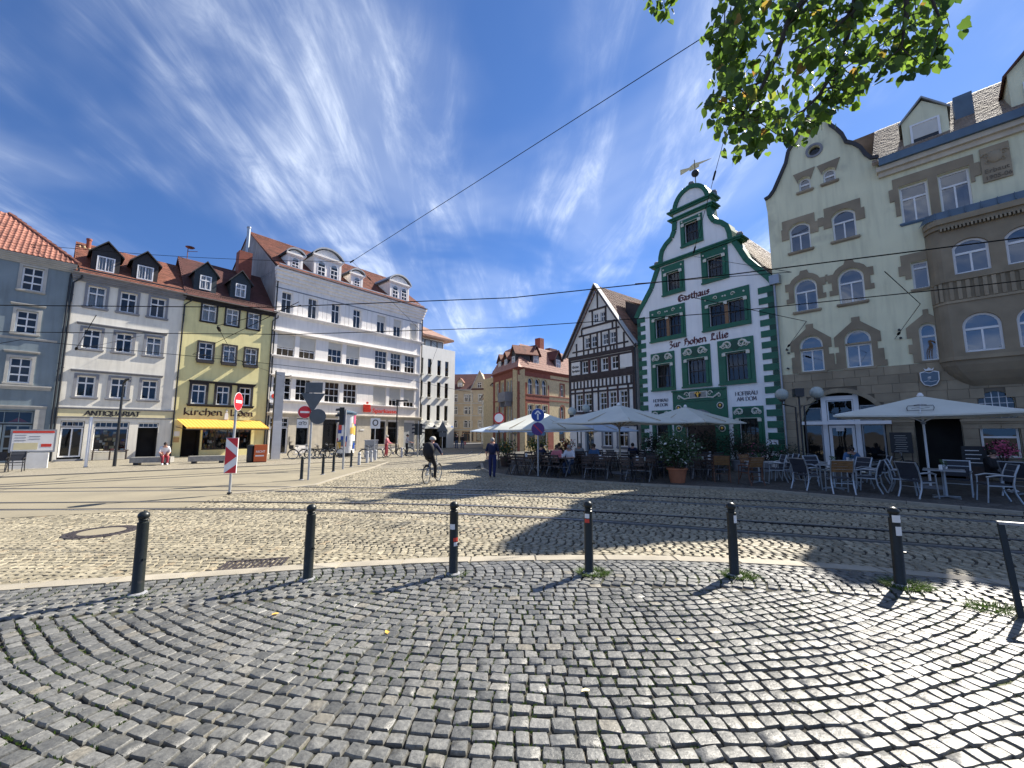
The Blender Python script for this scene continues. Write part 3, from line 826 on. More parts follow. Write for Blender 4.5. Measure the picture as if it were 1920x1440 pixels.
ROMAN = {
 'A': (.78, [[(0,0),(.36,1),(.72,0)], [(.14,.36),(.58,.36)]]), 'N': (.80, [[(.08,0),(.08,1),(.68,0),(.68,1)]]), 'T': (.68, [[(.3,0),(.3,1)], [(0,1),(.62,1)]]),
 'I': (.26, [[(.1,0),(.1,1)]]), 'Q': (.86, [poly_o(.4, .4), [(.45,.25),(.85,-.15)]]), 'U': (.74, [[(.06,1),(.06,.3),(.2,.03),(.44,.03),(.6,.3),(.6,1)]]),
 'R': (.68, [[(.08,0),(.08,1),(.4,.98),(.52,.77),(.4,.53),(.08,.5)], [(.3,.5),(.62,0)]]), 'H': (.78, [[(.08,0),(.08,1)], [(.66,0),(.66,1)], [(.08,.52),(.66,.52)]]),
 'O': (.88, [poly_o(.42, .42)]), 'F': (.58, [[(.08,0),(.08,1),(.5,1)], [(.08,.53),(.42,.53)]]),
 'B': (.64, [[(.08,0),(.08,1),(.38,.98),(.5,.78),(.38,.55),(.08,.53)], [(.38,.53),(.56,.28),(.42,.02),(.08,0)]]),
 'M': (.92, [[(.04,0),(.14,1),(.42,.2),(.7,1),(.8,0)]]), 'D': (.82, [[(.08,0),(.08,1),(.4,.97),(.68,.75),(.73,.5),(.68,.25),(.4,.03),(.08,0)]]),
 '\u00c4': (.78, [[(0,0),(.36,1),(.72,0)], [(.14,.36),(.58,.36)], [(.2,1.16),(.24,1.2)], [(.48,1.16),(.52,1.2)]]), ' ': (.42, [])}
def pen_text(H, text, font, x0, z0, width, height, nib, ang, m, y=-.012, depth=.010, name='lettering', slope=0, parent=None):
    adv = sum(font[c][0] for c in text); k = width / adv
    if ' ' in text and H:
        at = 0
        for wd in text.split(' '):
            wa = sum(font[c][0] for c in wd)
            pen_text(H, wd, font, x0 + at * k, z0 + slope * at * k, wa * k, height, nib, ang, m, y, depth, name, slope, parent)
            at += wa + font[' '][0]
        return
    b = B(); x = 0; i = 0
    nv = Vector((math.cos(R_(ang)), math.sin(R_(ang)))) * nib / 2
    for c in text:
        for st in font[c][1]:
            pts = [Vector(((x + p[0]) * k, p[1] * height + slope * (x + p[0]) * k)) for p in st]
            for p, q in zip(pts, pts[1:]):
                d = (q - p); n_ = Vector((-d.y, d.x)).normalized() if d.length else Vector((0, 1))
                if d.length: p = p - d.normalized() * nib * .08; q = q + d.normalized() * nib * .08
                v = nv if nv.dot(n_) > 0 else -nv
                v = v + n_ * nib * .11
                poly = [p - v, q - v, q + v, p + v]
                i += 1
                b.prism([(x0 + t.x, z0 + t.y) for t in poly], y - depth - .0004 * (i % 12), y + depth * .5, 0)
        x += font[c][0]
    return H.part(name, b, m, parent) if H else b
def font_text(text, size, m, parent, loc, rot=(PI / 2, 0, 0), ext=.01, name='lettering', bold=0, width=None):
    cu = bpy.data.curves.new('t', 'FONT'); cu.body = text; cu.size = size; cu.extrude = ext; cu.offset = bold; cu.resolution_u = 3
    t = bpy.data.objects.new('t', cu); COL.objects.link(t)
    dg = bpy.context.evaluated_depsgraph_get()
    me = bpy.data.meshes.new_from_object(t.evaluated_get(dg))
    bpy.data.objects.remove(t); bpy.data.curves.remove(cu)
    me.name = name; me.materials.clear(); me.materials.append(MATS[m])
    o = ob(name, me, parent, loc); o.rotation_euler = rot
    if width:
        xs = [v.co.x for v in me.vertices]; o.scale = (width / (max(xs) - min(xs)), 1, 1)
    return o
def downpipe(H, x, z0, z1, m='metal_dark', y=-.09, kink=.35):
    b = B().tube([(x + kink, -.32, z1 + .25), (x + kink, -.30, z1 + .05), (x, y, z1 - .3), (x, y, z0)], .055, 8)
    for z in (z0 + 1, (z0 + z1) / 2, z1 - 1.2): b.cyl((x, y, z), (x, y, z + .05), .075, 8)
    return H.part('downpipe', b, m, smooth=True)
def gutter(H, x0, x1, y, z, m='metal_zinc'):
    b = B(); n = 6
    pr = [(y + .07 * math.cos(PI + PI * i / n), z + .07 * math.sin(PI + PI * i / n)) for i in range(n + 1)]
    vs = [(x, p[0], p[1]) for x in (x0, x1) for p in pr]
    b.add(vs, [(i, i + 1, n + 2 + i, n + 1 + i)[::-1] for i in range(n)])
    return H.part('gutter', b, m)
def gable_dormer(H, cx, w, z0, ze, za, y0, y1, front, rm, cheek=None, over=.16, ww=.9, wz=(0, 1), fr='frame_white', cur=.9, rows=TWO, bargem=None):
    """gabled roof window: body, two roof slopes; y0 front, y1 where it meets the roof"""
    x0, x1 = cx - w / 2, cx + w / 2
    old = H.holes; H.holes = []
    b = B().prism([(x0, z0), (x1, z0), (x1, ze), (cx, za - .10), (x0, ze)], y0 + .02, y1, 0)
    b2 = B()
    d = H.part('dormer', b, front)
    for s in (-1, 1):
        xe = cx + s * (w / 2 + over); zee = ze - over * (za - ze) / (w / 2)
        vs = [(xe, y0 - over, zee), (cx, y0 - over, za), (cx, y1 + 1.0, za), (xe, y1 + 1.0, zee)]
        vs += [(v[0], v[1], v[2] + .09) for v in vs]
        f = [(0, 1, 2, 3), (7, 6, 5, 4), (0, 4, 5, 1), (1, 5, 6, 2), (2, 6, 7, 3), (3, 7, 4, 0)]
        b2.add(vs, [q[::-1] for q in f] if s < 0 else f, 0)
    b2.out('dormer_roof', rm, d)
    H.win(cx - ww / 2, cx + ww / 2, wz[0], wz[1], y=y0 - .055, rows=rows, fr=fr, fw=.08, hole=False)
    ob('curtain', curtain_mesh(ww - .1, (wz[1] - wz[0]) - .1), H.e, (cx - ww / 2 + .05, y0 - .006, wz[0] + .05)) if cur else None
    H.holes = old
    return d

# ------------------------------------------------------------------ grey-blue house, far left
H = House('grey_blue_house', 'grey-blue plastered house with red pantiled hip roof at the left edge', 'house', (-35.931, 21.634), 47)
for cx in (1.3, 3.75, 6.19):
    for z0, z1 in ((11.25, 12.82), (8.37, 9.86), (5.13, 6.75)):
        H.win(cx - .47, cx + .47, z0, z1, rows=((0, .33, 2), (.33, .66, 2), (.66, 1, 2)), fw=.085, sill=(.18, .10, .12, 'stone_pale'), sur=(.15, .04, 'stone_pale'), cur=0)
        if z0 < 11: H.cornice('hood', cx - .72, cx + .72, z1 + .32, z1 + .46, .14, 'stone_pale', 2)
H.holes += [rect(.9, .1, 3.2, 3.35), rect(4.6, .1, 7.05, 3.35)]
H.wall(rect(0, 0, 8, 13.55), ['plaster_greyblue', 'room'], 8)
for z0, z1, d in ((4.70, 4.98, .14), (3.45, 3.68, .08), (7.95, 8.10, .05)): H.cornice('string_course', 0, 7.62 if z1 > 4.5 else 7.55, z0, z1, d, 'stone_pale')
H.cornice('cornice', 0, 8, 12.98, 13.52, .42, 'stone_pale', 5)
H.box('pilaster', 7.08, 7.55, -.06, 0, 0, 3.44, 'stone_pale')
for x0, x1 in ((.9, 3.2), (4.6, 7.05)):
    for k in range(2):
        xa = x0 + (x1 - x0) * k / 2
        H.win(xa + .02, xa + (x1 - x0) / 2 - .02, .12, 2.45, y=.12, rows=((0, .36, 1), (.36, .68, 2), (.68, 1, 2)), fr='plaster_greyblue', fw=.10, hole=False, name='door')
    H.win(x0 + .02, x1 - .02, 2.52, 3.33, y=.12, rows=((0, 1, 4),), fr='plaster_greyblue', fw=.08, hole=False)
    b = B()
    for c in (.28, .74):
        b.prism([(x0 + (x1 - x0) * c - .55, 2.52), (x0 + (x1 - x0) * c + .55, 2.52), (x0 + (x1 - x0) * c, 2.92)], .28, .60)
    H.part('shop_parasol', b, 'canvas_red')
e, r = (-.45, 13.50), (4.0, 17.4)
L_ = math.hypot(r[0] - e[0], r[1] - e[1])
o, pt, L_ = roof(H, -.2, 8.2, e, r, 'roof_pantile', clip=lambda x, t: x < 8.25 - 3.7 * t / L_ and x < 3.9)
tb = tile_mesh('roof_red'); tm = B().add(tb.v, tb.f).mesh('roof_tile', 'roof_pantile')
ang = math.atan2(r[1] - e[1], r[0] - e[0])
nt = int(L_ / .38)
for j in range(nt):
    for i in range(17):
        x = 3.9 + .25 * i; t = j * L_ / nt
        if x + .25 > 8.3 - 3.7 * t / L_: continue
        q = ob('roof_tile', tm, o, pt(x, t, .004 + random.uniform(-.006, .006))); q.rotation_euler = (ang, 0, random.uniform(-.01, .01))
H.part('roof_deck', B().add([pt(-.2, 0, -.02), pt(8.2, 0, -.02), pt(4.5, L_, -.02), pt(-.2, L_, -.02), (8.2, 8.4, 13.48), (-.2, 8.4, 13.48)], [(0, 1, 2, 3), (1, 4, 2), (2, 4, 5, 3)]), 'roof_red')
b = B()
for k in range(14):
    t0, t1 = k / 14, (k + 1.15) / 14
    p0, p1 = (8.22 - 3.72 * t0, -.45 + 4.45 * t0, 13.52 + 3.9 * t0), (8.22 - 3.72 * t1, -.45 + 4.45 * t1, 13.52 + 3.9 * t1)
    b.tube([Vector(p0) + Vector((0, 0, .05)), Vector(p1) + Vector((0, 0, .02))], [.13, .10], 7)
H.part('hip_ridge', b, 'roof_pantile', smooth=True)
downpipe(H, 7.86, 0, 13.1)

# ------------------------------------------------------------------ white house with the bookshop
H = House('bookshop_house', 'white house with grey window surrounds and an ANTIQUARIAT shop sign', 'house', (-30.475, 27.485), 49)
ns = {(2, 0): .95}
for i, cx in enumerate((1.22, 2.90, 4.58)):
    for j, (z0, z1) in enumerate(((4.42, 5.88), (7.80, 9.22), (10.80, 12.32))):
        H.win(cx - .46, cx + .46, z0, z1, rows=((0, .66, 2), (.66, 1, 2)), fr='frame_white', fw=.09, sill=(.22, .11, .10, 'stone_grey'), sur=(.15, .05, 'stone_grey'), cur={(0, 2): .97, (2, 1): .9}.get((i, j), 0))
H.holes += [rect(.27, .12, 1.40, 2.75), rect(1.86, .55, 3.68, 2.72), rect(4.17, .06, 5.33, 2.68)]
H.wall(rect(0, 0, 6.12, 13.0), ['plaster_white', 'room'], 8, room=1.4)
H.cornice('hood', .45, 5.25, 6.14, 6.30, .16, 'stone_grey', 3); H.cornice('hood', .45, 5.25, 9.46, 9.62, .16, 'stone_grey', 3)
H.cornice('cornice', 0, 6.12, 12.52, 13.0, .40, 'stone_grey', 4)
H.cornice('string_course', 0, 6.12, 3.56, 3.68, .12, 'stone_grey', 2); H.cornice('string_course', 0, 6.12, 2.96, 3.05, .09, 'stone_grey', 2)
H.box('sign_board', .02, 6.10, -.05, 0, 3.052, 3.558, 'sign_cream')
pen_text(H, 'ANTIQUARIAT', ROMAN, 1.33, 3.14, 2.88, .32, .085, 25, 'letter_black', y=-.052)
H.win(.30, 1.37, .30, 2.30, rows=((0, 1, 2),), fw=.09, hole=False, name='door'); H.win(.30, 1.37, 2.36, 2.72, rows=((0, 1, 4),), fw=.05, hole=False)
H.win(1.88, 3.66, 2.30, 2.70, rows=((0, 1, 6),), fw=.05, hole=False); H.win(1.88, 3.66, .60, 2.26, rows=((0, 1, 1),), fw=.06, hole=False)
H.win(4.19, 5.31, 2.32, 2.66, rows=((0, 1, 4),), fw=.05, hole=False); H.box('step', .2, 1.5, -.25, 0, .045, .17, 'stone_grey')
rb = random.Random(5)
for k in range(26):      # books and prints in the window
    x, z = 1.98 + rb.random() * 1.45, .62 + rb.random() * 1.3
    w, h = rb.uniform(.12, .26), rb.uniform(.14, .30)
    cm = rb.choice(['paper_white', 'sign_cream', 'orange_plaster', 'letter_dark', 'blue_sign', 'wood_brown', 'metal_blue'])
    H.box('print', x, x + w, .42 + .01 * k, .425 + .01 * k, z, z + h, cm)
t = thing('book_table', 'dark wooden trestle table of books under the bookshop window', 'table', (-30.475 + 2.78 * .656 + .35 * .755, 27.485 + 2.78 * .755 - .35 * .656, .045), R_(49))
B().box(-.95, .95, -.22, .22, .62, .68).out('table_top', 'wood_dark', t)
for x in (-.85, 0, .85): B().box(x - .03, x + .03, -.18, .18, 0, .62).out('leg', 'wood_dark', t)
for k, x in enumerate((-.7, -.45, .1, .25, .6)):
    bk = B().box(-.09, .09, -.12, .12, 0, .05 + .02 * (k % 3)).out('book', ('paper_white', 'sign_cream', 'letter_dark', 'paper_white', 'metal_blue')[k], None, t.location + Vector((x * .656, x * .755, .682)), R_(49))
    tag(bk, ('white book at the left end of the book table', 'cream book second from the left on the book table', 'dark red book in the middle of the book table', 'white book right of the middle on the book table', 'blue book at the right end of the book table')[k], 'book', 'books on the bookshop table')
roof(H, -.05, 6.15, (-.42, 12.98), (4.0, 16.55), 'roof_red', tiles='flat')
roof(H, -.05, 6.15, (8.4, 12.98), (4.0, 16.55), 'roof_red', tiles=None)
gutter(H, -.1, 6.2, -.47, 13.02)
for cx in (1.50, 3.68):
    gable_dormer(H, cx, 1.5, 13.35, 15.05, 15.85, .35, 2.6, 'wood_black', 'slate', ww=.95, wz=(13.62, 14.72), rows=((0, 1, 2),), over=.2)
H.part('snow_guard', B().box(0, 6.1, -.17, -.15, 13.30, 13.42).box(0, 6.1, -.17, -.15, 13.2, 13.23), 'metal_dark')
for k, (x, h) in enumerate(((-.55, .35), (-.3, .4), (-.02, .3))): H.part('vent_pipe', B().lathe([(.06, 0), (.06, h * .6), (.10, h * .62), (.10, h * .7), (.06, h * .72), (.06, h)], 8, (x + .7, 3.2, 15.7)), 'brick_yellow')
H.part('chimney_pipe', B().lathe([(.14, 0), (.14, .85), (.17, .86), (.17, 1.0), (.12, 1.02)], 10, (.62, 3.4, 15.8)), 'brick_red', smooth=True)
downpipe(H, .02, 0, 12.6); 

# ------------------------------------------------------------------ yellow house
H = House('yellow_house', 'narrow yellow house with black window frames and a kirchen laden shop', 'house', (-26.459, 32.105), 49)
for i, (x0, x1) in enumerate(((1.23, 2.21), (2.92, 3.84), (4.55, 5.47))):
    for j, (z0, z1) in enumerate(((7.92, 9.35), (11.15, 12.58))):
        H.win(x0, x1, z0, z1, y=.02, rows=((0, .66, 2), (.66, 1, 2)), fw=.085, sill=(.14, .08, .10, 'wood_black'), sur=(.11, .13, 'wood_black'), cur=1 if (j == 1 or i == 2 or i == 1) else 0)
for x0, x1 in ((1.23, 2.21), (2.92, 3.84), (4.55, 5.47)): H.part('window_box', B().prism([(x0 - .06, 7.62), (x1 + .06, 7.62), (x1 + .10, 7.82), (x0 - .10, 7.82)], -.30, -.02), 'wood_black')
for x0, x1 in ((1.02, 1.97), (2.70, 3.61), (4.33, 5.23)):
    H.win(x0, x1, 4.27, 5.84, y=.02, rows=((0, .66, 2), (.66, 1, 2)), fw=.085, sur=(.16, .10, 'wood_black'))
H.cornice('hood', .86, 5.46, 5.99, 6.17, .26, 'wood_black', 3); H.cornice('sill_board', .84, 5.44, 4.06, 4.26, .22, 'wood_black', 2)
H.holes += [rect(.66, .06, 1.88, 2.86), rect(2.0, .55, 5.5, 2.86)]
H.wall(rect(0, 0, 6.63, 12.95), ['plaster_yellow', 'room'], 8, room=1.6)
H.cornice('cornice', 0, 6.63, 12.62, 12.95, .42, 'wood_black', 3)
pen_text(H, 'kirchen', GOTHIC, .66, 3.36, 2.62, .56, .10, 30, 'letter_brown'); pen_text(H, 'laden', GOTHIC, 3.82, 3.36, 1.72, .54, .10, 30, 'letter_brown')
b = B().prism([(3.38, 3.05), (3.66, 3.05), (3.64, 3.5), (3.58, 3.62), (3.46, 3.62), (3.40, 3.5)], -.12, -.002).ball((3.52, -.07, 3.70), .085, 8, 6).prism([(3.45, 3.74), (3.59, 3.74), (3.52, 3.93)], -.10, -.03)
H.part('statue', b, 'paper_white', smooth=True)
for k in range(4): H.win(2.02 + .87 * k, 2.02 + .87 * (k + 1), .58, 2.84, rows=((0, 1, 1),), fr='wood_black', fw=.05, hole=False)
for k in range(60):
    x, z = 2.08 + rb.random() * 3.2, .62 + rb.choice((0, .45, .9, 1.3)) + rb.random() * .1
    w, h = rb.uniform(.08, .22), rb.uniform(.10, .32)
    H.box('goods', x, x + w, .35 + .012 * k, .37 + .012 * k, z, z + h, rb.choice(['paper_white', 'sign_cream', 'orange_plaster', 'letter_dark', 'terracotta', 'wood_brown', 'awning_yellow', 'flower_pink']))
for x0, m in ((.16, 'awning_orange'), (.18, 'paper_white')):
    for k in range(3): H.box('notice', x0, x0 + .36, -.03 - .01 * k, -.002, 1.2 + .48 * k, 1.58 + .48 * k, ('orange_plaster', 'paper_white', 'sign_cream')[k]) if x0 < .17 else None
aw = B()     # awning of stripes
y0, z0, y1, z1, xa, xb = -.02, 3.02, -1.25, 2.36, .25, 6.05
n = 46
for k in range(n):
    a, c = xa + (xb - xa) * k / n, xa + (xb - xa) * (k + 1) / n
    s = lambda t: t + .25 * 0
    aw.add([(a, y0, z0), (c, y0, z0), (c + .42, y1, z1), (a + .42, y1, z1), (c + .42, y1, z1 - .12), (a + .42, y1, z1 - .12)], [(0, 3, 2, 1), (3, 5, 4, 2)], k % 2)
H.part('awning', aw, ['awning_yellow', 'awning_orange'])
H.part('awning_rail', B().box(xa + .4, xb + .47, y1 - .03, y1 + .03, z1 - .20, z1 - .12).bar((xa, -.02, 2.4), (xa + .45, y1, z1 - .15), .04).bar((xb, -.02, 2.4), (xb + .42, y1, z1 - .15), .04), 'metal_dark')
roof(H, -.05, 6.68, (-.45, 12.93), (4.0, 17.4), 'roof_dark', tiles='flat'); roof(H, -.05, 6.68, (8.4, 12.93), (4.0, 17.4), 'roof_dark', tiles=None)
gutter(H, -.1, 6.7, -.5, 12.97)
for cx in (1.36, 3.92):
    gable_dormer(H, cx, 1.55, 13.3, 15.3, 16.25, .30, 2.7, 'cladding', 'slate', ww=.80, wz=(13.86, 15.06), over=.18)
b = B()
for k in range(44): b.box(.05 + .15 * k, .12 + .15 * k, -.12, -.10, 13.30, 13.50)
b.box(0, 6.63, -.13, -.09, 13.48, 13.52).box(0, 6.63, -.13, -.09, 13.26, 13.30)
H.part('snow_guard', b, 'roof_brown')
H.box('chimney', 4.35, 5.45, 3.2, 4.2, 15.6, 19.3, 'brick_red')
H.part('flue', B().cyl((5.5, 5.2, 16), (5.5, 5.2, 22.6), .16, 10).cyl((5.5, 5.2, 22.6), (5.5, 5.2, 22.75), .2, 10), 'metal_alu', smooth=True)
b = B().tube([(.6, 4, 17.3), (.6, 4, 18.5)], .03, 6).tube([(.6, 4, 18.1), (1.25, 3.7, 18.2)], .025, 6).lathe([(.02, 0), (.25, .04), (.36, .12)], 12, (.72, 3.85, 18.35))
d = H.part('satellite_dish', b, 'roof_red')
downpipe(H, .06, 0, 12.5); downpipe(H, 6.55, 0, 12.5)

# ------------------------------------------------------------------ savings bank
H = House('bank_building', 'long white bank building with curved dormers and a red Sparkasse sign', 'building', (-22.11, 37.107), 51)
H.e.location.z = -.12
sh = .028                 # the street falls gently along this front
R3 = ((0, .34, 3), (.34, .67, 3), (.67, 1, 3))
top = [(.60, 1.53), (3.07, 3.96), (5.47, 6.36), (7.88, 8.78), (10.78, 11.86), (12.98, 14.05), (15.30, 16.36)]
for i, (x0, x1) in enumerate(top):
    H.win(x0, x1, 13.32, 15.38, y=.16, rows=((0, .66, 2), (.66, 1, 2)), fw=.075, cur=0 if i != 1 else 0, blind=(0, 0, 0, 0, .34, .42, .93)[i])
f2 = [(.46, 2.05), (2.47, 4.04), (5.32, 6.83), (7.28, 8.83), (10.71, 12.30), (12.75, 14.22), (14.73, 16.25)]
f1 = [(.37, 1.94), (2.36, 3.82), (5.20, 6.75), (7.18, 8.70), (10.65, 12.33), (12.73, 14.28), (14.72, 16.27)]
for i, (x0, x1) in enumerate(f2): H.win(x0, x1, 9.24, 11.33, y=.18, rows=R3, fw=.065, blind=(.62, .60, .36, .62, 0, 0, 0)[i])
for i, (x0, x1) in enumerate(f1): H.win(x0, x1, 5.12, 7.20, y=.18, rows=R3, fw=.065, blind=(0, 0, 0, 0, .96, .62, .74)[i])
gf = [(.30, 1.90, .1, 3.42), (2.62, 3.80, .85, 3.45), (5.18, 6.72, .1, 3.4), (7.55, 8.85, .75, 3.4), (10.54, 12.42, .72, 3.35), (12.66, 14.10, .72, 3.32), (14.85, 16.42, .3, 3.25)]
for x0, x1, z0, z1 in gf: H.holes.append(rect(x0, z0, x1, z1))
H.wall(rect(0, -.3, 17.23, 17.4), ['plaster_bank', 'room'], 16)
for k, (xa, xb) in enumerate(((0, .3), (1.9, 2.62), (3.8, 5.18), (6.72, 7.55), (8.85, 10.54), (12.42, 12.66), (14.10, 14.85), (16.42, 17.23))):
    H.box('pier', xa, xb, -.045, -.002, -.2, 3.5, 'stone_beige')
H.cornice('string_course', 0, 17.23, 3.52, 3.92, .28, 'stone_beige', 4)
H.cornice('sill_course', .05, 16.6, 4.86, 5.10, .22, 'plaster_bank', 3); H.cornice('hood_course', .1, 16.6, 7.22, 7.40, .26, 'plaster_bank', 3)
H.cornice('sill_course', .05, 16.7, 8.96, 9.22, .26, 'plaster_bank', 3); H.cornice('hood_course', .1, 16.7, 11.35, 11.54, .28, 'plaster_bank', 3)
H.cornice('sill_course', 0, 17.2, 12.98, 13.30, .30, 'plaster_bank', 4); H.box('string_course', 0, 17.2, -.05, 0, 15.60, 15.68, 'stone_grey')
H.cornice('cornice', 0, 17.23, 16.2, 17.5, .62, 'plaster_bank', 4)
xs = 0.0
gaps = [(0, .50)] + [(top[i][1] + .10, top[i + 1][0] - .10) for i in range(6)] + [(16.46, 17.2)]
for a, c in gaps:
    n = max(1, round((c - a) / .52))
    for k in range(n):
        H.box('panel', a + (c - a) * k / n + .02, a + (c - a) * (k + 1) / n - .02, -.045, -.002, 13.34, 15.56, 'plaster_bank')
H.win(.32, .98, .12, 2.55, y=.1, rows=((0, 1, 1),), hole=False, fw=.10, name='door'); H.win(1.0, 1.88, .12, 2.55, y=.1, rows=((0, 1, 1),), hole=False, fw=.10, name='door')
H.win(.32, 1.88, 2.6, 3.40, y=.1, rows=((0, .5, 4), (.5, 1, 4)), hole=False, fw=.05)
H.win(2.64, 3.78, .87, 3.43, y=.12, rows=((0, 1, 1),), fr='metal_grey', hole=False, fw=.05); H.win(5.2, 6.3, .12, 2.9, y=.2, rows=((0, 1, 1),), fr='metal_dark', hole=False, fw=.07, name='door'); H.win(5.2, 6.7, 2.95, 3.38, y=.2, rows=((0, 1, 1),), fr='metal_dark', hole=False, fw=.05)
for x0, x1 in ((7.57, 8.83), (10.56, 12.40), (12.68, 14.08)): H.win(x0, x1, .76, 3.30, y=.12, rows=((0, .72, 1), (.72, 1, 1)), fr='metal_grey', hole=False, fw=.05, sill=(.06, .08, .1, 'stone_beige'))
H.part('roller_door', B().box(0, 1.57, 0, .05, 0, 2.95), 'plastic_grey', loc=(14.85, .10, .3))
H.box('letter_box', 2.08, 2.42, -.12, -.046, 1.25, 1.75, 'stone_beige'); H.box('plaque', 9.2, 9.7, -.08, -.046, 2.3, 2.42, 'frame_white')
H.box('bank_sign', -.05, .55, -.55, -.50, 4.75, 5.75, 'white_sign'); H.part('bank_sign_disc', B().cyl((.28, -.56, 5.35), (.28, -.58, 5.35), .22, 16), 'letter_red'); H.box('camera_box', .1, .4, -.3, -.05, 4.25, 4.55, 'metal_dark')
# the sign: S with a dot, and the name
lx, lz = 9.78, 4.70
b = B()
for z0 in (4.30, 4.52, 4.74, 4.96):
    b.box(lx - .36, lx + .36, -.36, -.30, z0, z0 + .13)
b.box(lx - .46, lx - .34, -.36, -.30, 4.74, 5.02).box(lx + .34, lx + .46, -.36, -.30, 4.36, 4.66).cyl((lx, -.36, 5.27), (lx, -.30, 5.27), .13, 14)
b.box(lx - .44, lx + .44, -.296, -.28, 4.28, 5.10)
H.part('logo', b, 'letter_red')
font_text('Sparkasse', .62, 'letter_red', H.e, (10.42, -.33, 4.26), ext=.03, bold=.012, width=3.1)
roof(H, -.08, 17.3, (-.66, 17.45), (8.1, 23.7), 'roof_red', tiles='flat'); 
H.part('roof_back', B().add([(-.08, 8.1, 23.7), (17.3, 8.1, 23.7), (17.3, 16.6, 17.4), (-.08, 16.6, 17.4)], [(0, 1, 2, 3)]), 'roof_red')
H.part('gable_wall', B().add([(0, -.3, 17.3), (0, 8.1, 23.55), (0, 16.3, 17.3), (17.23, -.3, 17.3), (17.23, 8.1, 23.55), (17.23, 16.3, 17.3)], [(0, 2, 1), (3, 4, 5)]), 'plaster_side')
H.part('side_wall', B().box(-.03, -.004, .02, 16, 11.5, 17.3), 'plaster_side')
gutter(H, -.1, 17.4, -.72, 17.50); H.part('snow_rail', B().box(0, 17.2, -.50, -.47, 17.78, 17.86), 'metal_zinc')
def arch_dormer(cx, w, z0, zt, rise, y0, y1, wins):
    x0, x1 = cx - w / 2, cx + w / 2
    zs = zt - rise
    d = H.part('dormer', B().prism(arch(x0, z0, x1, zt - .1, rise, 14), y0, y1), 'plaster_bank')
    l = arch(x0 - .22, z0, x1 + .22, zt + .1, rise, 14)[2:]
    b = B()
    inn = arch(x0 - .20, z0, x1 + .20, zt - .06, rise, 14)[2:]
    n = len(l)
    ya, yb = y0 - .28, y1 + 1.4
    vs = [(p[0], y, p[1]) for y in (ya, yb) for p in l] + [(p[0], y, p[1]) for y in (ya, yb) for p in inn]
    fs = []
    for i in range(n - 1):
        fs += [(i, i + 1, n + i + 1, n + i), (2*n + i, 3*n + i, 3*n + i + 1, 2*n + i + 1), (i, 2*n + i, 2*n + i + 1, i + 1)]
    b.add(vs, fs); b.out('dormer_roof', 'metal_grey', d)
    t = B().box(x0 - .16, x1 + .16, y0 - .24, y0 - .002, zs - .12, zs + .06).box(x0 - .08, x1 + .08, y0 - .14, y0 - .002, zs - .24, zs - .12)
    for s in (-1, 1): t.box(cx + s * (w / 2 - .13) - .11, cx + s * (w / 2 - .13) + .11, y0 - .06, y0 - .002, z0, zs - .24)
    t.out('dormer_cornice', 'plaster_bank', d)
    for wx, ww, a, c in wins:
        H.win(wx - ww / 2, wx + ww / 2, a, c, y=y0 - .07, rows=((0, .34, 2), (.34, .62, 2), (.62, 1, 1)), rise=ww / 2, hole=False, fw=.065)
        B().box(wx - ww / 2 + .02, wx + ww / 2 - .02, y0 - .012, y0 - .006, a + .03, c - ww * .42).out('dormer_room', 'room', d)
arch_dormer(1.72, 1.45, 17.4, 20.0, .55, .35, 3, [(1.72, .72, 17.95, 19.15)])
arch_dormer(4.95, 2.95, 17.4, 21.1, .95, .30, 4, [(4.28, .82, 17.95, 19.65), (5.62, .82, 17.95, 19.65)])
arch_dormer(8.28, 1.45, 17.4, 20.0, .55, .35, 3, [(8.28, .72, 17.95, 19.15)])
arch_dormer(13.85, 2.75, 17.4, 21.0, .95, .30, 4, [(13.22, .80, 17.95, 19.60), (14.48, .80, 17.95, 19.60)])
H.box('chimney', 8.0, 8.9, 6.2, 7.2, 20.5, 23.2, 'brick_red')
downpipe(H, .12, 0, 17.0, kink=.2); downpipe(H, 17.15, 0, 17.0, kink=.15)

# ------------------------------------------------------------------ modern white building
H = House('modern_block', 'plain white modern block with tall slit windows beside the bank', 'building', (-11.267, 50.497), 51)
H.e.location.z = -.3
for x0, x1 in ((-.02 + .08, .28), (1.02, 1.60), (2.57, 3.18), (3.89, 4.50)):
    for z0, z1 in ((3.78, 5.72), (6.68, 8.68), (9.58, 11.58)):
        H.win(x0, x1, z0, z1, y=.12, rows=((0, .32, 1), (.32, 1, 1)), fr='metal_dark', fw=.04, sill=(.06, .08, .22, 'plaster_modern'))
H.holes += [rect(.75, .1, 4.5, 2.75)]
H.wall(rect(0, -.2, 5.64, 13.2), ['plaster_modern', 'room'], 9, room=1.5)
for k in range(4): H.win(.78 + .93 * k, .78 + .93 * (k + 1), .15, 2.72, y=.5, rows=((0, .78, 1), (.78, 1, 1)), fr='metal_dark', fw=.05, hole=False, name='door' if k == 1 else 'window')
cn = B()
for k in range(7): cn.bar((.7 + .62 * k, -.02, 3.45), (.7 + .62 * k, -1.1, 2.9), .05)
H.part('canopy_bars', cn, 'frame_white'); H.part('canopy_glass', B().add([(.6, -.02, 3.48), (4.6, -.02, 3.48), (4.6, -1.15, 2.92), (.6, -1.15, 2.92)], [(0, 1, 2, 3)]), 'glass')
H.box('attic', .2, 4.6, 1.2, 8, 13.2, 14.5, 'plaster_modern')
for k in range(4): H.win(.35 + 1.05 * k, 1.3 + 1.05 * k, 13.35, 14.35, y=1.15, rows=((0, 1, 1),), fr='metal_dark', fw=.05, hole=False)
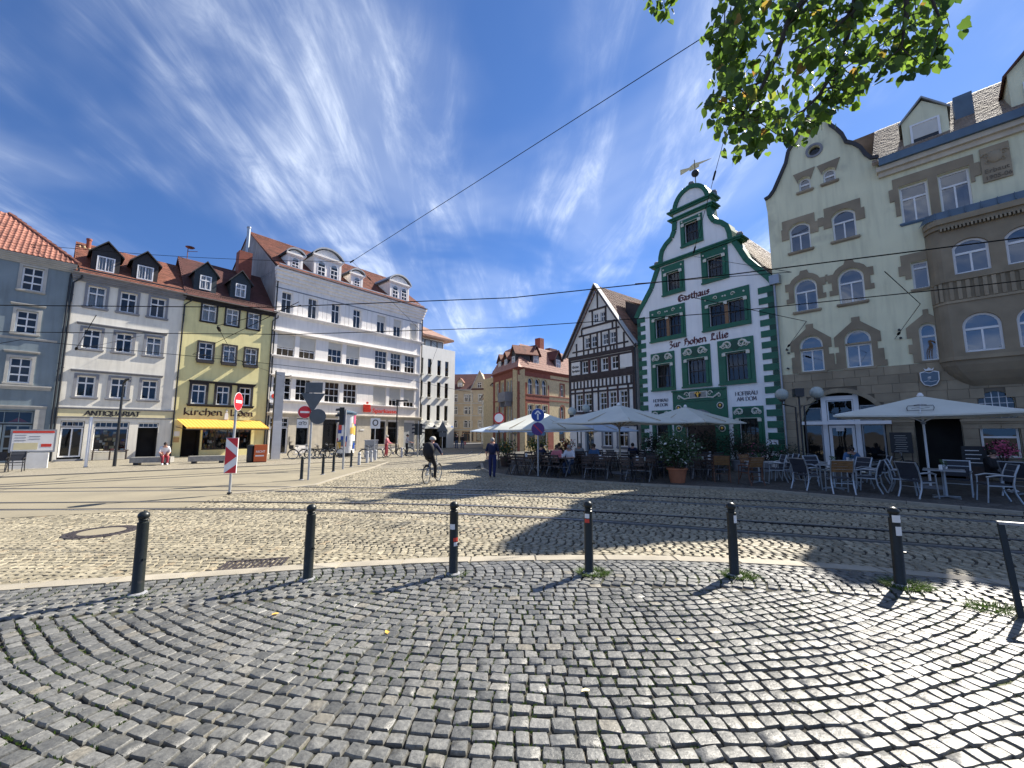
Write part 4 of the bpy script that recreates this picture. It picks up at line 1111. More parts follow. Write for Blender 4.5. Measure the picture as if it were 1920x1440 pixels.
H.part('roof', B().add([(-.3, .2, 14.5), (5.6, .2, 14.5), (5.6, 9, 14.5), (-.3, 9, 14.5), (-.3, .2, 14.75), (5.6, .2, 14.75), (5.6, 9, 14.75), (-.3, 9, 14.75), (-.3, 4.6, 17.4), (1.6, 4.6, 17.4)], [(0, 3, 2, 1), (0, 1, 5, 4), (1, 2, 6, 5), (4, 5, 9, 8), (5, 6, 9), (6, 7, 8, 9)]), 'roof_brown')
# ------------------------------------------------------------------ inn with the green and white gable
H = House('gabled_inn', 'white gabled inn with green window frames and quoins, Zur Hohen Lilie', 'house', (8.773, 28.824), -52)
cx = 4.65
half = [(4.35, 0), (4.35, 10.05), (4.5, 10.12), (4.25, 10.55), (3.75, 11.2), (3.2, 11.95), (2.76, 12.95), (2.6, 13.25), (2.42, 13.45), (2.38, 13.9), (2.25, 14.35), (1.92, 14.72), (1.5, 15.0), (1.30, 15.4), (1.25, 15.95), (1.25, 16.6)]
dome = [(1.22 * math.cos(a), 16.6 + 1.36 * math.sin(a)) for a in (PI / 2 * i / 9 for i in range(1, 9))]
half += dome
outline = [(cx + a, z) for a, z in half] + [(cx, 17.98)] + [(cx - a, z) for a, z in reversed(half)]
LR = ((0, .52, 4), (.52, 1, 4))
def scroll(b, x, z, s, flip=1, y=-.11):
    pts = [(x + flip * s * (.5 - t * .042) * math.cos(t * .75), y, z + s * (.5 - t * .042) * math.sin(t * .75)) for t in range(11)]
    b.tube(pts, [s * .13 * (1 - i / 14) for i in range(11)], 5)
def inn_window(ox0, ox1, oz0, oz1, ix0, ix1, iz0, iz1, mull=False, orn=2):
    if mull:
        m = (ix0 + ix1) / 2
        a = H.win(ix0, m - .10, iz0, iz1, y=.10, rows=((0, .5, 3), (.5, 1, 3)), fr='frame_dark', fw=.055); H.win(m + .10, ix1, iz0, iz1, y=.10, rows=((0, .5, 3), (.5, 1, 3)), fr='frame_dark', fw=.055)
        pl = B().box(m - .10, m + .10, -.06, .16, iz0, iz1)
        pl.out('mullion', 'wood_brown', H.e)
    else:
        a = H.win(ix0, ix1, iz0, iz1, y=.10, rows=LR, fr='frame_dark', fw=.055)
    b = B().prism(rect(ox0, oz0, ox1, oz1), -.075, -.002, 0, [rect(ix0, iz0, ix1, iz1)])
    b.box(ox0 - .03, ox1 + .03, -.15, -.076, oz0, oz0 + .10)                         # sill
    b.box(ix0 - .18, ix1 + .18, -.13, -.076, iz1 + .04, iz1 + .10)                   # lintel line
    for s in (ix0 - .10, ix1 + .10): b.box(s - .07, s + .07, -.12, -.076, iz0, iz1)
    g = H.part('window_surround', b, 'lilie_green')
    t = B()
    for s in [ix0 - .10, ix1 + .10] + ([(ix0 + ix1) / 2] if mull else []):
        t.box(s - .10, s + .10, -.17, -.121, iz1 - .14, iz1 + .035)
    t.box(ix0 - .16, ix1 + .16, -.14, -.131, iz1 + .05, iz1 + .075)
    t.out('capitals', 'lilie_ornament', g)
    zc = (iz1 + .1 + oz1) / 2; hh = (oz1 - iz1 - .1)
    o = B()
    xm = (ox0 + ox1) / 2
    for s in (-1, 1):
        o.cyl((xm + s * (ox1 - ox0) * .40, -.12, zc), (xm + s * (ox1 - ox0) * .40, -.074, zc), .055, 10)
        if orn == 2:
            scroll(o, xm + s * .40, zc, hh * .75, s); scroll(o, xm + s * .62, zc - .05, hh * .5, -s)
            o.tube([(xm + s * .25, -.1, zc + .1), (xm + s * .45, -.1, zc - .12), (xm + s * .7, -.1, zc)], .025, 5)
        elif orn == 1:
            o.cyl((xm + s * .07, -.12, zc), (xm + s * .07, -.074, zc), .05, 10); scroll(o, xm + s * .5, zc, hh * .45, s)
    o.out('ornament', 'lilie_ornament', g)
    if orn == 2: B().cyl((xm, -.10, zc), (xm, -.074, zc), hh * .40, 16).out('boss', 'lilie_green_dark', g)
inn_window(3.87, 5.35, 13.95, 15.82, 4.17, 5.08, 14.20, 15.48, orn=0)
inn_window(2.38, 3.98, 11.05, 13.12, 2.76, 3.66, 11.36, 12.55, orn=0); inn_window(5.13, 6.76, 11.10, 13.16, 5.50, 6.42, 11.40, 12.62, orn=0)
inn_window(1.32, 3.90, 8.03, 10.30, 1.74, 3.60, 8.32, 9.60, True, 1); inn_window(5.00, 7.80, 8.08, 10.36, 5.46, 7.48, 8.36, 9.66, True, 1)
inn_window(1.29, 3.02, 4.70, 7.28, 1.68, 2.74, 4.92, 6.45); inn_window(3.51, 5.37, 4.74, 7.34, 3.90, 5.06, 4.96, 6.50); inn_window(5.83, 7.83, 4.70, 7.38, 6.30, 7.44, 4.95, 6.55)
inn_window(6.47, 8.09, .95, 3.42, 6.82, 7.80, 1.15, 2.70); inn_window(1.20, 2.62, .95, 3.42, 1.5, 2.35, 1.15, 2.70)
door_l = arch(3.55, .06, 5.45, 3.15, .95, 12)
H.holes.append(door_l)
H.wall(outline, ['lilie_white', 'room'], .6, room=.55)
H.part('body', B().box(.32, 8.98, .6, 13, 0, 10.2), 'lilie_white')
# portal
b = B().prism(rect(2.80, 0.06, 6.20, 4.63), -.10, -.002, 0, [arch(3.55, .06, 5.45, 3.15, .95, 12)])
b.box(2.78, 6.22, -.2, -.101, 4.52, 4.63).box(2.9, 6.1, -.16, -.101, 3.90, 3.98)
pt_ = H.part('portal', b, 'lilie_green')
b = B(); l = arch(3.40, .5, 5.60, 3.32, 1.08, 14)[2:]
for p, q in zip(l, l[1:]): b.bar((p[0], -.13, p[1]), (q[0], -.13, q[1]), .07, .09)
b.out('arch_moulding', 'stone_grey', pt_)
B().prism(door_l, .30, .36).out('door', 'wood_dark', pt_)
b = B().box(3.95, 5.10, -.16, -.101, 4.06, 4.48)
for s in (-1, 1):
    scroll(b, cx - .12 + s * .72, 4.32, .34, s, -.15); scroll(b, cx - .12 + s * 1.25, 4.15, .30, -s, -.15)
    b.tube([(cx - .12 + s * .6, -.15, 4.1), (cx - .12 + s * .9, -.15, 4.05), (cx - .12 + s * 1.3, -.15, 4.3)], .05, 6)
b.out('cartouche', 'lilie_ornament', pt_)
B().box(4.02, 5.03, -.175, -.161, 4.11, 4.43).out('cartouche_field', 'wood_grey', pt_)
b = B().tube([(4.53, -.2, 4.12), (4.53, -.2, 4.45)], .04, 6)
for s in (-1, 1): b.tube([(4.53, -.2, 4.22), (4.53 + s * .1, -.2, 4.36), (4.53 + s * .14, -.2, 4.42), (4.53 + s * .18, -.2, 4.34)], .03, 6)
B().cyl((4.53, -.19, 4.28), (4.53, -.176, 4.28), .19, 16).out('lily_shield', 'wood_black', pt_); b.out('golden_lily', 'gold', pt_)
for x, z in ((5.82, 3.55), (5.86, 2.2), (3.2, 3.5), (3.16, 2.2)):
    m = B().cyl((x, -.14, z), (x, -.101, z), .20, 16).out('medallion', 'lilie_ornament', pt_)
    B().cyl((x, -.15, z), (x, -.141, z), .15, 16).out('medallion_field', 'wood_black', pt_)
    B().ball((x, -.16, z), .07, 8, 6, 0, (1, .5, 1.3)).out('relief', 'gold', pt_)
# green edging of the gable and its cornices
def edging(pts, t=.26, name='gable_edging'):
    for s in (-1, 1):
        b = B()
        for (a0, z0), (a1, z1) in zip(pts, pts[1:]):
            d = Vector((a1 - a0, z1 - z0)); n = Vector((d.y, -d.x)).normalized()
            if n.x < 0: n = -n
            q = [(a0 + n.x * .05, z0 + n.y * .05), (a1 + n.x * .05, z1 + n.y * .05), (a1 - n.x * t, z1 - n.y * t), (a0 - n.x * t, z0 - n.y * t)]
            b.prism([(cx + s * p[0], p[1]) for p in q], -.12, .66)
        H.part(name, b, 'lilie_green')
edging(half[2:8]); edging(half[8:15], .24); edging([(1.22, 16.62)] + dome + [(0, 17.98)], .22)
for hw, z0, z1 in ((3.05, 13.20, 13.40), (1.55, 15.98, 16.16), (1.58, 16.50, 16.70)):
    b = B().box(cx - hw + .1, cx + hw - .1, -.20, .66, z0, z0 + .1).box(cx - hw, cx + hw, -.28, .70, z0 + .1, z1)
    H.part('gable_cornice', b, 'lilie_green')
for hw, z in ((2.75, 13.42), (1.4, 16.72), (0, 18.0)):
    for s in ((-1, 1) if hw else (1,)):
        H.part('finial', B().lathe([(.20, 0), (.20, .10), (.14, .14), (.19, .2), (.16, .3), (.06, .36), (0, .38)], 10, (cx + s * hw, .2, z)), 'stone_grey', smooth=True)
b = B().cyl((cx + .25, .3, 17.9), (cx + .25, .3, 19.8), .03, 6).ball((cx + .25, .3, 18.85), .24, 12, 8)
vn = H.part('weather_vane', b, 'metal_dark', smooth=True)
B().prism([(cx - .75, 19.25), (cx - .15, 19.30), (cx - .1, 19.18), (cx + .5, 19.18), (cx + .55, 19.34), (cx + 1.35, 19.30), (cx + .6, 19.46), (cx + .2, 19.58), (cx - .15, 19.45), (cx - .75, 19.62)], .28, .32).out('vane_figure', 'lilie_gold', vn)
# quoins: every block is a piece
for k in range(16):
    z = .35 + .62 * k
    if z + .36 < 10.05:
        H.box('quoin', 8.24, 9.02, -.05, .3, z, z + .36, 'lilie_green'); H.box('quoin', .30, .92, -.05, .3, z, z + .36, 'lilie_green')
        if z + .62 < 10.1: H.box('quoin', 8.70, 9.018, -.046, .3, z + .37, z + .61, 'lilie_green_dark'); H.box('quoin', .302, .54, -.046, .3, z + .37, z + .61, 'lilie_green_dark')
pen_text(H, 'Gasthaus', GOTHIC, 3.45, 10.45, 2.1, .42, .085, 42, 'letter_dark', slope=.01)
pen_text(H, 'Zur Hohen Lilie', GOTHIC, 2.66, 7.50, 3.85, .42, .085, 42, 'letter_dark', slope=.012)
pen_text(H, 'HOFBR\u00c4U', ROMAN, 6.66, 4.05, 1.2, .22, .035, 15, 'letter_grey'); pen_text(H, 'AM DOM', ROMAN, 6.74, 3.74, 1.05, .22, .035, 15, 'letter_grey')
pen_text(H, 'HOFBR\u00c4U', ROMAN, 1.33, 3.98, 1.1, .20, .035, 15, 'letter_grey'); pen_text(H, 'AM DOM', ROMAN, 1.42, 3.68, .95, .20, .035, 15, 'letter_grey')
# the long roof behind the gable: ridge runs back
def gable_roof(H, cx, hw, ze, zr, y0, y1, m, tiles_right=True, tiles_left=False, over=.12, tm=None):
    for s, tl in ((1, tiles_right), (-1, tiles_left)):
        e = thing_part(H, cx, s)
        L = math.hypot(hw, zr - ze); b = B()
        def pt(y, t, h): 
            ux, uz = -s * hw / L, (zr - ze) / L; nx, nz = s * (zr - ze) / L, hw / L
            return (cx + s * hw + ux * t + nx * h, y, ze + uz * t + nz * h)
        vs = [pt(y0, 0, 0), pt(y1, 0, 0), pt(y1, L, 0), pt(y0, L, 0), pt(y0, 0, -over), pt(y1, 0, -over), pt(y1, L, -over), pt(y0, L, -over)]
        f = [(0, 1, 2, 3), (7, 6, 5, 4), (0, 4, 5, 1), (1, 5, 6, 2), (2, 6, 7, 3), (3, 7, 4, 0)]
        b.add(vs, f if s > 0 else [q[::-1] for q in f])
        if tl:
            tb = tile_mesh(m); ny = int((y1 - y0) / .25); nt = int(L / .38)
            for j in range(nt):
                for i in range(ny):
                    jit = random.uniform(-.006, .006)
                    b.add([pt(y0 + (i + p[0] / .25) * (y1 - y0) / ny, (j + p[1] / .4) * L / nt, p[2] + .004 + jit) for p in tb.v], tb.f if s > 0 else [q[::-1] for q in tb.f])
        H.part('roof', b, m)
def thing_part(*a): return None
gable_roof(H, cx, 4.55, 10.15, 16.9, .62, 13, 'roof_tan')
H.part('gable_end', B().add([(.3, 12.9, 10.1), (9, 12.9, 10.1), (cx, 12.9, 16.8)], [(0, 2, 1)]), 'lilie_white')
b = B().tube([(9.10, -.12, 10.0), (9.10, -.12, .1)], .06, 8).box(8.92, 9.40, -.30, .05, 9.95, 10.45)
H.part('downpipe', b, 'metal_zinc')

# ------------------------------------------------------------------ half-timbered house
H = House('half_timbered_house', 'dark half-timbered house with white infill and steep gable beside the inn', 'house', (4.809, 33.898), -52)
cx = 3.15
tw = dict(y=.06, rows=((0, .5, 2), (.5, 1, 2)), fw=.05)
for x0 in (2.72, 3.40): H.win(x0, x0 + .45, 10.55, 11.28, **tw)
for x0 in (1.76, 2.46, 3.58, 4.30): H.win(x0, x0 + .50, 8.66, 9.52, **tw)
for x0 in (1.42, 2.34, 3.43, 4.36): H.win(x0, x0 + .58, 6.70, 7.64, **tw)
for x0 in (.76, 1.67, 3.16, 4.07, 5.03): H.win(x0, x0 + .62, 3.65, 4.98, y=.06, rows=((0, .36, 2), (.36, .70, 2), (.70, 1, 2)), fw=.05)
for x0, x1, z0, z1 in ((3.35, 4.15, .95, 2.25), (4.75, 5.6, .95, 2.25)): H.win(x0, x1, z0, z1, fw=.06, sur=(.12, .03, 'stone_grey'), sill=(.12, .12, .1, 'stone_grey'))
H.holes.append(rect(1.55, .06, 2.45, 2.35)); H.win(1.58, 2.42, .08, 2.33, y=.2, rows=((0, .5, 1), (.5, 1, 1)), fr='metal_blue', fw=.16, hole=False, name='door')
half = [(3.22, 0), (3.22, 8.1), (3.42, 8.25), (3.0, 8.75), (2.6, 9.35), (0, 13.3)]
H.wall([(cx + a, z) for a, z in half] + [(cx - a, z) for a, z in reversed(half[:-1])], ['infill', 'room'], .5, room=.45)
H.part('body', B().box(.0, 6.3, .5, 10, 0, 8.1), 'infill')
def beam(x0, z0, x1, z1, w=.16, m='timber', y=.05):
    b = B()
    d = Vector((x1 - x0, z1 - z0)); n = Vector((-d.y, d.x)).normalized() * w / 2
    k = beam.k = (beam.k + 1) % 7
    b.prism([(x0 - n.x, z0 - n.y), (x1 - n.x, z1 - n.y), (x1 + n.x, z1 + n.y), (x0 + n.x, z0 + n.y)] if True else None, -y - .002 * k, -.002)
    return H.part('beam', b, m)
beam.k = 0
X0, X1 = -.05, 6.36
for z, w in ((8.0, .30), (7.72, .16), (6.42, .34), (6.16, .18), (5.44, .14), (5.12, .14), (3.50, .20), (2.62, .36)): beam(X0, z, X1, z, w, y=.08 if w > .25 else .05)
for x in (.05, 6.28): beam(x, 2.4, x, 8.0, .22)
def sl(z): return cx - (2.95 - (z - 8.2) * .60), cx + (2.95 - (z - 8.2) * .60)      # between the slopes
for z, w in ((10.34, .15), (9.75, .13), (11.62, .14), (8.52, .12)):
    a, c = sl(z); beam(a, z, c, z, w)
for x, z0, z1 in ((cx, 11.6, 13.0), (2.60, 10.3, 11.6), (3.94, 10.3, 11.6), (1.62, 8.1, 9.7), (2.36, 8.5, 9.7), (3.05, 8.1, 9.7), (3.45, 8.1, 9.7), (4.19, 8.5, 9.7), (4.90, 8.1, 10.3), (.85, 8.1, 9.2), (5.55, 8.1, 9.3), (1.45, 9.7, 10.3), (4.55, 9.7, 10.3), (2.1, 8.1, 8.5), (2.7, 8.1, 8.5), (3.85, 8.1, 8.5), (4.3, 8.1, 8.5), (4.62, 8.1, 8.5)): beam(x, z0, x, z1, .12)
for x0, x1 in ((.12, .60), (1.28, 1.40), (2.02, 2.32), (2.94, 3.41), (4.03, 4.34), (4.96, 5.10)):
    if x1 - x0 < .2: beam((x0 + x1) / 2, 6.55, (x0 + x1) / 2, 7.7, .13)
    else: beam((x0 + x1) / 2, 6.55, (x0 + x1) / 2, 7.7, (x1 - x0) * .75, 'timber_red' if x0 in (2.02, 4.03) else 'timber')
for x, s in ((.55, 1), (6.0, -1)): 
    for k in range(3): H.box('bracket', x - .34 + .0 * k, x + .34, -.06 - .01 * k, -.002, 6.58 + .0, 6.72 + .0, 'timber') if k == 0 else None
for x in (1.32, 2.18, 3.14, 4.2, 5.05): beam(x, 6.55, x, 7.7, .11, 'timber_red')
for k in range(16): beam(.50 + .37 * k, 5.45, .50 + .37 * k, 6.05, .13)
for x in (.62, 1.54, 2.42, 3.02, 3.92, 4.86, 5.78): beam(x, 3.5, x, 5.45, .14, 'timber_red' if x in (1.54, 3.92, 4.86) else 'timber')
for x in (1.1, 2.0, 3.5, 4.4, 5.3): beam(x, 3.62, x, 3.60, .10)
for x0, z0, x1, z1 in ((.1, 8.15, 1.25, 9.7), (6.2, 8.15, 5.05, 9.7), (2.7, 11.7, 3.1, 12.8), (3.6, 11.7, 3.2, 12.8)): pass
H.box('plaque', .28, 1.22, -.07, -.002, 6.62, 7.66, 'infill'); H.box('plaque', 5.18, 6.22, -.07, -.002, 6.66, 7.64, 'infill')
pen_text(H, 'Gr\u00fcne', dict(GOTHIC, **{'\u00fc': (.48, GOTHIC['u'][1] + [[(.1,.78),(.14,.82)], [(.26,.78),(.3,.82)]])}), .40, 7.18, .7, .22, .035, 40, 'letter_black', y=-.072); pen_text(H, 'Apotheke', GOTHIC, .34, 6.85, .85, .20, .03, 40, 'letter_black', y=-.072)
for s in (-1, 1):        # barge boards following the flared slopes
    b = B(); pr = [(3.62, 8.02), (3.1, 8.75), (2.7, 9.35), (0, 13.45)]
    for (a0, z0), (a1, z1) in zip(pr, pr[1:]):
        b.prism([(cx + s * a0, z0 - .12), (cx + s * a1, z1 - .12), (cx + s * a1, z1 + .20), (cx + s * a0, z0 + .20)], -.42, -.30)
    H.part('barge_board', b, 'timber')
    b = B()
    vs = []
    for a, z in pr: vs += [(cx + s * a, -.45, z + .205), (cx + s * a, .02, z + .205), (cx + s * a, -.45, z + .10), (cx + s * a, .02, z + .10)]
    fs = []
    for i in range(3):
        o, q = 4 * i, 4 * i + 4
        fs += [(o, o + 1, q + 1, q), (o + 2, q + 2, q + 3, o + 3), (o, q, q + 2, o + 2)]
    H.part('verge', b.add(vs, fs if s > 0 else [f[::-1] for f in fs]), 'concrete_mast')
gable_roof(H, cx, 3.5, 8.2, 13.45, .0, 10.2, 'roof_brown', True, True)
b = B().prism([(4.6, 10.2), (7.1, 10.2), (7.1, 10.9), (4.6, 12.2)], 1.6, 6.0)
H.part('shed_dormer', b, 'slate')
t = B()
for k in range(10):
    for j in range(16):
        x0 = 4.4 + .28 * k
        t.add([(x0 + p[1] * .72, 1.5 + .28 * j + p[0], 12.36 - (x0 + p[1] * .72 - 4.4) * .50 + p[2] + .02) for p in tile_mesh('x').v], [f[::-1] for f in tile_mesh('x').f])
t.add([(4.3, 1.45, 12.38), (7.3, 1.45, 10.90), (7.3, 6.1, 10.90), (4.3, 6.1, 12.38)], [(0, 1, 2, 3)])
H.part('shed_roof', t, 'roof_red')
b = B().tube([(6.5, -.12, 8.0), (6.5, -.12, .1)], .06, 8); H.part('downpipe', b, 'metal_dark')

# ------------------------------------------------------------------ cream and sandstone building on the right
H = House('cream_stone_building', 'tall cream and sandstone building with curved gable and bay, dated 1905-06', 'building', (14.319, 21.726), -46)
W2 = 14.0
gab = [(4.68, 14.25), (4.72, 15.05), (4.45, 15.12), (4.25, 15.42), (4.08, 15.9), (3.85, 16.22), (3.58, 16.45), (3.45, 16.95), (3.25, 17.35), (3.03, 17.7), (3.0, 18.05), (2.85, 18.42), (2.60, 18.65), (2.38, 18.72),
       (2.15, 18.65), (1.92, 18.42), (1.75, 18.1), (1.55, 17.65), (1.25, 17.2), (1.1, 16.6), (.75, 15.9), (.45, 15.3), (.20, 15.0), (-.06, 14.92)]
def stone_sur(x0, x1, z0, z1, rise, t=.17, y=-.05):
    pass
WN = dict(y=.16, fw=.075, gl='glass_coated')
WR = ((0, .60, 2), (.60, 1, 1))
arches = []
def aw(x0, x1, z0, z1, rise, rows=WR, **k): 
    H.win(x0, x1, z0, z1, rows=rows, rise=rise, **WN, sill=(.12, .10, .10, 'sandstone'), **k)
for x0 in (1.52, 2.57): aw(x0, x0 + .52, 14.72, 15.46, .24, rows=((0, .5, 1), (.5, 1, 1)))
for x0 in (.92, 2.76): aw(x0, x0 + .92, 11.52, 13.06, .28)
for x0 in (.93, 2.77): aw(x0, x0 + .98, 8.25, 9.96, .46)
for x0 in (.97, 2.81): aw(x0, x0 + .97, 5.05, 6.88, .47)
for x0 in (5.30, 6.56): H.win(x0, x0 + .92, 11.50, 13.27, rows=((0, .66, 2), (.66, 1, 1)), **WN, sill=(.1, .08, .08, 'metal_blue'), cur=.62)
for x0 in (9.2, 10.5, 12.0): H.win(x0, x0 + .92, 11.50, 13.27, rows=((0, .66, 2), (.66, 1, 1)), **WN)
H.win(5.40, 5.95, 8.34, 9.58, rows=((0, .78, 1), (.78, 1, 1)), **WN, sill=(.1, .08, .08, 'sandstone')); H.win(5.40, 5.95, 5.08, 6.74, rows=((0, .66, 1), (.66, 1, 1)), rise=.26, **WN, sill=(.1, .08, .08, 'sandstone'))
big = arch(.80, .10, 3.98, 3.90, 1.45, 16)
H.holes.append(big)
dark_door = rect(4.92, .06, 6.32, 2.72); H.holes.append(dark_door)
H.holes.append(rect(6.80, .95, 7.84, 2.2)); rnd = arch(6.86, 2.55, 7.82, 3.62, .48, 12); H.holes.append(rnd)
H.holes += [rect(9.2, .3, 11.2, 2.7), rect(12, .3, 13.6, 2.7)]
oc = [(2.32 + .25 * math.cos(2*PI*i/16), 16.72 + .25 * math.sin(2*PI*i/16)) for i in range(16)]; H.holes.append(oc)
H.wall([(0, 0), (W2, 0), (W2, 14.25)] + gab + [(-.02, 14.4), (0, 14.2)], ['plaster_cream', 'room'], 1.3, room=1.2)
H.part('body', B().box(0, W2, 1.32, 11, 0, 14.2), 'plaster_cream')
# gable coping
b = B()
gg = gab[1:]
for p, q in zip(gg, gg[1:]):
    d = Vector((q[0] - p[0], q[1] - p[1])); n = Vector((d.y, -d.x)).normalized() * .10
    b.prism([(p[0] - n.x * .2, p[1] - n.y * .2), (p[0] + n.x * 1.3, p[1] + n.y * 1.3), (q[0] + n.x * 1.3, q[1] + n.y * 1.3), (q[0] - n.x * .2, q[1] - n.y * .2)], -.14, 1.36)
H.part('gable_coping', b, 'slate')
ocr = [(2.32 + .38 * math.cos(2*PI*i/20), 16.72 + .38 * math.sin(2*PI*i/20)) for i in range(20)]
H.part('oculus_ring', B().prism(ocr, -.06, -.002, 0, [[(2.32 + .27 * math.cos(2*PI*i/20), 16.72 + .27 * math.sin(2*PI*i/20)) for i in range(20)]]), 'stone_grey'); H.part('oculus_pane', B().add([(p[0], .15, p[1]) for p in oc], [tuple(range(16))]), 'glass')
# sandstone dressings round the windows
def dressing(poly, holes, name='stone_dressing', y=-.05): return H.part(name, B().prism(poly, y, -.002, 0, holes), 'sandstone')
for x0 in (1.52, 2.57): dressing([(x0 - .02, 15.22), (x0 - .2, 15.78), (x0 + .76, 15.82), (x0 + .54, 15.22), (x0 + .5, 15.4), (x0 + .26, 15.50), (x0 + .02, 15.4)], [])
for x0 in (.92, 2.76):
    dressing([(x0 - .34, 12.28), (x0 - .01, 12.28), (x0 - .01, 12.78), (x0 + .2, 13.02), (x0 + .46, 13.075), (x0 + .72, 13.02), (x0 + .93, 12.78), (x0 + .93, 12.28), (x0 + 1.28, 12.28), (x0 + 1.28, 12.85), (x0 + 1.16, 12.85), (x0 + 1.16, 13.36), (x0 - .28, 13.36), (x0 - .28, 12.9), (x0 - .34, 12.9)], [])
H.box('stone_dressing', 2.20, 2.42, -.045, -.002, 12.5, 12.95, 'sandstone')
for x0, w in ((.93, .98), (2.77, .98)):
    l = arch(x0 - .01, 9.40, x0 + w + .01, 9.975, .465, 10)[2:]; L2 = arch(x0 - .24, 9.40, x0 + w + .24, 10.24, .62, 10)[2:]
    dressing([(x0 + w + .01, 8.75)] + l + [(x0 - .01, 8.75), (x0 - .36, 8.75), (x0 - .36, 9.0), (x0 - .24, 9.0), (x0 - .24, 9.42), (x0 - .38, 9.42), (x0 - .38, 9.82), (x0 - .16, 9.82)] + [p for p in reversed(L2) if 9.86 < p[1] and p[0] < x0 + w / 2 - .16] + [(x0 + w / 2 - .15, 10.40), (x0 + w / 2 + .15, 10.40)] + [p for p in reversed(L2) if 9.86 < p[1] and p[0] > x0 + w / 2 + .16] + [(x0 + w + .16, 9.82), (x0 + w + .38, 9.82), (x0 + w + .38, 9.42), (x0 + w + .24, 9.42), (x0 + w + .24, 9.0), (x0 + w + .36, 9.0), (x0 + w + .36, 8.75)], [])
dressing(rect(2.30, 9.55, 2.39, 9.9), [])
for x0, w in ((.97, .97), (2.81, .97), (5.40, .55)):
    zc = 6.88 if w > .9 else 6.74
    l = arch(x0 - .01, 5.6, x0 + w + .01, zc + .015, .475 if w > .9 else .265, 10)[2:]
    k = w * .5
    dressing([(x0 + w + .01, 5.02)] + l + [(x0 - .01, 5.02), (x0 - .55 * k - .12, 5.02), (x0 - .55 * k - .12, 5.45), (x0 - .38, 5.45), (x0 - .38, 5.85), (x0 - .24, 5.85), (x0 - .24, 6.15), (x0 - .40, 6.15), (x0 - .40, 6.62), (x0 + w * .34, zc + .40), (x0 + w * .34, zc + .62), (x0 + w * .66, zc + .62), (x0 + w * .66, zc + .40), (x0 + w + .36, 6.66), (x0 + w + .36, 6.2), (x0 + w + .22, 6.2), (x0 + w + .22, 5.85), (x0 + w + .42, 5.85), (x0 + w + .42, 5.3), (x0 + w + .5, 5.3), (x0 + w + .5, 5.02)], [])
    H.box('transom', x0, x0 + w, .02, .14, zc - .72 + .02, zc - .62, 'sandstone') if w > .9 else None
dressing([(4.95, 12.66), (5.12, 12.66), (5.12, 11.9), (5.28, 11.9), (5.28, 13.29), (6.24, 13.29), (6.24, 11.5), (6.54, 11.5), (6.54, 13.29), (7.50, 13.29), (7.50, 12.5), (7.62, 12.5), (7.62, 12.72), (7.8, 12.72), (7.8, 13.3), (7.64, 13.3), (7.64, 13.72), (5.10, 13.72), (5.10, 13.25), (4.95, 13.25)], [])
dressing([(4.98, 9.05), (5.18, 9.05), (5.18, 8.85), (5.38, 8.85), (5.38, 9.60), (5.96, 9.60), (5.96, 10.0), (5.08, 10.0), (5.08, 9.5), (4.98, 9.5)], [])
# relief with crest and date
rl = H.box('relief', 7.82, 8.62, -.08, -.002, 12.30, 13.80, 'sandstone')
font_text('Erbaut', .26, 'sandstone_joint', rl, (7.88, -.085, 12.66), ext=.012, width=.66); font_text('1905-06', .24, 'sandstone_joint', rl, (7.88, -.085, 12.38), ext=.012, width=.68)
b = B().ball((8.22, -.09, 13.30), .24, 10, 8, 0, (.9, .35, 1.1))
for s in (-1, 1): scroll(b, 8.22 + s * .25, 13.42, .26, s, -.10); scroll(b, 8.22 + s * .2, 13.12, .2, -s, -.10)
b.out('crest', 'sandstone', rl, smooth=True)
# ashlar: each block a piece, joints recessed
def row_free(z, x0, x1, extra=()):
    iv = [(x0, x1)]
    for h in H.holes + list(extra):
        xs = []
        for i in range(len(h)):
            (ax, az), (bx, bz) = h[i], h[(i + 1) % len(h)]
            if (az > z) != (bz > z): xs.append(ax + (bx - ax) * (z - az) / (bz - az))
        if len(xs) >= 2:
            a, c = min(xs) - .02, max(xs) + .02
            iv = [q for (p, r) in iv for q in (((p, min(r, a)), (max(p, c), r)) if a < r and c > p else ((p, r),)) if q[1] - q[0] > .05]
    return iv
rb = random.Random(11)
H.part('joint_bed', B().prism(rect(.01, .06, W2, 4.98), -.022, -.004, 0, [big, dark_door, rect(6.80, .95, 7.84, 2.2), rnd, rect(9.2, .3, 11.2, 2.7), rect(12, .3, 13.6, 2.7)]), 'sandstone_joint')
def blk(w, h): return cached(('blk', round(w, 2), round(h, 2)), lambda: B().box(.007, w - .007, 0, .05, .006, h - .006).mesh('stone_block', 'sandstone'))
nrow = 12; rh = 4.92 / nrow
ring = arch(.62, .10, 4.16, 4.10, 1.55, 16)
for k in range(nrow):
    z = .06 + k * rh
    for a, c in row_free(z + rh / 2, .02, 9.2, [ring]):
        x = a
        while x < c - .04:
            w = round(rb.choice((.52, .62, .72, .86)), 2)
            if c - x - w < .3: w = round(c - x, 2)
            w = min(w, round(c - x, 2))
            ob('stone_block', blk(w, rh), H.e, (x, -.055 - rb.uniform(0, .012), z)); x += w
l0, l1 = arch(.80, .10, 3.98, 3.90, 1.45, 16), arch(.62, .10, 4.16, 4.10, 1.55, 16)
for i in range(2, len(l0) - 1):
    H.part('voussoir', B().prism([l0[i], l1[i], l1[i + 1], l0[i + 1]][::-1], -.10, -.004), 'sandstone')
for xa, xb in ((.62, .80), (3.98, 4.16)): H.box('jamb', xa, xb, -.10, -.004, .10, 2.5, 'sandstone')
for i, z in enumerate((2.3,)): H.cornice('impost', 4.2, 4.9, 2.2, 2.5, .16, 'sandstone'); H.cornice('impost', 6.34, 9.0, 2.25, 2.48, .16, 'sandstone')
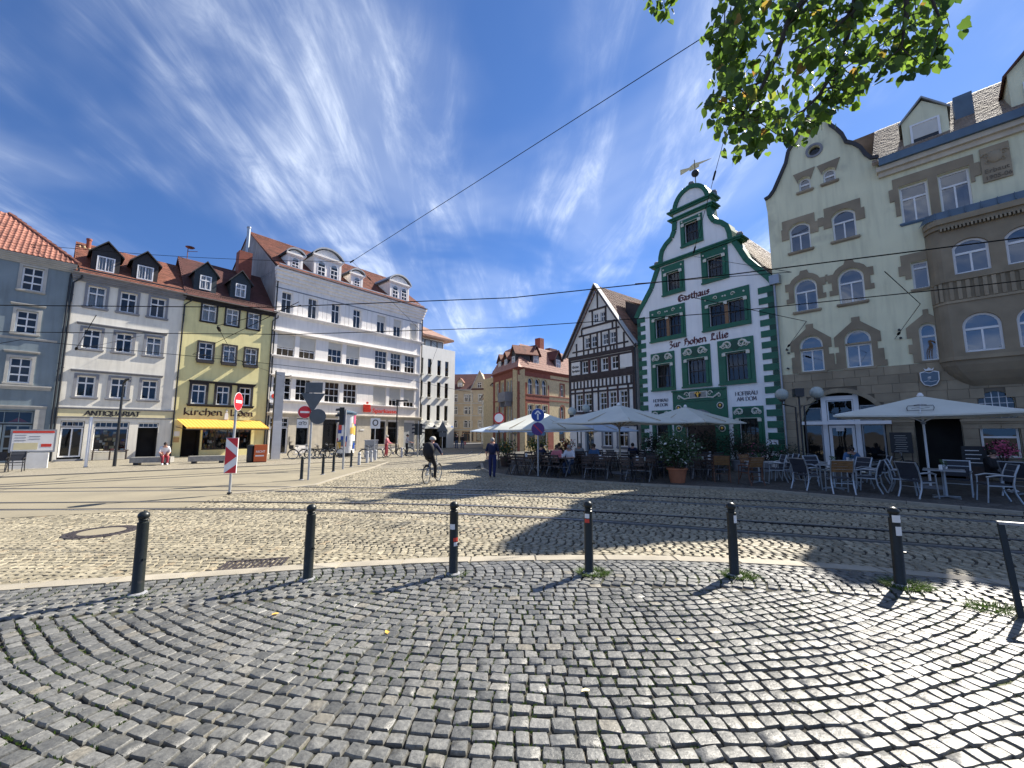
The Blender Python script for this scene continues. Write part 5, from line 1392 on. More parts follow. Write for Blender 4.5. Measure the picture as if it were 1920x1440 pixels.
# white shop front in the big arch
for x0, x1, z0, z1, n in ((.86, 1.60, .45, 2.35, 1), (3.10, 3.92, .45, 2.35, 1), (1.85, 2.85, .15, 2.30, 1)): H.win(x0, x1, z0, z1, y=.25, rows=((0, 1, n),), fr='metal_grey' if n == 1 and x1 - x0 < .9 else 'frame_white', fw=.06 if x1 - x0 < .9 else .12, hole=False, name='door' if x0 == 1.85 else 'window')
H.part('shop_front', B().box(1.62, 1.82, .18, .30, .1, 3.8).box(2.88, 3.08, .18, .30, .1, 3.8).box(.84, 3.95, .19, .29, 2.36, 2.50).box(1.82, 2.88, .19, .29, 3.55, 3.75), 'frame_white')
H.win(1.84, 2.86, 2.52, 3.54, y=.25, rows=((0, 1, 1),), hole=False, fw=.05); H.win(.90, 1.60, 2.52, 3.2, y=.25, rows=((0, 1, 1),), hole=False, fw=.04, fr='metal_grey'); H.win(3.10, 3.85, 2.52, 3.25, y=.25, rows=((0, 1, 1),), hole=False, fw=.04, fr='metal_grey')
H.box('awning_box', .85, 4.2, -.35, -.12, 2.34, 2.50, 'frame_white'); H.box('notice', 2.15, 2.45, .10, .24, 2.02, 2.2, 'paper_white')
H.win(6.82, 7.82, .97, 2.18, y=.15, rows=((0, .66, 1), (.66, 1, 1)), hole=False, fw=.07)
b = B()
for k in range(1, 5): b.box(6.86 + .192 * k - .012, 6.86 + .192 * k + .012, .1, .13, 2.56, 3.59 if k in (2, 3) else 3.44)
for z in (2.82, 3.12, 3.36): b.box(6.88 + (.1 if z > 3.3 else 0), 7.80 - (.1 if z > 3.3 else 0), .102, .128, z, z + .022)
H.part('round_window_bars', b, 'frame_white'); H.part('round_window_pane', B().add([(p[0], .16, p[1]) for p in rnd], [tuple(range(len(rnd)))]), 'glass')
# bay window
bx0, bx1, by = 6.35, 9.35, -.62
bh = [arch(6.67, 8.50, 7.68, 9.95, .30, 10), arch(6.68, 5.20, 7.73, 6.78, .50, 10), arch(8.10, 8.50, 9.11, 9.95, .30, 10), arch(8.10, 5.20, 9.15, 6.78, .50, 10)]
H.wall(rect(bx0, 4.95, bx1, 10.75), ['sandstone', 'room'], .0, y0=by, holes=bh, room=.58, name='bay_front')
for h, r in zip(bh, (.30, .50, .30, .50)):
    xs = [p[0] for p in h]; zs = [p[1] for p in h]
    H.win(min(xs), max(xs), min(zs), max(zs), y=by + .14, rows=WR, rise=r, fw=.08, hole=False, gl='glass_coated', sill=(.08, .08, .02, 'sandstone'))
side = [(5.92, 0), (5.97, -.22), (6.08, -.42), (6.22, -.55), (6.35, -.62)]
b = B()
for (xa, ya), (xb, yb) in zip(side, side[1:]):
    b.add([(xa, ya, 4.95), (xb, yb, 4.95), (xb, yb, 10.75), (xa, ya, 10.75)], [(0, 1, 2, 3)])
    b.add([(15.7 - xa, ya, 4.95), (15.7 - xb, yb, 4.95), (15.7 - xb, yb, 10.75), (15.7 - xa, ya, 10.75)], [(3, 2, 1, 0)])
full = side + [(15.7 - x, y) for x, y in reversed(side)]
zs = [(4.95, 1.0), (4.7, .95), (4.4, .75), (4.1, .45), (3.85, .1)]
for (za, ka), (zb, kb) in zip(zs, zs[1:]):
    for i in range(len(full) - 1):
        p, q = full[i], full[i + 1]
        f = lambda t, k: ((t[0] - 7.85) * (.55 + .45 * k) + 7.85, t[1] * k - .01)
        A, Bq, Cq, Dq = f(p, ka), f(q, ka), f(q, kb), f(p, kb)
        b.add([(A[0], A[1], za), (Bq[0], Bq[1], za), (Cq[0], Cq[1], zb), (Dq[0], Dq[1], zb)], [(0, 3, 2, 1)])
H.part('bay_side', b, 'sandstone', smooth=True)
def bay_course(z0, z1, d, m='sandstone', name='bay_course'):
    b = B(); l = [(x + (x - 7.85) * .02 * d * 10 / 3, y - d) for x, y in full]
    n = len(l)
    b.add([(x, y, z) for z in (z0, z1) for x, y in l] + [(7.85, .1, z0), (7.85, .1, z1)], [(i, i + 1, n + i + 1, n + i) for i in range(n - 1)] + [(i + 1, i, 2 * n) for i in range(n - 1)] + [(n + i, n + i + 1, 2 * n + 1) for i in range(n - 1)])
    H.part(name, b, m)
bay_course(4.90, 5.05, .10); bay_course(7.30, 7.40, .05); bay_course(8.22, 8.38, .10); bay_course(10.55, 10.72, .12); bay_course(10.72, 10.95, .24)
for k in range(12):
    x = 6.45 + .235 * k
    H.box('baluster', x, x + .12, by - .07, by - .002, 7.42, 8.2, 'sandstone')
for i, (xa, ya) in enumerate(side[1:4]): H.part('baluster', B().box(xa - .06, xa + .04, ya - .08, ya + .04, 7.42, 8.2), 'sandstone')
for k in range(26): H.box('dentil', 6.4 + .11 * k, 6.46 + .11 * k, by - .2, by - .002, 10.42, 10.54, 'sandstone')
b = B()
n = len(full); l0 = [(x + (x - 7.85) * .08, y - .22) for x, y in full]
l1 = [(7.85 + (x - 7.85) * .96, y * .35 - .02) for x, y in full]
b.add([(x, y, 10.96) for x, y in l0] + [(x, y * 1.0 - .1, 11.30) for x, y in full] + [(x, y, 11.48) for x, y in l1], [(r * n + i, r * n + i + 1, (r + 1) * n + i + 1, (r + 1) * n + i) for r in (0, 1) for i in range(n - 1)])
H.part('bay_roof', b, 'metal_blue')
for k in range(8): H.part('standing_seam', B().bar((6.3 + .44 * k, by - .26, 10.97), (6.3 + .44 * k, by - .12, 11.31), .02, .05), 'metal_blue')
# eaves and roof
H.cornice('cornice', 4.72, W2, 13.98, 14.42, .34, 'stone_beige', 2); H.box('gutter_box', 4.74, W2 + .3, -.50, -.2, 14.42, 14.78, 'metal_blue')
roof(H, 4.5, W2 + .2, (-.35, 14.70), (5.2, 19.4), 'roof_tan', tiles='flat'); gable_roof(H, 2.35, 2.45, 14.9, 18.1, .62, 9, 'roof_tan')
H.part('roof_back', B().add([(0, 5.2, 19.4), (W2 + .2, 5.2, 19.4), (W2 + .2, 11.2, 14.2), (0, 11.2, 14.2)], [(0, 1, 2, 3)]), 'roof_tan')
gable_dormer(H, 6.38, 1.5, 14.9, 16.55, 17.42, .45, 3.2, 'plaster_cream', 'metal_grey', ww=.98, wz=(15.15, 16.28), rows=((0, 1, 1),), over=.10, cur=0)
H.part('dormer_dark_sheet', B().box(5.95, 6.81, .435, .446, 15.22, 16.22), 'room'); H.part('roller_blind', B().box(5.95, 6.81, .420, .432, 15.55, 16.22), 'blind')  # first sheet is dark, standing in for the shade inside the dormer
gable_dormer(H, 9.75, 1.7, 14.9, 16.9, 17.9, .45, 3.2, 'plaster_cream', 'roof_dark', ww=.98, wz=(15.15, 16.28), rows=((0, 1, 1),), over=.14, cur=0)
H.box('chimney', 7.4, 8.0, 1.6, 2.3, 16.0, 17.5, 'metal_blue')
sg = H.part('shield_sign', B().prism([(5.27, 4.55), (5.42, 4.60), (5.57, 4.52), (5.72, 4.60), (5.87, 4.55), (5.86, 4.2), (5.76, 4.0), (5.57, 3.93), (5.38, 4.0), (5.28, 4.2)][::-1], -.20, -.08), 'white_sign')
B().prism(shrink([(5.27, 4.55), (5.42, 4.60), (5.57, 4.52), (5.72, 4.60), (5.87, 4.55), (5.86, 4.2), (5.76, 4.0), (5.57, 3.93), (5.38, 4.0), (5.28, 4.2)][::-1], .035), -.215, -.201).out('shield_field', 'metal_blue', sg)
pen_text(None, 's', GOTHIC, 5.50, 4.24, .14, .18, .02, 40, 'white_sign', y=-.218).out('letter', 'white_sign', sg); B().tube([(5.38, -.222, 4.14), (5.5, -.222, 4.17), (5.6, -.222, 4.13), (5.76, -.222, 4.16)], .010, 4).out('flourish', 'white_sign', sg)
B().prism([(5.45, 4.62), (5.69, 4.62), (5.73, 4.74), (5.65, 4.68), (5.57, 4.76), (5.49, 4.68), (5.41, 4.74)], -.16, -.10).out('crown', 'white_sign', sg)
for x, z in ((.42, 6.3), (.48, 6.12), (.40, 5.3), (4.78, 6.58), (4.80, 6.2)): H.part('wire_hook', B().cyl((x, -.002, z), (x, -.16, z), .05, 8), 'metal_dark')
# ------------------------------------------------------------------ brick corner building (two fronts, one thing)
def merge(H, H2):
    bpy.context.view_layer.update()
    M = H.e.matrix_world.inverted() @ H2.e.matrix_world
    for c in [o for o in bpy.data.objects if o.parent == H2.e]:
        L = Matrix.Translation(c.location) @ c.rotation_euler.to_matrix().to_4x4() @ Matrix.Diagonal((*c.scale, 1))
        c.parent = H.e
        c.matrix_local = M @ L
    bpy.data.objects.remove(H2.e)
H = House('brick_corner_building', 'red and yellow brick corner building with dormered pink tile roof', 'building', (.607, 42.0), 47)
for x0 in (1.53, 2.72, 3.90): H.win(x0, x0 + .92, 5.98, 7.78, rise=.45, rows=((0, .62, 2), (.62, 1, 1)), fw=.08, cur=.8, sur=(.09, .06, 'cream_plaster')); H.win(x0, x0 + .92, 3.3, 4.92, fw=.09, sur=(.09, .06, 'cream_plaster'))
for x0 in (7.33, 9.6): H.win(x0, x0 + .72, 6.08, 7.48, fw=.07, sur=(.14, .04, 'brick_red')); H.win(x0, x0 + .72, 3.5, 5.0, rise=.3, rows=((0, .62, 2), (.62, 1, 1)), fw=.07, sur=(.14, .04, 'brick_red'))
for x0, x1, z0 in ((1.4, 2.95, .5), (3.3, 4.85, .5), (7.0, 8.2, .9), (9.4, 10.6, .9)): H.win(x0, x1, z0, 2.6, rows=((0, .75, 1), (.75, 1, 1)), fw=.08)
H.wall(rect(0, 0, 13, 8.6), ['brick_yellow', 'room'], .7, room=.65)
H.part('body', B().plate([(.45, .7), (12.95, .7), (12.95, 9), (3.6, 9), (2.75, 6.0)], 0, 8.55), 'brick_yellow')
for x0, x1 in ((-.02, .42), (1.16, 1.42), (2.50, 2.68), (3.68, 3.86), (4.88, 5.16)):
    H.box('brick_pier', x0, x1, -.05, -.002, 2.9 if x0 > 1 else 0, 7.2, 'brick_red')
H.box('brick_frieze', -.02, 5.4, -.052, -.002, 7.98, 8.55, 'brick_red'); H.box('brick_panel', 1.2, 5.14, -.045, -.002, 5.02, 5.86, 'brick_red'); H.box('brick_panel', 4.9, 5.9, -.04, -.002, 0, 2.8, 'brick_red')
for z in (5.42, 5.92, 2.85, 7.9): H.box('string_course', 0, 13, -.08, -.002, z, z + .10, 'brick_red')
H.cornice('cornice', -.1, 13, 8.4, 8.7, .3, 'brick_red')
H.part('roof', B().add([(-.35, -.35, 8.68), (13, -.35, 8.68), (13, 2.3, 11.9), (3.0, 2.3, 11.9), (2.2, 6.3, 8.68), (4.6, 6.3, 11.9), (13, 6.3, 12.5)], [(0, 1, 2, 3), (4, 0, 3, 5), (3, 2, 6, 5)]), 'roof_pink')
b = B(); tb = tile_mesh('x')
for j in range(11):
    for i in range(50):
        x = .3 + .25 * i
        if x < -.1 + 3.0 * j / 11: continue
        b.add([(x + p[0], -.33 + 2.63 * (j + p[1] / .4) / 11 - p[2] * .77, 8.70 + 3.22 * (j + p[1] / .4) / 11 + p[2] * .63) for p in tb.v], tb.f)
H.part('roof_tiles', b, 'roof_pink')
for dx in (3.3, 7.4): gable_dormer(H, dx, 1.25, 8.9, 10.6, 11.5, .35, 2.2, 'slate', 'roof_dark', ww=.8, wz=(9.1, 10.45), over=.2, cur=.9)
H.box('chimney', 7.6, 8.4, 3.2, 4.0, 11.8, 13.6, 'brick_red'); H.box('chimney', 10.6, 12.2, 4, 4.8, 12, 12.9, 'roof_dark')
H2 = House('tmp', 'x', 'x', (-2.164, 47.942), -65)
for x0 in (.90, 2.3, 5.75): H2.win(x0, x0 + .6, 6.0, 7.5, fw=.06); H2.win(x0, x0 + .6, 3.3, 4.9, fw=.06)
for x0 in (3.75, 4.55): H2.win(x0, x0 + .6, 5.95, 7.5, fw=.06); H2.win(x0, x0 + .6, 3.2, 4.9, fw=.06)
for x0 in (.5, 2.3, 4.2): H2.win(x0, x0 + 1.3, .4, 2.5, fw=.07, rows=((0, .75, 2), (.75, 1, 2)))
H2.wall(rect(0, 0, 6.52, 8.58), ['brick_yellow', 'room'], .8)
for x0, x1 in ((0, .5), (1.65, 2.05), (3.15, 3.55), (5.3, 5.6), (6.42, 6.52)): H2.box('brick_pier', x0, x1, -.05, -.002, 0, 8.0, 'brick_red')
H2.box('brick_frieze', 0, 6.5, -.055, -.002, 7.75, 8.5, 'brick_red')
for z in (5.42, 2.85): H2.box('string_course', 0, 6.5, -.08, -.002, z, z + .12, 'brick_red')
H2.cornice('cornice', 0, 6.6, 8.38, 8.66, .3, 'brick_red')
H2.part('balcony', B().box(3.5, 5.4, -.95, -.01, 5.2, 5.4).box(3.5, 5.4, -.95, -.90, 5.4, 6.2).box(3.5, 3.56, -.9, -.01, 5.4, 6.2).box(5.34, 5.4, -.9, -.01, 5.4, 6.2).prism([(3.7, 4.7), (3.9, 4.7), (3.9, 5.2), (3.6, 5.2)], -.8, -.1).prism([(5.0, 4.7), (5.2, 4.7), (5.3, 5.2), (5.0, 5.2)], -.8, -.1), 'stone_grey')
for dx in (1.2, 2.9, 4.9): gable_dormer(H2, dx, 1.1, 8.9, 10.2 + .3 * (dx > 4), 10.9 + .4 * (dx > 4), .3, 2.0, 'slate', 'roof_red', ww=.7, wz=(9.0, 10.1), over=.18, cur=.9)
merge(H, H2)

# ------------------------------------------------------------------ houses along the narrow street, and the one closing it
specs = [('cream_plaster', 'roof_dark', 7.6, 'cream plastered house next to the brick corner building', 'terrace_house'),
         ('orange_plaster', 'roof_red', 7.2, 'orange-yellow house in the middle of the narrow street', 'terrace_house'),
         ('grey_plaster', 'roof_dark', 7.9, 'pale grey house at the far end of the narrow street', 'terrace_house')]
for k, (wm, rm, ze, lab, nm) in enumerate(specs):
    t = 8.8 * (k + 1)
    H = House(nm, lab, 'house', (-2.16 - .126 * t, 47.94 + .992 * t), -82.8)
    for i in range(4):
        for z0 in (3.2, 5.4): H.win(.7 + 2.1 * i, 1.6 + 2.1 * i, z0, z0 + 1.45, fw=.07, sur=(.12, .03, 'stone_pale'))
        H.win(.6 + 2.1 * i, 1.8 + 2.1 * i, .35, 2.4, fw=.08, rows=((0, .75, 1), (.75, 1, 2)))
    H.wall(rect(0, 0, 8.7, ze), [wm, 'room'], 8)
    H.cornice('cornice', 0, 8.7, ze - .25, ze, .25, 'stone_pale'); H.box('string_course', 0, 8.7, -.06, -.002, 2.75, 2.95, 'stone_pale')
    roof(H, -.1, 8.8, (-.35, ze), (4, ze + 3.6), rm, tiles=None); roof(H, -.1, 8.8, (8.3, ze), (4, ze + 3.6), rm, tiles=None)
    gable_dormer(H, 4.3, 1.2, ze + .2, ze + 1.5, ze + 2.2, .4, 2, wm, rm, ww=.7, wz=(ze + .45, ze + 1.4), cur=0)
H = House('tan_corner_house', 'tan four-storey house with a small gable closing the narrow street', 'house', (-13.6, 83.0), -7)
for i, x in enumerate((.4, 1.9, 4.0, 4.95, 6.9)):
    for z0 in (2.9, 5.6, 8.1): H.win(x, x + .72, z0, z0 + 1.5, fw=.07, rise=.2 if z0 < 5 else 0, rows=((0, .66, 2), (.66, 1, 1)) if z0 < 5 else TWO, sur=(.10, .03, 'stone_pale'))
H.win(6.7, 7.5, 10.9, 12.0, fw=.07)
for x0, x1 in ((.4, 3.0), (3.6, 6.0), (6.5, 8.2)): H.win(x0, x1, .2, 2.2, rows=((0, .8, 2), (.8, 1, 2)), fw=.10, fr='wood_brown')
H.wall([(0, 0), (8.9, 0), (8.9, 10.6), (7.15, 14.2), (5.4, 10.6), (0, 10.6)], ['tan_plaster', 'room'], 8)
for z in (2.45, 5.2, 7.7): H.cornice('string_course', 0, 8.9, z, z + .18, .12, 'stone_pale', 2)
H.cornice('cornice', 0, 5.4, 10.35, 10.62, .3, 'stone_pale'); H.box('corner_pier', 5.3, 5.6, -.08, -.002, 0, 10.6, 'stone_beige')
roof(H, -.1, 9.0, (-.3, 10.55), (4, 14.3), 'roof_dark', tiles=None, clip=None)
gable_dormer(H, 3.0, 1.3, 10.8, 12.2, 13.0, .5, 2.4, 'tan_plaster', 'roof_red', ww=.8, wz=(11.0, 12.0), cur=0)
for s in (-1, 1):
    b = B(); b.prism([(7.15 + s * 2.0, 10.3), (7.15, 14.5), (7.15, 14.2), (7.15 + s * 1.75, 10.6)], -.2, .1); H.part('barge_board', b, 'stone_pale')
H = House('far_backdrop_house', 'pale house glimpsed at the left of the street end', 'house', (-22.5, 76.0), 8)
for i in range(4):
    for z0 in (3, 5.8): H.win(.8 + 2.1 * i, 1.6 + 2.1 * i, z0, z0 + 1.4, fw=.07)
H.wall(rect(0, 0, 9.2, 8.5), ['grey_plaster', 'room'], 8); roof(H, -.1, 9.3, (-.3, 8.5), (4, 12), 'roof_red', tiles=None)
# ------------------------------------------------------------------ bollards
def bollard_parts(t, h=.967, r=.061, m='metal_bollard', stickers=()):
    B().lathe([(r * 1.08, 0), (r * 1.08, .03), (r, .04), (r * .96, h - .16), (r * .96, h - .135), (r * .72, h - .125), (r * .72, h - .108), (r * .95, h - .10)] + [(r * 1.02 * math.cos(a), h - .055 + .055 * math.sin(a)) for a in (-.7, -.3, .1, .5, .9, 1.25, 1.57)], 16).out('post', m, t, smooth=True)
    B().lathe([(.10, -.004), (.10, .014), (.085, .024), (r, .03)], 16).out('base_ring', 'stone_grey', t, smooth=True)
    B().cyl((r * .8, -.02, h * .42), (r * 1.35, -.035, h * .42), .014, 8).out('lock_bolt', m, t)
    for z, hh, a0, a1, cm in stickers:
        b = B(); n = 6
        pts = [(r * 1.02 * math.cos(a0 + (a1 - a0) * i / n), r * 1.02 * math.sin(a0 + (a1 - a0) * i / n)) for i in range(n + 1)]
        b.add([(x, y, z) for x, y in pts] + [(x, y, z + hh) for x, y in pts], [(i, i + 1, n + 2 + i, n + 1 + i) for i in range(n)])
        b.out('sticker', cm, t)
BOL = [(-4.62, 5.155), (-2.99, 5.63), (-.87, 5.80), (1.11, 5.855), (3.15, 5.77), (5.12, 5.44)]
# ground points come from the row in the photograph: about 2 m apart, just behind the kerb
BOL = [(-4.47, 5.155), (-2.68, 5.65), (-.80, 5.86), (1.06, 5.90), (3.0, 5.80), (4.90, 5.44)]
bl = ['leftmost dark bollard of the near row, beside the kerb', 'second dark bollard from the left in the near row', 'dark bollard with a white and a red sticker in the near row', 'dark bollard with a pale red sticker near its top', 'dark bollard with a torn white sticker, fifth in the near row', 'rightmost dark bollard of the near row, with two white stickers']
st = [(), (), ((.60, .07, -2.4, -1.2, 'paper_white'), (.44, .05, -1.5, -.4, 'letter_red'), (.38, .05, -1.4, -.4, 'paper_white')), ((.74, .06, -2.6, -1.5, 'paper_white'), (.68, .05, -2.6, -1.5, 'letter_red')), ((.70, .10, -1.6, -.7, 'paper_white'),), ((.78, .09, -2.6, -.6, 'paper_white'), (.62, .11, -2.2, -.8, 'paper_white'))]
for (x, y), l, s in zip(BOL, bl, st):
    t = thing('bollard', l, 'bollard', (x, y, .034), random.uniform(-.2, .2), 'near row of dark bollards'); t.rotation_euler = (random.uniform(-.01, .01), random.uniform(-.015, .015), 0)
    bollard_parts(t, stickers=s)
for i, (x, y) in enumerate(((-8.73, 17.36), (-8.84, 19.54), (-8.91, 20.84), (-9.14, 23.7))):
    t = thing('bollard', ('dark bollard beside the sign post by the cobbled lane', 'second dark bollard along the cobbled lane', 'third dark bollard along the cobbled lane', 'dark bollard just past the traffic light on the lane')[i], 'bollard', (x, y, .004), 0, 'dark bollards along the lane'); bollard_parts(t)
for i, (x, y) in enumerate(((-9.26, 25.25), (-9.39, 27.0), (-9.30, 27.55), (-9.51, 29.0), (-8.75, 33.0))):
    t = thing('grey_bollard', ('short grey concrete bollard nearest along the lane', 'second short grey bollard, left of a close pair', 'third short grey bollard, right of a close pair', 'fourth short grey bollard along the lane', 'last short grey bollard beside the bicycles')[i], 'bollard', (x, y, .004), 0, 'short grey bollards')
    B().lathe([(.09, 0), (.09, .70), (.07, .76), (0, .77)], 10).out('post', 'concrete_mast', t, smooth=True); B().lathe([(.094, .6), (.094, .66)], 10).out('ring', 'metal_grey', t)
t = thing('hoop_barrier', 'dark metal hoop barrier with flat bright top at the right edge', 'barrier', (5.30, 4.53, .03))
B().bar((0, 0, 0), (.10, .16, .92), .05, .035).out('post', 'metal_bollard', t); B().bar((1.9, -1.0, 0), (1.95, -.9, .92), .05, .035).out('post', 'metal_bollard', t); B().bar((.08, .17, .93), (1.97, -.90, .93), .06, .03).out('top_rail', 'metal_grey', t)
# ------------------------------------------------------------------ signs
def disc(parent, c, r, rz, m, name, off=0, th=.012, n=28):
    d = Vector((math.sin(rz), -math.cos(rz), 0))     # facing direction
    p = Vector(c) + d * off
    return B().cyl(p, p + d * th, r, n).out(name, m, parent)
def local_plate(parent, c, rz, polys, name, m, off, th=.008):
    o = B()
    for i, p in enumerate(polys): o.prism(p, -off - th - .0006 * i, -off)
    q = o.out(name, m, parent, c, rz); return q
t = thing('chevron_sign_post', 'no entry disc above a red and white chevron board on a steel post', 'sign', (-8.98, 13.37, .004))
B().cyl((0, 0, 0), (0, 0, 3.22), .038, 10).out('post', 'galvanised', t, smooth=True); B().lathe([(.07, 0), (.07, .06), (.04, .07)], 10).out('base', 'metal_dark', t)
A = R_(100)
disc(t, (0, 0, 2.95), .30, A, 'white_sign', 'sign_disc', .045); disc(t, (0, 0, 2.95), .285, A, 'red_sign', 'sign_face', .058, .004)
local_plate(t, (0, 0, 2.95), A, [rect(-.2, -.045, .2, .045)], 'white_bar', 'white_sign', .064)
A = R_(8)
local_plate(t, (0, 0, 0), A, [rect(-.18, .66, .18, 1.78)], 'chevron_board', 'white_sign', .05, .03)
local_plate(t, (0, 0, 0), A, [[(-.17, .67), (.17, .67), (.17, .93)], [(-.17, .92), (.17, 1.20), (-.17, 1.50)], [(.17, 1.47), (.17, 1.77), (-.17, 1.77)]], 'red_chevrons', 'red_sign', .083)
t = thing('sign_post_cluster', 'post with grey sign backs, inverted triangle and a no entry disc', 'sign', (-8.44, 17.36, .004))
B().cyl((0, 0, 0), (0, 0, 4.02), .045, 10).out('post', 'galvanised', t, smooth=True)
A = R_(12)
local_plate(t, (0, 0, 0), A, [rect(-.30, 3.62, .38, 4.06)], 'sign_back', 'sign_back', .05); local_plate(t, (0, 0, 0), A, [[(-.45, 3.60), (.50, 3.60), (.02, 2.78)][::-1]], 'yield_sign_back', 'sign_back', .065)
disc(t, (-.30, -.05, 2.80), .27, R_(40), 'white_sign', 'sign_disc', .05); disc(t, (-.30, -.05, 2.80), .255, R_(40), 'red_sign', 'sign_face', .064, .004); local_plate(t, (-.30, -.05, 2.80), R_(40), [rect(-.18, -.04, .18, .04)], 'white_bar', 'white_sign', .070)
local_plate(t, (-.36, -.05, 2.30), R_(40), [rect(-.22, -.16, .22, .20)], 'supplementary_plate', 'white_sign', .05)
b = B()
for s in (-.09, .09): b.tube([(s + .06 * math.cos(q), -.066, .03 + .06 * math.sin(q)) for q in (i * PI / 5 for i in range(11))], .010, 4)
b.bar((-.09, -.066, .03), (.02, -.066, .12), .012).bar((.02, -.066, .12), (.09, -.066, .03), .012).out('bicycle_symbol', 'letter_black', t, (-.36, -.05, 2.30), R_(40))
disc(t, (.22, .06, 2.62), .32, R_(25), 'sign_back', 'round_sign_back', .03)
t = thing('tram_mast', 'tall grey rectangular tram mast in front of the bank door', 'mast', (-17.18, 30.16, .045), R_(40))
B().box(-.30, .30, -.17, .17, 0, 2.75).out('lower_shaft', 'concrete_white', t); B().box(-.28, .28, -.16, .16, 2.75, 6.35).out('upper_shaft', 'concrete_mast', t); B().box(-.31, -.285, -.18, .18, 0, 6.45).out('dark_left_face', 'metal_dark', t); B().bar((.25, 0, 6.0), (.7, -.2, 6.15), .06).bar((.25, 0, 5.6), (.7, -.2, 5.75), .06).out('bracket', 'metal_dark', t)  # thin dark sheet covers the left face of the mast
def traffic_light(loc, rz, label, ph=3.2, both=False, hz=2.35):
    t = thing('traffic_light', label, 'traffic light', loc, rz)
    B().cyl((0, 0, 0), (0, 0, ph), .055, 10).out('post', 'galvanised', t, smooth=True)
    for s in ((-1, 1) if both else (-1,)):
        hd = B().box(min(s * .07, s * .30), max(s * .07, s * .30), -.15, .15, hz, hz + .95).out('signal_head', 'metal_bollard', t)
        for k in range(3):
            z = hz + .16 + .31 * k
            b = B(); n = 10
            prof = [(-.13 * math.cos(PI * i / n), z + .13 * math.sin(PI * i / n)) for i in range(n + 1)]
            xs = (s * .30, s * .50)
            b.add([(x, p[0] * (1 if x == xs[0] else .92), p[1] if x == xs[0] else p[1] - .03) for x in xs for p in prof], [(i, i + 1, n + 2 + i, n + 1 + i) for i in range(n)] + [(n + 1 + i, n + 2 + i, i + 1, i) for i in range(0)])
            b.out('hood', 'plastic_black', hd); B().cyl((s * .30, 0, z), (s * .31, 0, z), .11, 14).out('lens', 'lens_dark', hd)
    return t
traffic_light((-9.04, 22.34, .004), R_(25), 'dark green traffic light facing left beside the lane'); traffic_light((-7.75, 34.17, .004), R_(20), 'twin-headed traffic light at the end of the bank', 2.9, True, 1.75)
t = thing('warning_sign', 'grey back of a triangular road sign before the modern block', 'sign', (-6.62, 39.41, .0))
B().cyl((0, 0, 0), (0, 0, 3.1), .04, 8).out('post', 'galvanised', t); local_plate(t, (0, 0, 0), .1, [[(-.52, 2.05), (.52, 2.05), (0, 3.05)]], 'sign_back', 'sign_back', .04); local_plate(t, (0, 0, 0), .1, [rect(-.3, 1.55, .3, 1.98)], 'plate_back', 'sign_back', .04)
t = thing('parking_sign', 'small white sign with a dark ring on a thin post near the pillar', 'sign', (-10.0, 30.2, .045))
B().cyl((0, 0, 0), (0, 0, 3.0), .03, 8).out('post', 'galvanised', t); local_plate(t, (0, 0, 0), R_(15), [rect(-.34, 2.2, .34, 2.95)], 'plate', 'white_sign', .035)
b = B().tube([(.17 * math.cos(q), -.05, 2.62 + .2 * math.sin(q)) for q in (i * PI / 8 for i in range(17))], .035, 6); b.out('symbol', 'letter_black', t, (0, 0, 0), R_(15))
t = thing('one_way_sign', 'blue disc with white arrow above a dark blue disc before the terrace', 'sign', (1.15, 18.39, .004))
B().cyl((0, 0, 0), (0, 0, 3.0), .038, 10).out('post', 'galvanised', t, smooth=True)
disc(t, (0, 0, 2.72), .30, 0, 'white_sign', 'sign_rim', .045); disc(t, (0, 0, 2.72), .285, 0, 'blue_sign', 'sign_face', .058, .004)
local_plate(t, (0, 0, 2.72), 0, [[(-.035, -.2), (.035, -.2), (.035, .06), (-.035, .06)], [(-.035, .2), (-.15, .06), (-.10, .03), (0, .13), (.10, .03), (.15, .06), (.035, .2)]], 'arrow', 'white_sign', .064)
disc(t, (0, 0, 2.11), .29, 0, 'purple_sign', 'sign_face', .045); b = B().bar((-.19, -.06, 2.30), (.19, -.06, 1.92), .045, .004, 0, (0, 1, 0)).out('slash', 'red_sign', t)
t = thing('no_vehicles_sign', 'white disc with red rim on a post at the terrace corner', 'sign', (-.71, 22.34, .06))
B().cyl((0, 0, 0), (0, 0, 3.0), .035, 8).out('post', 'metal_dark', t); disc(t, (0, 0, 2.68), .30, 0, 'red_sign', 'sign_rim', .04); disc(t, (0, 0, 2.68), .235, 0, 'white_sign', 'sign_face', .054, .004); local_plate(t, (0, 0, 0), 0, [rect(-.28, 2.05, .28, 2.32)], 'supplementary_plate', 'white_sign', .04)
b = B().bar((-.2, -.06, 2.18), (.2, -.06, 2.18), .05, .01, 0, (0, 1, 0)).out('symbol', 'letter_black', t)
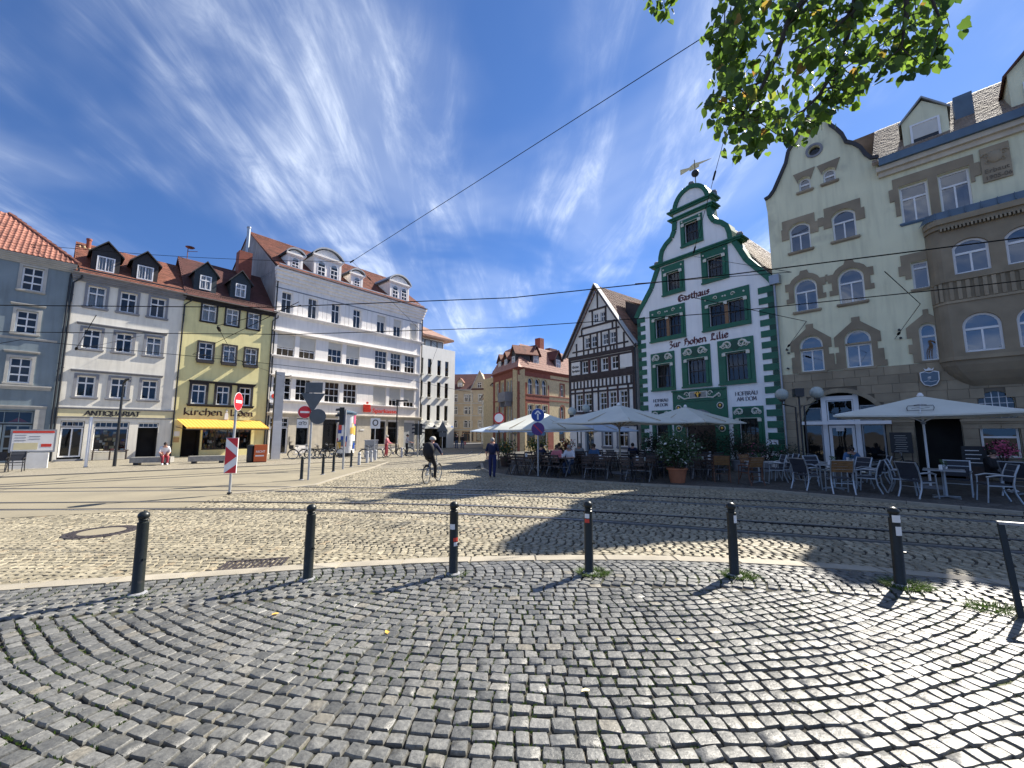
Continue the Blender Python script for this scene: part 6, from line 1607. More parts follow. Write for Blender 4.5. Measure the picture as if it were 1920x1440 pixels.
# ------------------------------------------------------------------ lamps, posts, cabinets
t = thing('street_lamp', 'tall dark street lamp with flat head by the bookshop', 'street lamp', (-22.58, 23.7, .045))
B().tube([(0, 0, 0), (0, 0, .9), (0, 0, 4.8)], [.085, .075, .05], 10).out('post', 'metal_dark', t, smooth=True); B().tube([(0, 0, 4.75), (.12, 0, 4.95), (.35, 0, 5.0)], [.05, .07, .05], 8).out('lamp_head', 'metal_dark', t)
t = thing('white_post', 'plain white post left of the street lamp', 'post', (-23.49, 23.0, .045)); B().lathe([(.07, 0), (.07, 2.72), (.05, 2.76), (0, 2.77)], 10).out('shaft', 'frame_white', t, smooth=True); B().lathe([(.10, 0), (.10, .05)], 10).out('base', 'metal_grey', t)
t = thing('street_lamp', 'slim dark street lamp in front of the bank windows', 'street lamp', (-10.48, 37.5, .045))
B().tube([(0, 0, 0), (0, 0, 4.75)], [.08, .05], 8).out('post', 'metal_dark', t, smooth=True); B().box(-.1, .95, -.1, .1, 4.72, 4.86).out('lamp_head', 'metal_dark', t)
t = thing('information_board', 'information board with red header and map on a white plinth', 'information board', (-25.75, 22.3, .045), R_(44))
B().box(-.70, .62, -.18, .18, 0, .82).out('plinth', 'concrete_white', t); B().box(-.82, .82, -.07, .07, .86, 2.08).out('frame', 'metal_grey', t); f = B().box(-.74, .74, -.08, -.071, .94, 2.0).out('panel', 'paper_white', t)
B().box(-.74, .74, -.085, -.081, 1.88, 2.0).out('header', 'letter_red', f); B().box(-.66, .18, -.085, -.081, 1.0, 1.36).out('map', 'sign_cream', f); B().box(.3, .68, -.085, -.081, 1.14, 1.30).out('red_box', 'letter_red', f)
for i in range(5): B().box(-.66 + (i % 2) * .5, -.26 + (i % 2) * .5, -.085, -.081, 1.48 + .07 * i, 1.505 + .07 * i).out('text_line', 'letter_grey', f)
def bench(loc, rz, label):
    t = thing('bench', label, 'bench', loc, rz, 'wooden block benches')
    for s in (-.7, .7): B().box(s - .12, s + .12, -.2, .2, 0, .14).out('foot', 'metal_dark', t)
    for k in range(4): B().box(-.98, .98, -.26 + .133 * k, -.26 + .133 * k + .12, .14, .46).out('slat', 'wood_grey', t)
bench((-21.5, 24.9, .045), R_(20), 'grey wooden bench with a seated woman before the bookshop door'); bench((-19.1, 26.2, .045), R_(28), 'empty grey wooden bench before the yellow shop')
t = thing('poster_box', 'orange advertising box beside a black bin in front of the yellow house', 'advertising box', (-16.35, 27.05, .045), R_(30))
B().box(-.36, .36, -.16, .16, .05, 1.12).out('case', 'orange_box', t); B().box(-.34, .34, -.14, .14, 0, .05).out('foot', 'metal_dark', t); font_text('NICHT', .2, 'white_sign', t, (-.26, -.162, .62), ext=.003, width=.5, bold=.004); B().box(-.28, .2, -.166, -.162, .38, .46).out('white_stripe', 'white_sign', t)
t = thing('litter_bin', 'black litter bin left of the orange box', 'bin', (-16.9, 26.9, .045)); B().lathe([(.20, 0), (.22, .1), (.22, .95), (.2, 1.0)], 14).out('body', 'plastic_black', t, smooth=True); B().lathe([(.23, 1.0), (.23, 1.06), (.1, 1.14), (0, 1.15)], 14).out('lid', 'metal_dark', t, smooth=True)
t = thing('advertising_column', 'round advertising column covered in posters in front of the bank', 'advertising column', (-13.4, 33.43, .045))
B().lathe([(.62, 0), (.62, .3)], 24).out('base', 'metal_dark', t, smooth=True); B().lathe([(.66, .3), (.66, 3.35)], 24).out('drum', 'paper_white', t, smooth=True); B().lathe([(.74, 3.35), (.76, 3.5), (.5, 3.62), (0, 3.72)], 24).out('cap', 'metal_blue', t, smooth=True)
rp = random.Random(4)
for k in range(26):
    a = R_(-200 + 205 * rp.random()); z = .4 + rp.random() * 2.3; w, h = rp.uniform(.25, .5), rp.uniform(.35, .8); n = 5; r = .664 + .0012 * k
    b = B(); pts = [(r * math.cos(a + w / r * i / n), r * math.sin(a + w / r * i / n)) for i in range(n + 1)]
    b.add([(x, y, z) for x, y in pts] + [(x, y, min(z + h, 3.3)) for x, y in pts], [(i, i + 1, n + 2 + i, n + 1 + i) for i in range(n)])
    b.out('poster', ('blue_sign', 'awning_yellow', 'paper_white', 'flower_pink', 'sign_cream', 'blue_sign', 'metal_blue', 'letter_red')[k % 8], t)
t = thing('utility_cabinet', 'grey graffitied utility cabinet beside the advertising column', 'cabinet', (-11.1, 32.72, .045), R_(25)); B().box(-.48, .48, -.22, .22, 0, 1.28).out('case', 'plastic_grey', t); B().box(-.52, .52, -.25, .25, 1.28, 1.34).out('lid', 'concrete_mast', t)
b = B().tube([(.1 + .12 * math.cos(q), -.226, .85 + .1 * math.sin(q * 1.7)) for q in (i * .5 for i in range(9))], .012, 4).tube([(-.3, -.226, .9), (-.15, -.226, .7), (-.05, -.226, .95)], .012, 4).out('graffiti', 'letter_black', t)
def globe_lamp(loc, label, hs, rz=0):
    t = thing('globe_lamp', label, 'lamp', loc, rz)
    for i, (x, h) in enumerate(hs):
        B().tube([(x * .25, 0, 0), (x * .25, 0, h - .55), (x, 0, h - .42), (x, 0, h - .24)], .035, 8).out('pole', 'metal_dark', t, smooth=True)
        B().lathe([(.10, h - .30), (.12, h - .18), (.10, h - .16)], 10, (x, 0, 0)).out('socket', 'metal_dark', t); B().ball((x, 0, h), .25, 14, 10).out('globe', 'glass_globe', t, smooth=True)
    return t
t = globe_lamp((12.05, 17.2, .06), 'twin globe lamp between the inn and the stone building', ((-.62, 3.50), (.66, 3.55)), R_(-15))
B().cyl((0, 0, 0), (0, 0, 3.45), .035, 8).out('pole', 'metal_dark', t); B().box(-.2, .12, -.25, .1, 3.38, 3.72).out('spotlight', 'plastic_black', t)
globe_lamp((3.9, 24.0, .06), 'twin globe lamp in front of the half-timbered house', ((-.4, 3.12), (.42, 3.3)), 0)
# ------------------------------------------------------------------ covers in the road
t = thing('manhole_cover', 'round iron manhole cover with concrete centre in the cobbles', 'manhole cover', (-8.1, 8.40, .012)); B().lathe([(.56, -.03), (.56, 0), (.50, .002)], 32).out('frame_ring', 'iron_cover', t); B().lathe([(.36, .0), (.35, .004), (0, .005)], 28).out('concrete_fill', 'asphalt', t)
for k in range(28):
    a = 2 * PI * k / 28; o = B().box(-.035, .035, -.055, .055, .001, .010).out('stud', 'iron_cover', t, (.43 * math.cos(a), .43 * math.sin(a), 0), a - PI / 2)
t = thing('drain_grate', 'rectangular rusty drain grate at the kerb', 'drain', (-3.84, 6.38, .012), R_(14)); B().prism(rect(-.40, -.22, .40, .22), 0, 1).v; b = B()
b.box(-.42, .42, -.24, -.20, -.03, .004).box(-.42, .42, .20, .24, -.03, .004).box(-.42, -.38, -.2, .2, -.03, .004).box(.38, .42, -.2, .2, -.03, .004).out('frame', 'iron_cover', t); B().box(-.38, .38, -.2, .2, -.035, -.025).out('pit', 'rail_groove', t)
for k in range(11): B().box(-.36 + .068 * k, -.325 + .068 * k, -.2, .2, -.02, .002).out('bar', 'iron_cover', t)
# grass tufts at bollard feet, moss and grass in the joints
def tuft(name, loc, n, rad, h, label, m='grass'):
    rg = random.Random(int(loc[0] * 100)); b = B()
    for k in range(n):
        a = rg.random() * 6.28; d = rad * math.sqrt(rg.random()); x, y = d * math.cos(a), d * math.sin(a) * .8
        hh = h * rg.uniform(.4, 1); lx, ly = rg.uniform(-.05, .05) + x * .35, rg.uniform(-.05, .05) + y * .35; w = rg.uniform(.003, .007); q = rg.random() * 3.14; wx, wy = w * math.cos(q), w * math.sin(q)
        b.add([(x - wx, y - wy, 0), (x + wx, y + wy, 0), (x + lx * .6 + wx * .7, y + ly * .6 + wy * .7, hh * .7), (x + lx * .6 - wx * .7, y + ly * .6 - wy * .7, hh * .7), (x + lx * 1.3, y + ly * 1.3, hh * .9)], [(0, 1, 2, 3), (3, 2, 4)])
    return tag(b.out(name, m, None, loc), label, 'grass', kind='stuff')
for i, (n, rad) in enumerate(((70, .12), (60, .10), (90, .13), (420, .20), (460, .20), (620, .24))):
    tuft('grass', (BOL[i][0] + .05, BOL[i][1] - .02, .03), n, rad, .07 if i > 2 else .05, ('sparse grass at the foot of the leftmost near bollard', 'sparse grass at the foot of the second near bollard', 'sparse grass at the foot of the third near bollard', 'grass tuft round the fourth near bollard', 'grass tuft round the fifth near bollard', 'thick grass tuft round the rightmost near bollard')[i])
tuft('grass', (5.25, 4.75, .03), 260, .22, .07, 'grass tuft at the foot of the hoop barrier')
rg = random.Random(9); b = B()
for k in range(9000):
    s = rg.choice(setts_path)
    if noise.noise(Vector((s[0] * .55, s[1] * .55, 3.1))) < -.08 or abs(s[0]) > 1.3 * s[1]: continue
    a = s[2] + rg.choice((0, PI / 2)); e = (s[3] if abs(a - s[2]) < .1 else s[4]) / 2 + .008
    off = rg.uniform(-.06, .06); x, y = s[0] + math.cos(a) * e - math.sin(a) * off, s[1] + math.sin(a) * e + math.cos(a) * off
    for j in range(4):
        q = rg.random() * 6.28; w = .005; lx, ly = rg.uniform(-.014, .014), rg.uniform(-.014, .014); z1 = .032 + rg.random() * .016
        b.add([(x - w, y, .016), (x + w, y + w, .016), (x + lx, y + ly, z1)], [(0, 1, 2)])
tag(b.out('joint_grass', 'grass', None), 'low grass and moss growing in the joints of the pavement', 'grass', kind='stuff')
for i, (x, y, a, m) in enumerate(((-1.2, 4.2, .4, 'awning_yellow'), (.55, 3.3, 2.0, 'lilie_gold'), (1.55, 4.05, 1.0, 'lilie_gold'), (-2.5, 4.6, 2.4, 'awning_yellow'), (2.9, 3.6, .2, 'lilie_gold'))):
    o = B().add([(0, -.035, .0), (.022, -.01, .006), (.014, .025, .010), (0, .04, .002), (-.016, .022, .012), (-.02, -.012, .004)], [(0, 1, 2, 3, 4, 5)]).out('fallen_leaf', m, None, (x, y, .045), a)
    tag(o, ('yellow fallen leaf left of centre on the near setts', 'pale fallen leaf nearest the camera on the setts', 'pale fallen leaf right of centre on the setts', 'yellow fallen leaf farthest left on the setts', 'pale fallen leaf farthest right on the setts')[i], 'leaf', 'fallen leaves on the setts')
# ------------------------------------------------------------------ overhead wires
def wire(pts, label, r=.012, sag=0, name='overhead_wire', beads=()):
    sm = []
    for p, q in zip(pts, pts[1:]):
        p, q = Vector(p), Vector(q); n = 14
        for i in range(n): sm.append(p + (q - p) * (i / n) - Vector((0, 0, sag * 4 * (i / n) * (1 - i / n))))
    sm.append(Vector(pts[-1]))
    o = thing(name, label, 'wire', sm[0], 0, 'overhead tram wires')
    B().tube([p - sm[0] for p in sm], r, 5).out('cable', 'wire_black', o)
    for t in beads:
        k = int(t * (len(sm) - 1)); d = (sm[min(k + 1, len(sm) - 1)] - sm[k - 1]).normalized(); p = sm[k] - sm[0]
        B().tube([p - d * .30, p - d * .22, p + d * .22, p + d * .30], [.02, .05, .05, .02], 8).out('insulator', 'wire_black', o)
def trk(k, x, z=5.5): return (x, (interp(RAILS[k], x) + interp(RAILS[k + 1], x)) / 2, z)
wire([trk(0, x) for x in (-22, -14, -7, 0, 5, 10, 14)], 'contact wire over the near tram track', .013); wire([trk(2, x) for x in (-24, -16, -8, 0, 6, 11, 16)], 'contact wire over the far tram track', .013)
node = Vector((-12.2, 30.0, 14.92))
wire([(-36.2, 22.0, 14.9), (-33.5, 26.2, 14.6), node], 'span wire from the grey-blue house to the wire junction', .016, .35)
wire([node, (10.2, 12.0, 17.5), (14.0, 9.0, 18.4)], 'long span wire rising from the bank roof to behind the tree', .018, 0, beads=(.03,))
wire([node, (-8.5, 46, 11.6), (-10.8, 50.9, 8.6)], 'stay wire from the junction down to the modern block', .014, beads=(.08, .75))
wire([(10.2, 12.0, 17.5), (9.64, 17.0, 15.43), (11.39, 24.75, 13.0)], 'stay wire from the tree to the inn gable', .014, beads=(.66, .97))
wire([(11.45, 24.7, 12.95), (9.2, 13, 7.2), trk(0, 3.0, 5.55)], 'pull-off wire from the inn gable to the near track', .010)
wire([(-17.0, 30.0, 6.1), (-13.8, 20.2, 5.6), (-10, 13.6, 5.55), trk(0, -6, 5.55)], 'cross-span wire from the tram mast over the tracks', .010, beads=(.3, .66))
wire([(-30.2, 20, 5.5), (-18.9, 15.5, 5.5), (-12.9, 20.7, 5.5), (-7.4, 26.7, 5.5), (-3.5, 37, 5.5)], 'contact wire curving towards the narrow street', .012)
wire([(-27.9, 30.3, 9.2), (-20, 18.5, 5.7), (-13, 12.5, 5.6)], 'cross-span wire from the bookshop house', .010, beads=(.12, .55))
wire([(-24.2, 34.6, 8.4), (-15, 19, 5.6), (-6, 11.2, 5.6)], 'cross-span wire from the yellow house', .010, beads=(.1, .4))
wire([(14.5, 21.4, 6.3), (10, 13.6, 5.7), (4.5, 10.6, 5.6)], 'cross-span wire from the stone building to the tracks', .010, beads=(.12,))
wire([(17.5, 18.4, 6.2), (12.3, 12, 5.8), (8.5, 9.0, 5.6)], 'cross-span wire from beside the bay window', .010, beads=(.12,))
# ------------------------------------------------------------------ parasols
def parasol(label, loc, rz, half, apex, rim, m='canvas', pole='wood_pole', logo=False):
    t = thing('parasol', label, 'parasol', loc, rz, 'terrace parasols')
    n = 6; rg = random.Random(int(loc[0] * 10)); b = B()
    # each of the four sails sags a little between its ribs
    def P(k, i, j):          # k sail, i along edge 0..n, j from rim 0..n to apex
        c = [(-1, -1), (1, -1), (1, 1), (-1, 1)]
        a, d = c[k], c[(k + 1) % 4]; s = i / n; e = j / n
        x, y = (a[0] + (d[0] - a[0]) * s) * half * (1 - e), (a[1] + (d[1] - a[1]) * s) * half * (1 - e)
        bow = 1 - .035 * math.sin(PI * s) * (1 - e)
        z = rim + (apex - rim) * (e ** .92) - .05 * math.sin(PI * s) * (1 - e) - .04 * math.sin(PI * e)
        return (x * bow, y * bow, z)
    for k in range(4):
        o = len(b.v); vs = [P(k, i, j) for j in range(n + 1) for i in range(n + 1)]
        b.add(vs, [(j * (n + 1) + i, j * (n + 1) + i + 1, (j + 1) * (n + 1) + i + 1, (j + 1) * (n + 1) + i) for j in range(n) for i in range(n)])
        # valance
        vs = [P(k, i, 0) for i in range(n + 1)]; b.add(vs + [(x, y, z - .05) for x, y, z in vs], [(i, n + 1 + i, n + 2 + i, i + 1) for i in range(n)])
    b.out('canopy', m, t)
    B().lathe([(.05, apex - .02), (.10, apex), (.05, apex + .10), (0, apex + .12)], 10).out('finial', 'frame_white', t)
    B().cyl((0, 0, 0), (0, 0, apex), .035, 10).out('pole', pole, t, smooth=True); B().box(-.4, .4, -.4, .4, 0, .07).out('base', 'stone_grey', t)
    for k in range(8):
        a = k * PI / 4; l = half * (1.41 if k % 2 else 1) * .97; q = k * PI / 4 + 0
        end = (l * math.cos(q), l * math.sin(q), rim + .02); B().bar((0, 0, apex - .10), end, .025, .035).out('rib', pole, t)
        B().bar((0, 0, rim - .25), (end[0] * .45, end[1] * .45, rim + (apex - rim) * .50), .02, .03).out('strut', pole, t)
    B().lathe([(.06, rim - .32), (.07, rim - .28), (.06, rim - .2)], 10).out('runner', 'metal_grey', t)
    if logo:
        f = lambda x, z: (x, -half * (1 - (z - rim) / (apex - rim)) * .985 - .02, z)
        lg = B().tube([f(-.30, rim + .10), f(.30, rim + .10), f(.32, rim + .2), f(.30, rim + .28), f(-.30, rim + .28), f(-.32, rim + .2), f(-.30, rim + .10)], .012, 4).tube([f(-.15, rim + .30), f(0, rim + .33), f(.15, rim + .30)], .012, 4).tube([f(-.2, rim + .17), f(-.05, rim + .2), f(.06, rim + .17), f(.22, rim + .21)], .008, 4)
        lg.out('logo', 'letter_black', t)
Z = .06
parasol('sunlit cream parasol at the left end of the inn terrace', (1.43, 22.0, Z), R_(-52), 2.05, 3.02, 2.08)
parasol('large cream parasol in the middle of the inn terrace', (5.07, 19.5, Z), R_(-52), 2.25, 3.20, 2.38)
parasol('cream parasol in front of the inn door', (9.5, 22.5, Z), R_(-52), 2.2, 3.30, 2.42)
parasol('pale blue parasol behind the left end of the terrace', (.2, 28.0, Z), R_(-52), 2.2, 2.75, 2.0, 'canvas_blue')
parasol('pale blue parasol before the half-timbered house', (4.9, 25.8, Z), R_(-52), 2.1, 2.75, 2.02, 'canvas_blue')
parasol('big white parasol with a small logo at the right restaurant', (14.46, 14.5, Z), R_(-46), 2.2, 3.18, 2.50, 'canvas', 'frame_white', True)

# ------------------------------------------------------------------ chairs and tables
def make_folding_chair():
    t = thing('folding_chair', 'x', 'chair', (0, 0, -50), 0, 'folding chairs on the inn terrace')
    for s in (-1, 1):
        B().bar((s * .20, .19, 0), (s * .20, -.22, .92), .022, .03).out('leg', 'steel_chair', t); B().bar((s * .175, -.24, 0), (s * .175, .18, .46), .022, .03).out('leg', 'steel_chair', t)
    for k in range(5): B().box(-.20, .20, -.17 + .075 * k, -.115 + .075 * k, .45, .468).out('seat_slat', 'wood_dark', t)
    for k in range(3):
        z = .60 + .115 * k; y = .19 - .41 * z / .92; B().box(-.20, .20, y - .01, y + .012, z, z + .075).out('back_slat', 'wood_dark', t)
    B().bar((-.2, -.215, .90), (.2, -.215, .90), .022).out('top_rail', 'steel_chair', t); B().bar((-.175, -.1, .15), (.175, -.1, .15), .018).out('stretcher', 'steel_chair', t)
    return index_kids_later(t)
PEND = []
def index_kids_later(t): PEND.append(t); return t
def make_arm_chair(name, label, fm, bm, group):
    """metal armchair: curved rear legs running up into the back, bowed arms"""
    t = thing(name, label, 'chair', (0, 0, -50), 0, group)
    for s in (-1, 1):
        B().tube([(s * .26, -.34, 0), (s * .26, -.24, .25), (s * .26, -.22, .46), (s * .26, -.27, .72), (s * .26, -.36, .96)], .021, 7).out('rear_leg', fm, t, smooth=True)
        B().tube([(s * .27, .27, 0), (s * .27, .23, .42), (s * .27, .22, .64)], .018, 7).out('front_leg', fm, t, smooth=True)
        B().tube([(s * .27, .25, .63), (s * .29, .05, .68), (s * .27, -.15, .67), (s * .26, -.25, .66)], [.022, .026, .024, .018], 7).out('armrest', fm, t, smooth=True)
        B().bar((s * .265, .23, .42), (s * .265, -.22, .42), .022, .03).out('side_rail', fm, t)
    B().box(-.25, .25, -.22, .24, .43, .455).out('seat', bm if bm != 'wood_brown' else 'textile_dark', t)
    if bm == 'wood_brown':
        for k in range(4): B().bar((0, -.265 - .028 * k, .62 + .085 * k), (0, -.29 - .028 * k, .695 + .085 * k), .5, .015, 0, (0, 1, .3)).out('back_slat', bm, t)
    else:
        b = B().add([(-.245, -.235, .52), (.245, -.235, .52), (.245, -.285, .76), (.245, -.355, .95), (-.245, -.355, .95), (-.245, -.285, .76)], [(0, 1, 2, 5), (5, 2, 3, 4)]); b.add([(x, y - .014, z) for x, y, z in b.v[:6]], [(3, 2, 1, 0)[::1], (5, 2, 3, 4)]); b.out('backrest', bm, t)
    B().bar((-.26, -.30, .80), (.26, -.30, .80), .02).bar((-.26, -.36, .95), (.26, -.36, .95), .025).out('back_rail', fm, t); B().bar((-.265, -.235, .30), (.265, -.235, .30), .018).out('stretcher', fm, t)
    return index_kids_later(t)
def make_folding_table():
    t = thing('folding_table', 'x', 'table', (0, 0, -50), 0, 'folding tables on the inn terrace')
    for k in range(7): B().box(-.55, .55, -.34 + .098 * k, -.25 + .098 * k, .72, .745).out('top_slat', 'wood_dark', t)
    for s in (-1, 1): 
        B().bar((s * .45, -.33, 0), (s * .45, .28, .71), .024, .03).out('leg', 'metal_grey', t); B().bar((s * .42, .33, 0), (s * .42, -.28, .71), .024, .03).out('leg', 'metal_grey', t)
    B().bar((-.45, 0, .36), (.45, 0, .36), .02).out('stretcher', 'metal_grey', t)
    return index_kids_later(t)
def make_bistro_table():
    t = thing('bistro_table', 'x', 'table', (0, 0, -50), 0, 'tables of the right restaurant')
    B().box(-.40, .40, -.40, .40, .72, .75).out('table_top', 'metal_grey', t); B().cyl((0, 0, .03), (0, 0, .72), .035, 10).out('column', 'metal_alu', t)
    for k in range(4): a = PI / 4 + k * PI / 2; B().bar((0, 0, .04), (.36 * math.cos(a), .36 * math.sin(a), .015), .05, .03).out('foot', 'metal_alu', t)
    return index_kids_later(t)
fc, ft = make_folding_chair(), make_folding_table()
ac = make_arm_chair('metal_armchair', 'x', 'metal_alu', 'textile_dark', 'metal armchairs of the right restaurant'); wc = make_arm_chair('wooden_back_chair', 'x', 'metal_alu', 'wood_brown', 'metal armchairs of the right restaurant')
wo = make_arm_chair('wooden_armchair', 'x', 'wood_chair', 'wood_brown', 'wooden armchairs beside the flower pot'); bt = make_bistro_table()
dk = make_arm_chair('dark_armchair', 'x', 'plastic_black', 'textile_dark', 'dark chairs at the left edge')
for t in PEND: index_kids(t)
used = set()
def put(proto, loc, rz, label, sc=1.0):
    if proto in used: o = dup(proto, loc, rz, label)
    else:
        used.add(proto); o = proto; o.location = loc; o.rotation_euler = (0, 0, rz); o['label'] = label
    o.scale = (sc, sc, sc)
    return o
D, N_ = Vector((.866, -.5, 0)), Vector((.5, .866, 0))      # along and away from the terrace kerb
rgc = random.Random(8); TAB = []
items = []
def tabletop(p, k, z=.745):
    """small things on a table: a glass or two, a menu holder, a flower vase"""
    kinds = [('menu_holder', 'white menu holder standing on %s', 'menu'), ('drinking_glass', 'drinking glass standing on %s', 'glass'), ('vase', 'little vase of greenery standing on %s', 'vase')]
    return kinds
for r in range(4):
    for c in range(5):
        p = Vector((.55, 19.35, Z)) + D * (1.75 * c + (.5 if r % 2 else 0)) + N_ * (1.95 * r)
        if cafe_side(p.x, p.y - .7) is False or (p - Vector((6.32, 15.95, Z))).length < 1.25 or (p - Vector((1.15, 18.39, Z))).length < .6: continue
        if any((p - Vector((x, y, Z))).length < .75 for x, y in ((1.43, 22), (5.07, 19.5), (9.5, 22.5), (.2, 28), (4.9, 25.8), (3.9, 24))): continue
        TAB.append((p, r, c))
rown = ('front row', 'second row', 'third row', 'back row'); coln = ('leftmost', 'second-left', 'middle', 'second-right', 'rightmost')
ang0 = math.atan2(D.y, D.x)
for p, r, c in TAB:
    a = ang0 + rgc.uniform(-.12, .12); where = '%s table of the terrace %s' % (coln[c], rown[r])
    put(ft, p, a, 'dark folding table, %s in the terrace %s' % (coln[c], rown[r]), 1.05)
    X, Y = Vector((math.cos(a), math.sin(a), 0)), Vector((-math.sin(a), math.cos(a), 0))
    seats = [(-.28, -1, 'near left'), (.28, -1, 'near right'), (-.28, 1, 'far left'), (.28, 1, 'far right')]
    for sx, sy, nm in seats:
        if r > 1 and sy > 0: continue
        q = p + X * (sx + rgc.uniform(-.04, .04)) + Y * sy * (.62 + rgc.uniform(-.05, .12))
        put(fc, q, a + (0 if sy < 0 else PI) + rgc.uniform(-.25, .25), 'dark folding chair, %s of the %s' % (nm, where), 1.05)
    for j in range(2):
        q = p + X * rgc.uniform(-.35, .35) + Y * rgc.uniform(-.2, .2); q.z = Z + .745 * 1.05 + .006
        if j == 0: tag(B().box(-.05, .05, -.02, .02, 0, .16).out('menu_card', 'paper_white', None, q, rgc.random() * 3), 'white menu card on the %s' % where, 'menu', 'menu cards on the terrace tables')
        elif r < 3: tag(B().lathe([(.028, 0), (.036, .12), (.033, .12), (.026, .01)], 10).out('drinking_glass', 'glass_globe', None, q, 0), 'drinking glass on the %s' % where, 'glass', 'glasses on the terrace tables')
# wooden armchairs right of the pot
for i, (x, y, a, l) in enumerate(((8.15, 16.3, R_(-20), 'brown wooden armchair just right of the flower pot'), (8.75, 15.35, R_(10), 'brown wooden armchair in front, its back to the camera'), (9.7, 16.9, R_(200), 'brown wooden armchair at the far side beside the inn window'))): put(wo, (x, y, Z), a, l, 1.05)
put(bt, (9.45, 16.0, Z), R_(-20), 'grey square table with white cups between wooden armchairs', 1.05)
# restaurant on the right
T1, T2, T3, T4 = (10.95, 14.25), (12.75, 12.35), (13.0, 16.0), (15.9, 12.9)
for p, l in ((T1, 'grey square table with menus left of the white parasol'), (T2, 'grey square table with a flower vase nearest the track'), (T3, 'grey square table behind the left group by the shop front'), (T4, 'grey square table at the right edge under the parasol')): put(bt, (p[0], p[1], Z), R_(-46), l, 1.08)
for proto, x, y, a, l in ((ac, 9.95, 14.15, R_(-75), 'metal armchair left of the left restaurant table'), (wc, 10.35, 13.25, R_(-22), 'armchair with brown wooden back turned to the camera'), (ac, 11.45, 13.45, R_(38), 'metal armchair right of the wooden-backed one'), (ac, 11.95, 14.55, R_(95), 'metal armchair at the right end of the left restaurant table'), (ac, 11.2, 15.25, R_(185), 'metal armchair at the far side of the left restaurant table'),
                          (ac, 11.95, 12.35, R_(-82), 'metal armchair left of the table nearest the track'), (ac, 13.3, 11.55, R_(62), 'metal armchair right of the table nearest the track'), (ac, 12.3, 13.15, R_(-140), 'metal armchair behind the table nearest the track, left one'), (ac, 13.55, 12.75, R_(130), 'metal armchair behind the table nearest the track, right one'),
                          (ac, 10.25, 16.35, R_(75), 'metal armchair beside the inn, left of the globe lamp'), (ac, 10.75, 16.7, R_(70), 'metal armchair pushed in front of the globe lamp, left one'), (ac, 11.25, 17.1, R_(75), 'metal armchair pushed in front of the globe lamp, right one'), (ac, 12.35, 16.6, R_(-100), 'metal armchair left of the table by the shop front'), (ac, 13.6, 15.55, R_(60), 'metal armchair right of the table by the shop front'), (ac, 15.2, 12.5, R_(-75), 'metal armchair left of the right-edge table'), (ac, 16.55, 12.75, R_(80), 'metal armchair at the extreme right edge')): put(proto, (x, y, Z), a, l, 1.08)
for i, (p, l) in enumerate(((T1, 'the left restaurant table'), (T2, 'the table nearest the track'), (T3, 'the table by the shop front'), (T4, 'the right-edge table'), ((9.45, 16.0), 'the table between wooden armchairs'))):
    z = Z + .75 * 1.08 + .004
    tag(B().lathe([(.045, 0), (.06, .08), (.055, .08), (.04, .01)], 12).out('flower_vase', 'metal_grey', None, (p[0], p[1], z)), 'small grey flower vase on ' + l, 'vase', 'vases on the restaurant tables')
    b = B(); rg = random.Random(i)
    for k in range(60):
        a, h = rg.random() * 6.28, rg.uniform(.05, .2); d = rg.uniform(0, .10); b.add([(d * math.cos(a), d * math.sin(a), h), (d * math.cos(a) + .03, d * math.sin(a), h + .02), (d * math.cos(a + .5) + .02, d * math.sin(a + .5) + .02, h + .035)], [(0, 1, 2)])
    tag(b.out('table_flowers', 'leaf_plant', None, (p[0], p[1], z + .05)), 'sprig of greenery in the vase on ' + l, 'flowers', 'vases on the restaurant tables')
    for j, (dx, dy) in enumerate(((.18, .1), (-.2, -.12))):
        q = (p[0] + dx, p[1] + dy, z)
        if j: tag(B().box(-.07, .07, -.02, .02, 0, .14).out('menu_card', 'paper_white', None, q, .5), 'white menu card on ' + l, 'menu', 'menu cards on the restaurant tables')
        else: tag(B().lathe([(.03, 0), (.042, .07), (.038, .07), (.028, .008)], 12).out('cup', 'paper_white', None, q), 'white cup on ' + l, 'cup', 'cups on the restaurant tables')
for i, (x, y, a) in enumerate(((-25.3, 20.7, R_(30)), (-24.4, 20.5, R_(-140)))): put(dk, (x, y, .045), a, ('dark chair farther left at the left edge', 'dark chair nearer the information board at the left edge')[i], 1.0)
put(bt, (-26.0, 20.2, .045), 0, 'small grey table at the left edge beside dark chairs', 1.0)
# menu boards
Wp = lambda u, y: (14.319 + .6947 * u + .7193 * y, 21.726 - .7193 * u + .6947 * y)
t = thing('menu_board', 'tall chalk menu board leaning by the white shop front', 'menu board', (*Wp(4.45, -.32), Z), R_(-46)); B().box(-.36, .36, -.03, .03, 1.0, 1.9).out('board', 'chalkboard', t); B().box(-.33, -.29, -.02, .02, 0, 1.0).box(.29, .33, -.02, .02, 0, 1.0).out('leg', 'wood_dark', t)
for k in range(8): B().box(-.22 + .02 * (k % 3), .20 - .04 * (k % 2), -.035, -.031, 1.08 + .095 * k, 1.10 + .095 * k).out('chalk_line', 'stone_pale', t)
t = thing('menu_board', 'dark chalk board with white writing right of the dark doorway', 'menu board', (*Wp(6.55, -.5), Z), R_(-46)); B().box(-.34, .34, -.03, .03, .55, 1.35).out('board', 'chalkboard', t); B().box(-.3, .3, -.02, .25, 0, .55).out('stand', 'wood_dark', t)
for k in range(4): B().box(-.24, .20 - .06 * (k % 2), -.035, -.031, .68 + .16 * k, .71 + .16 * k).out('chalk_line', 'paper_white', t)
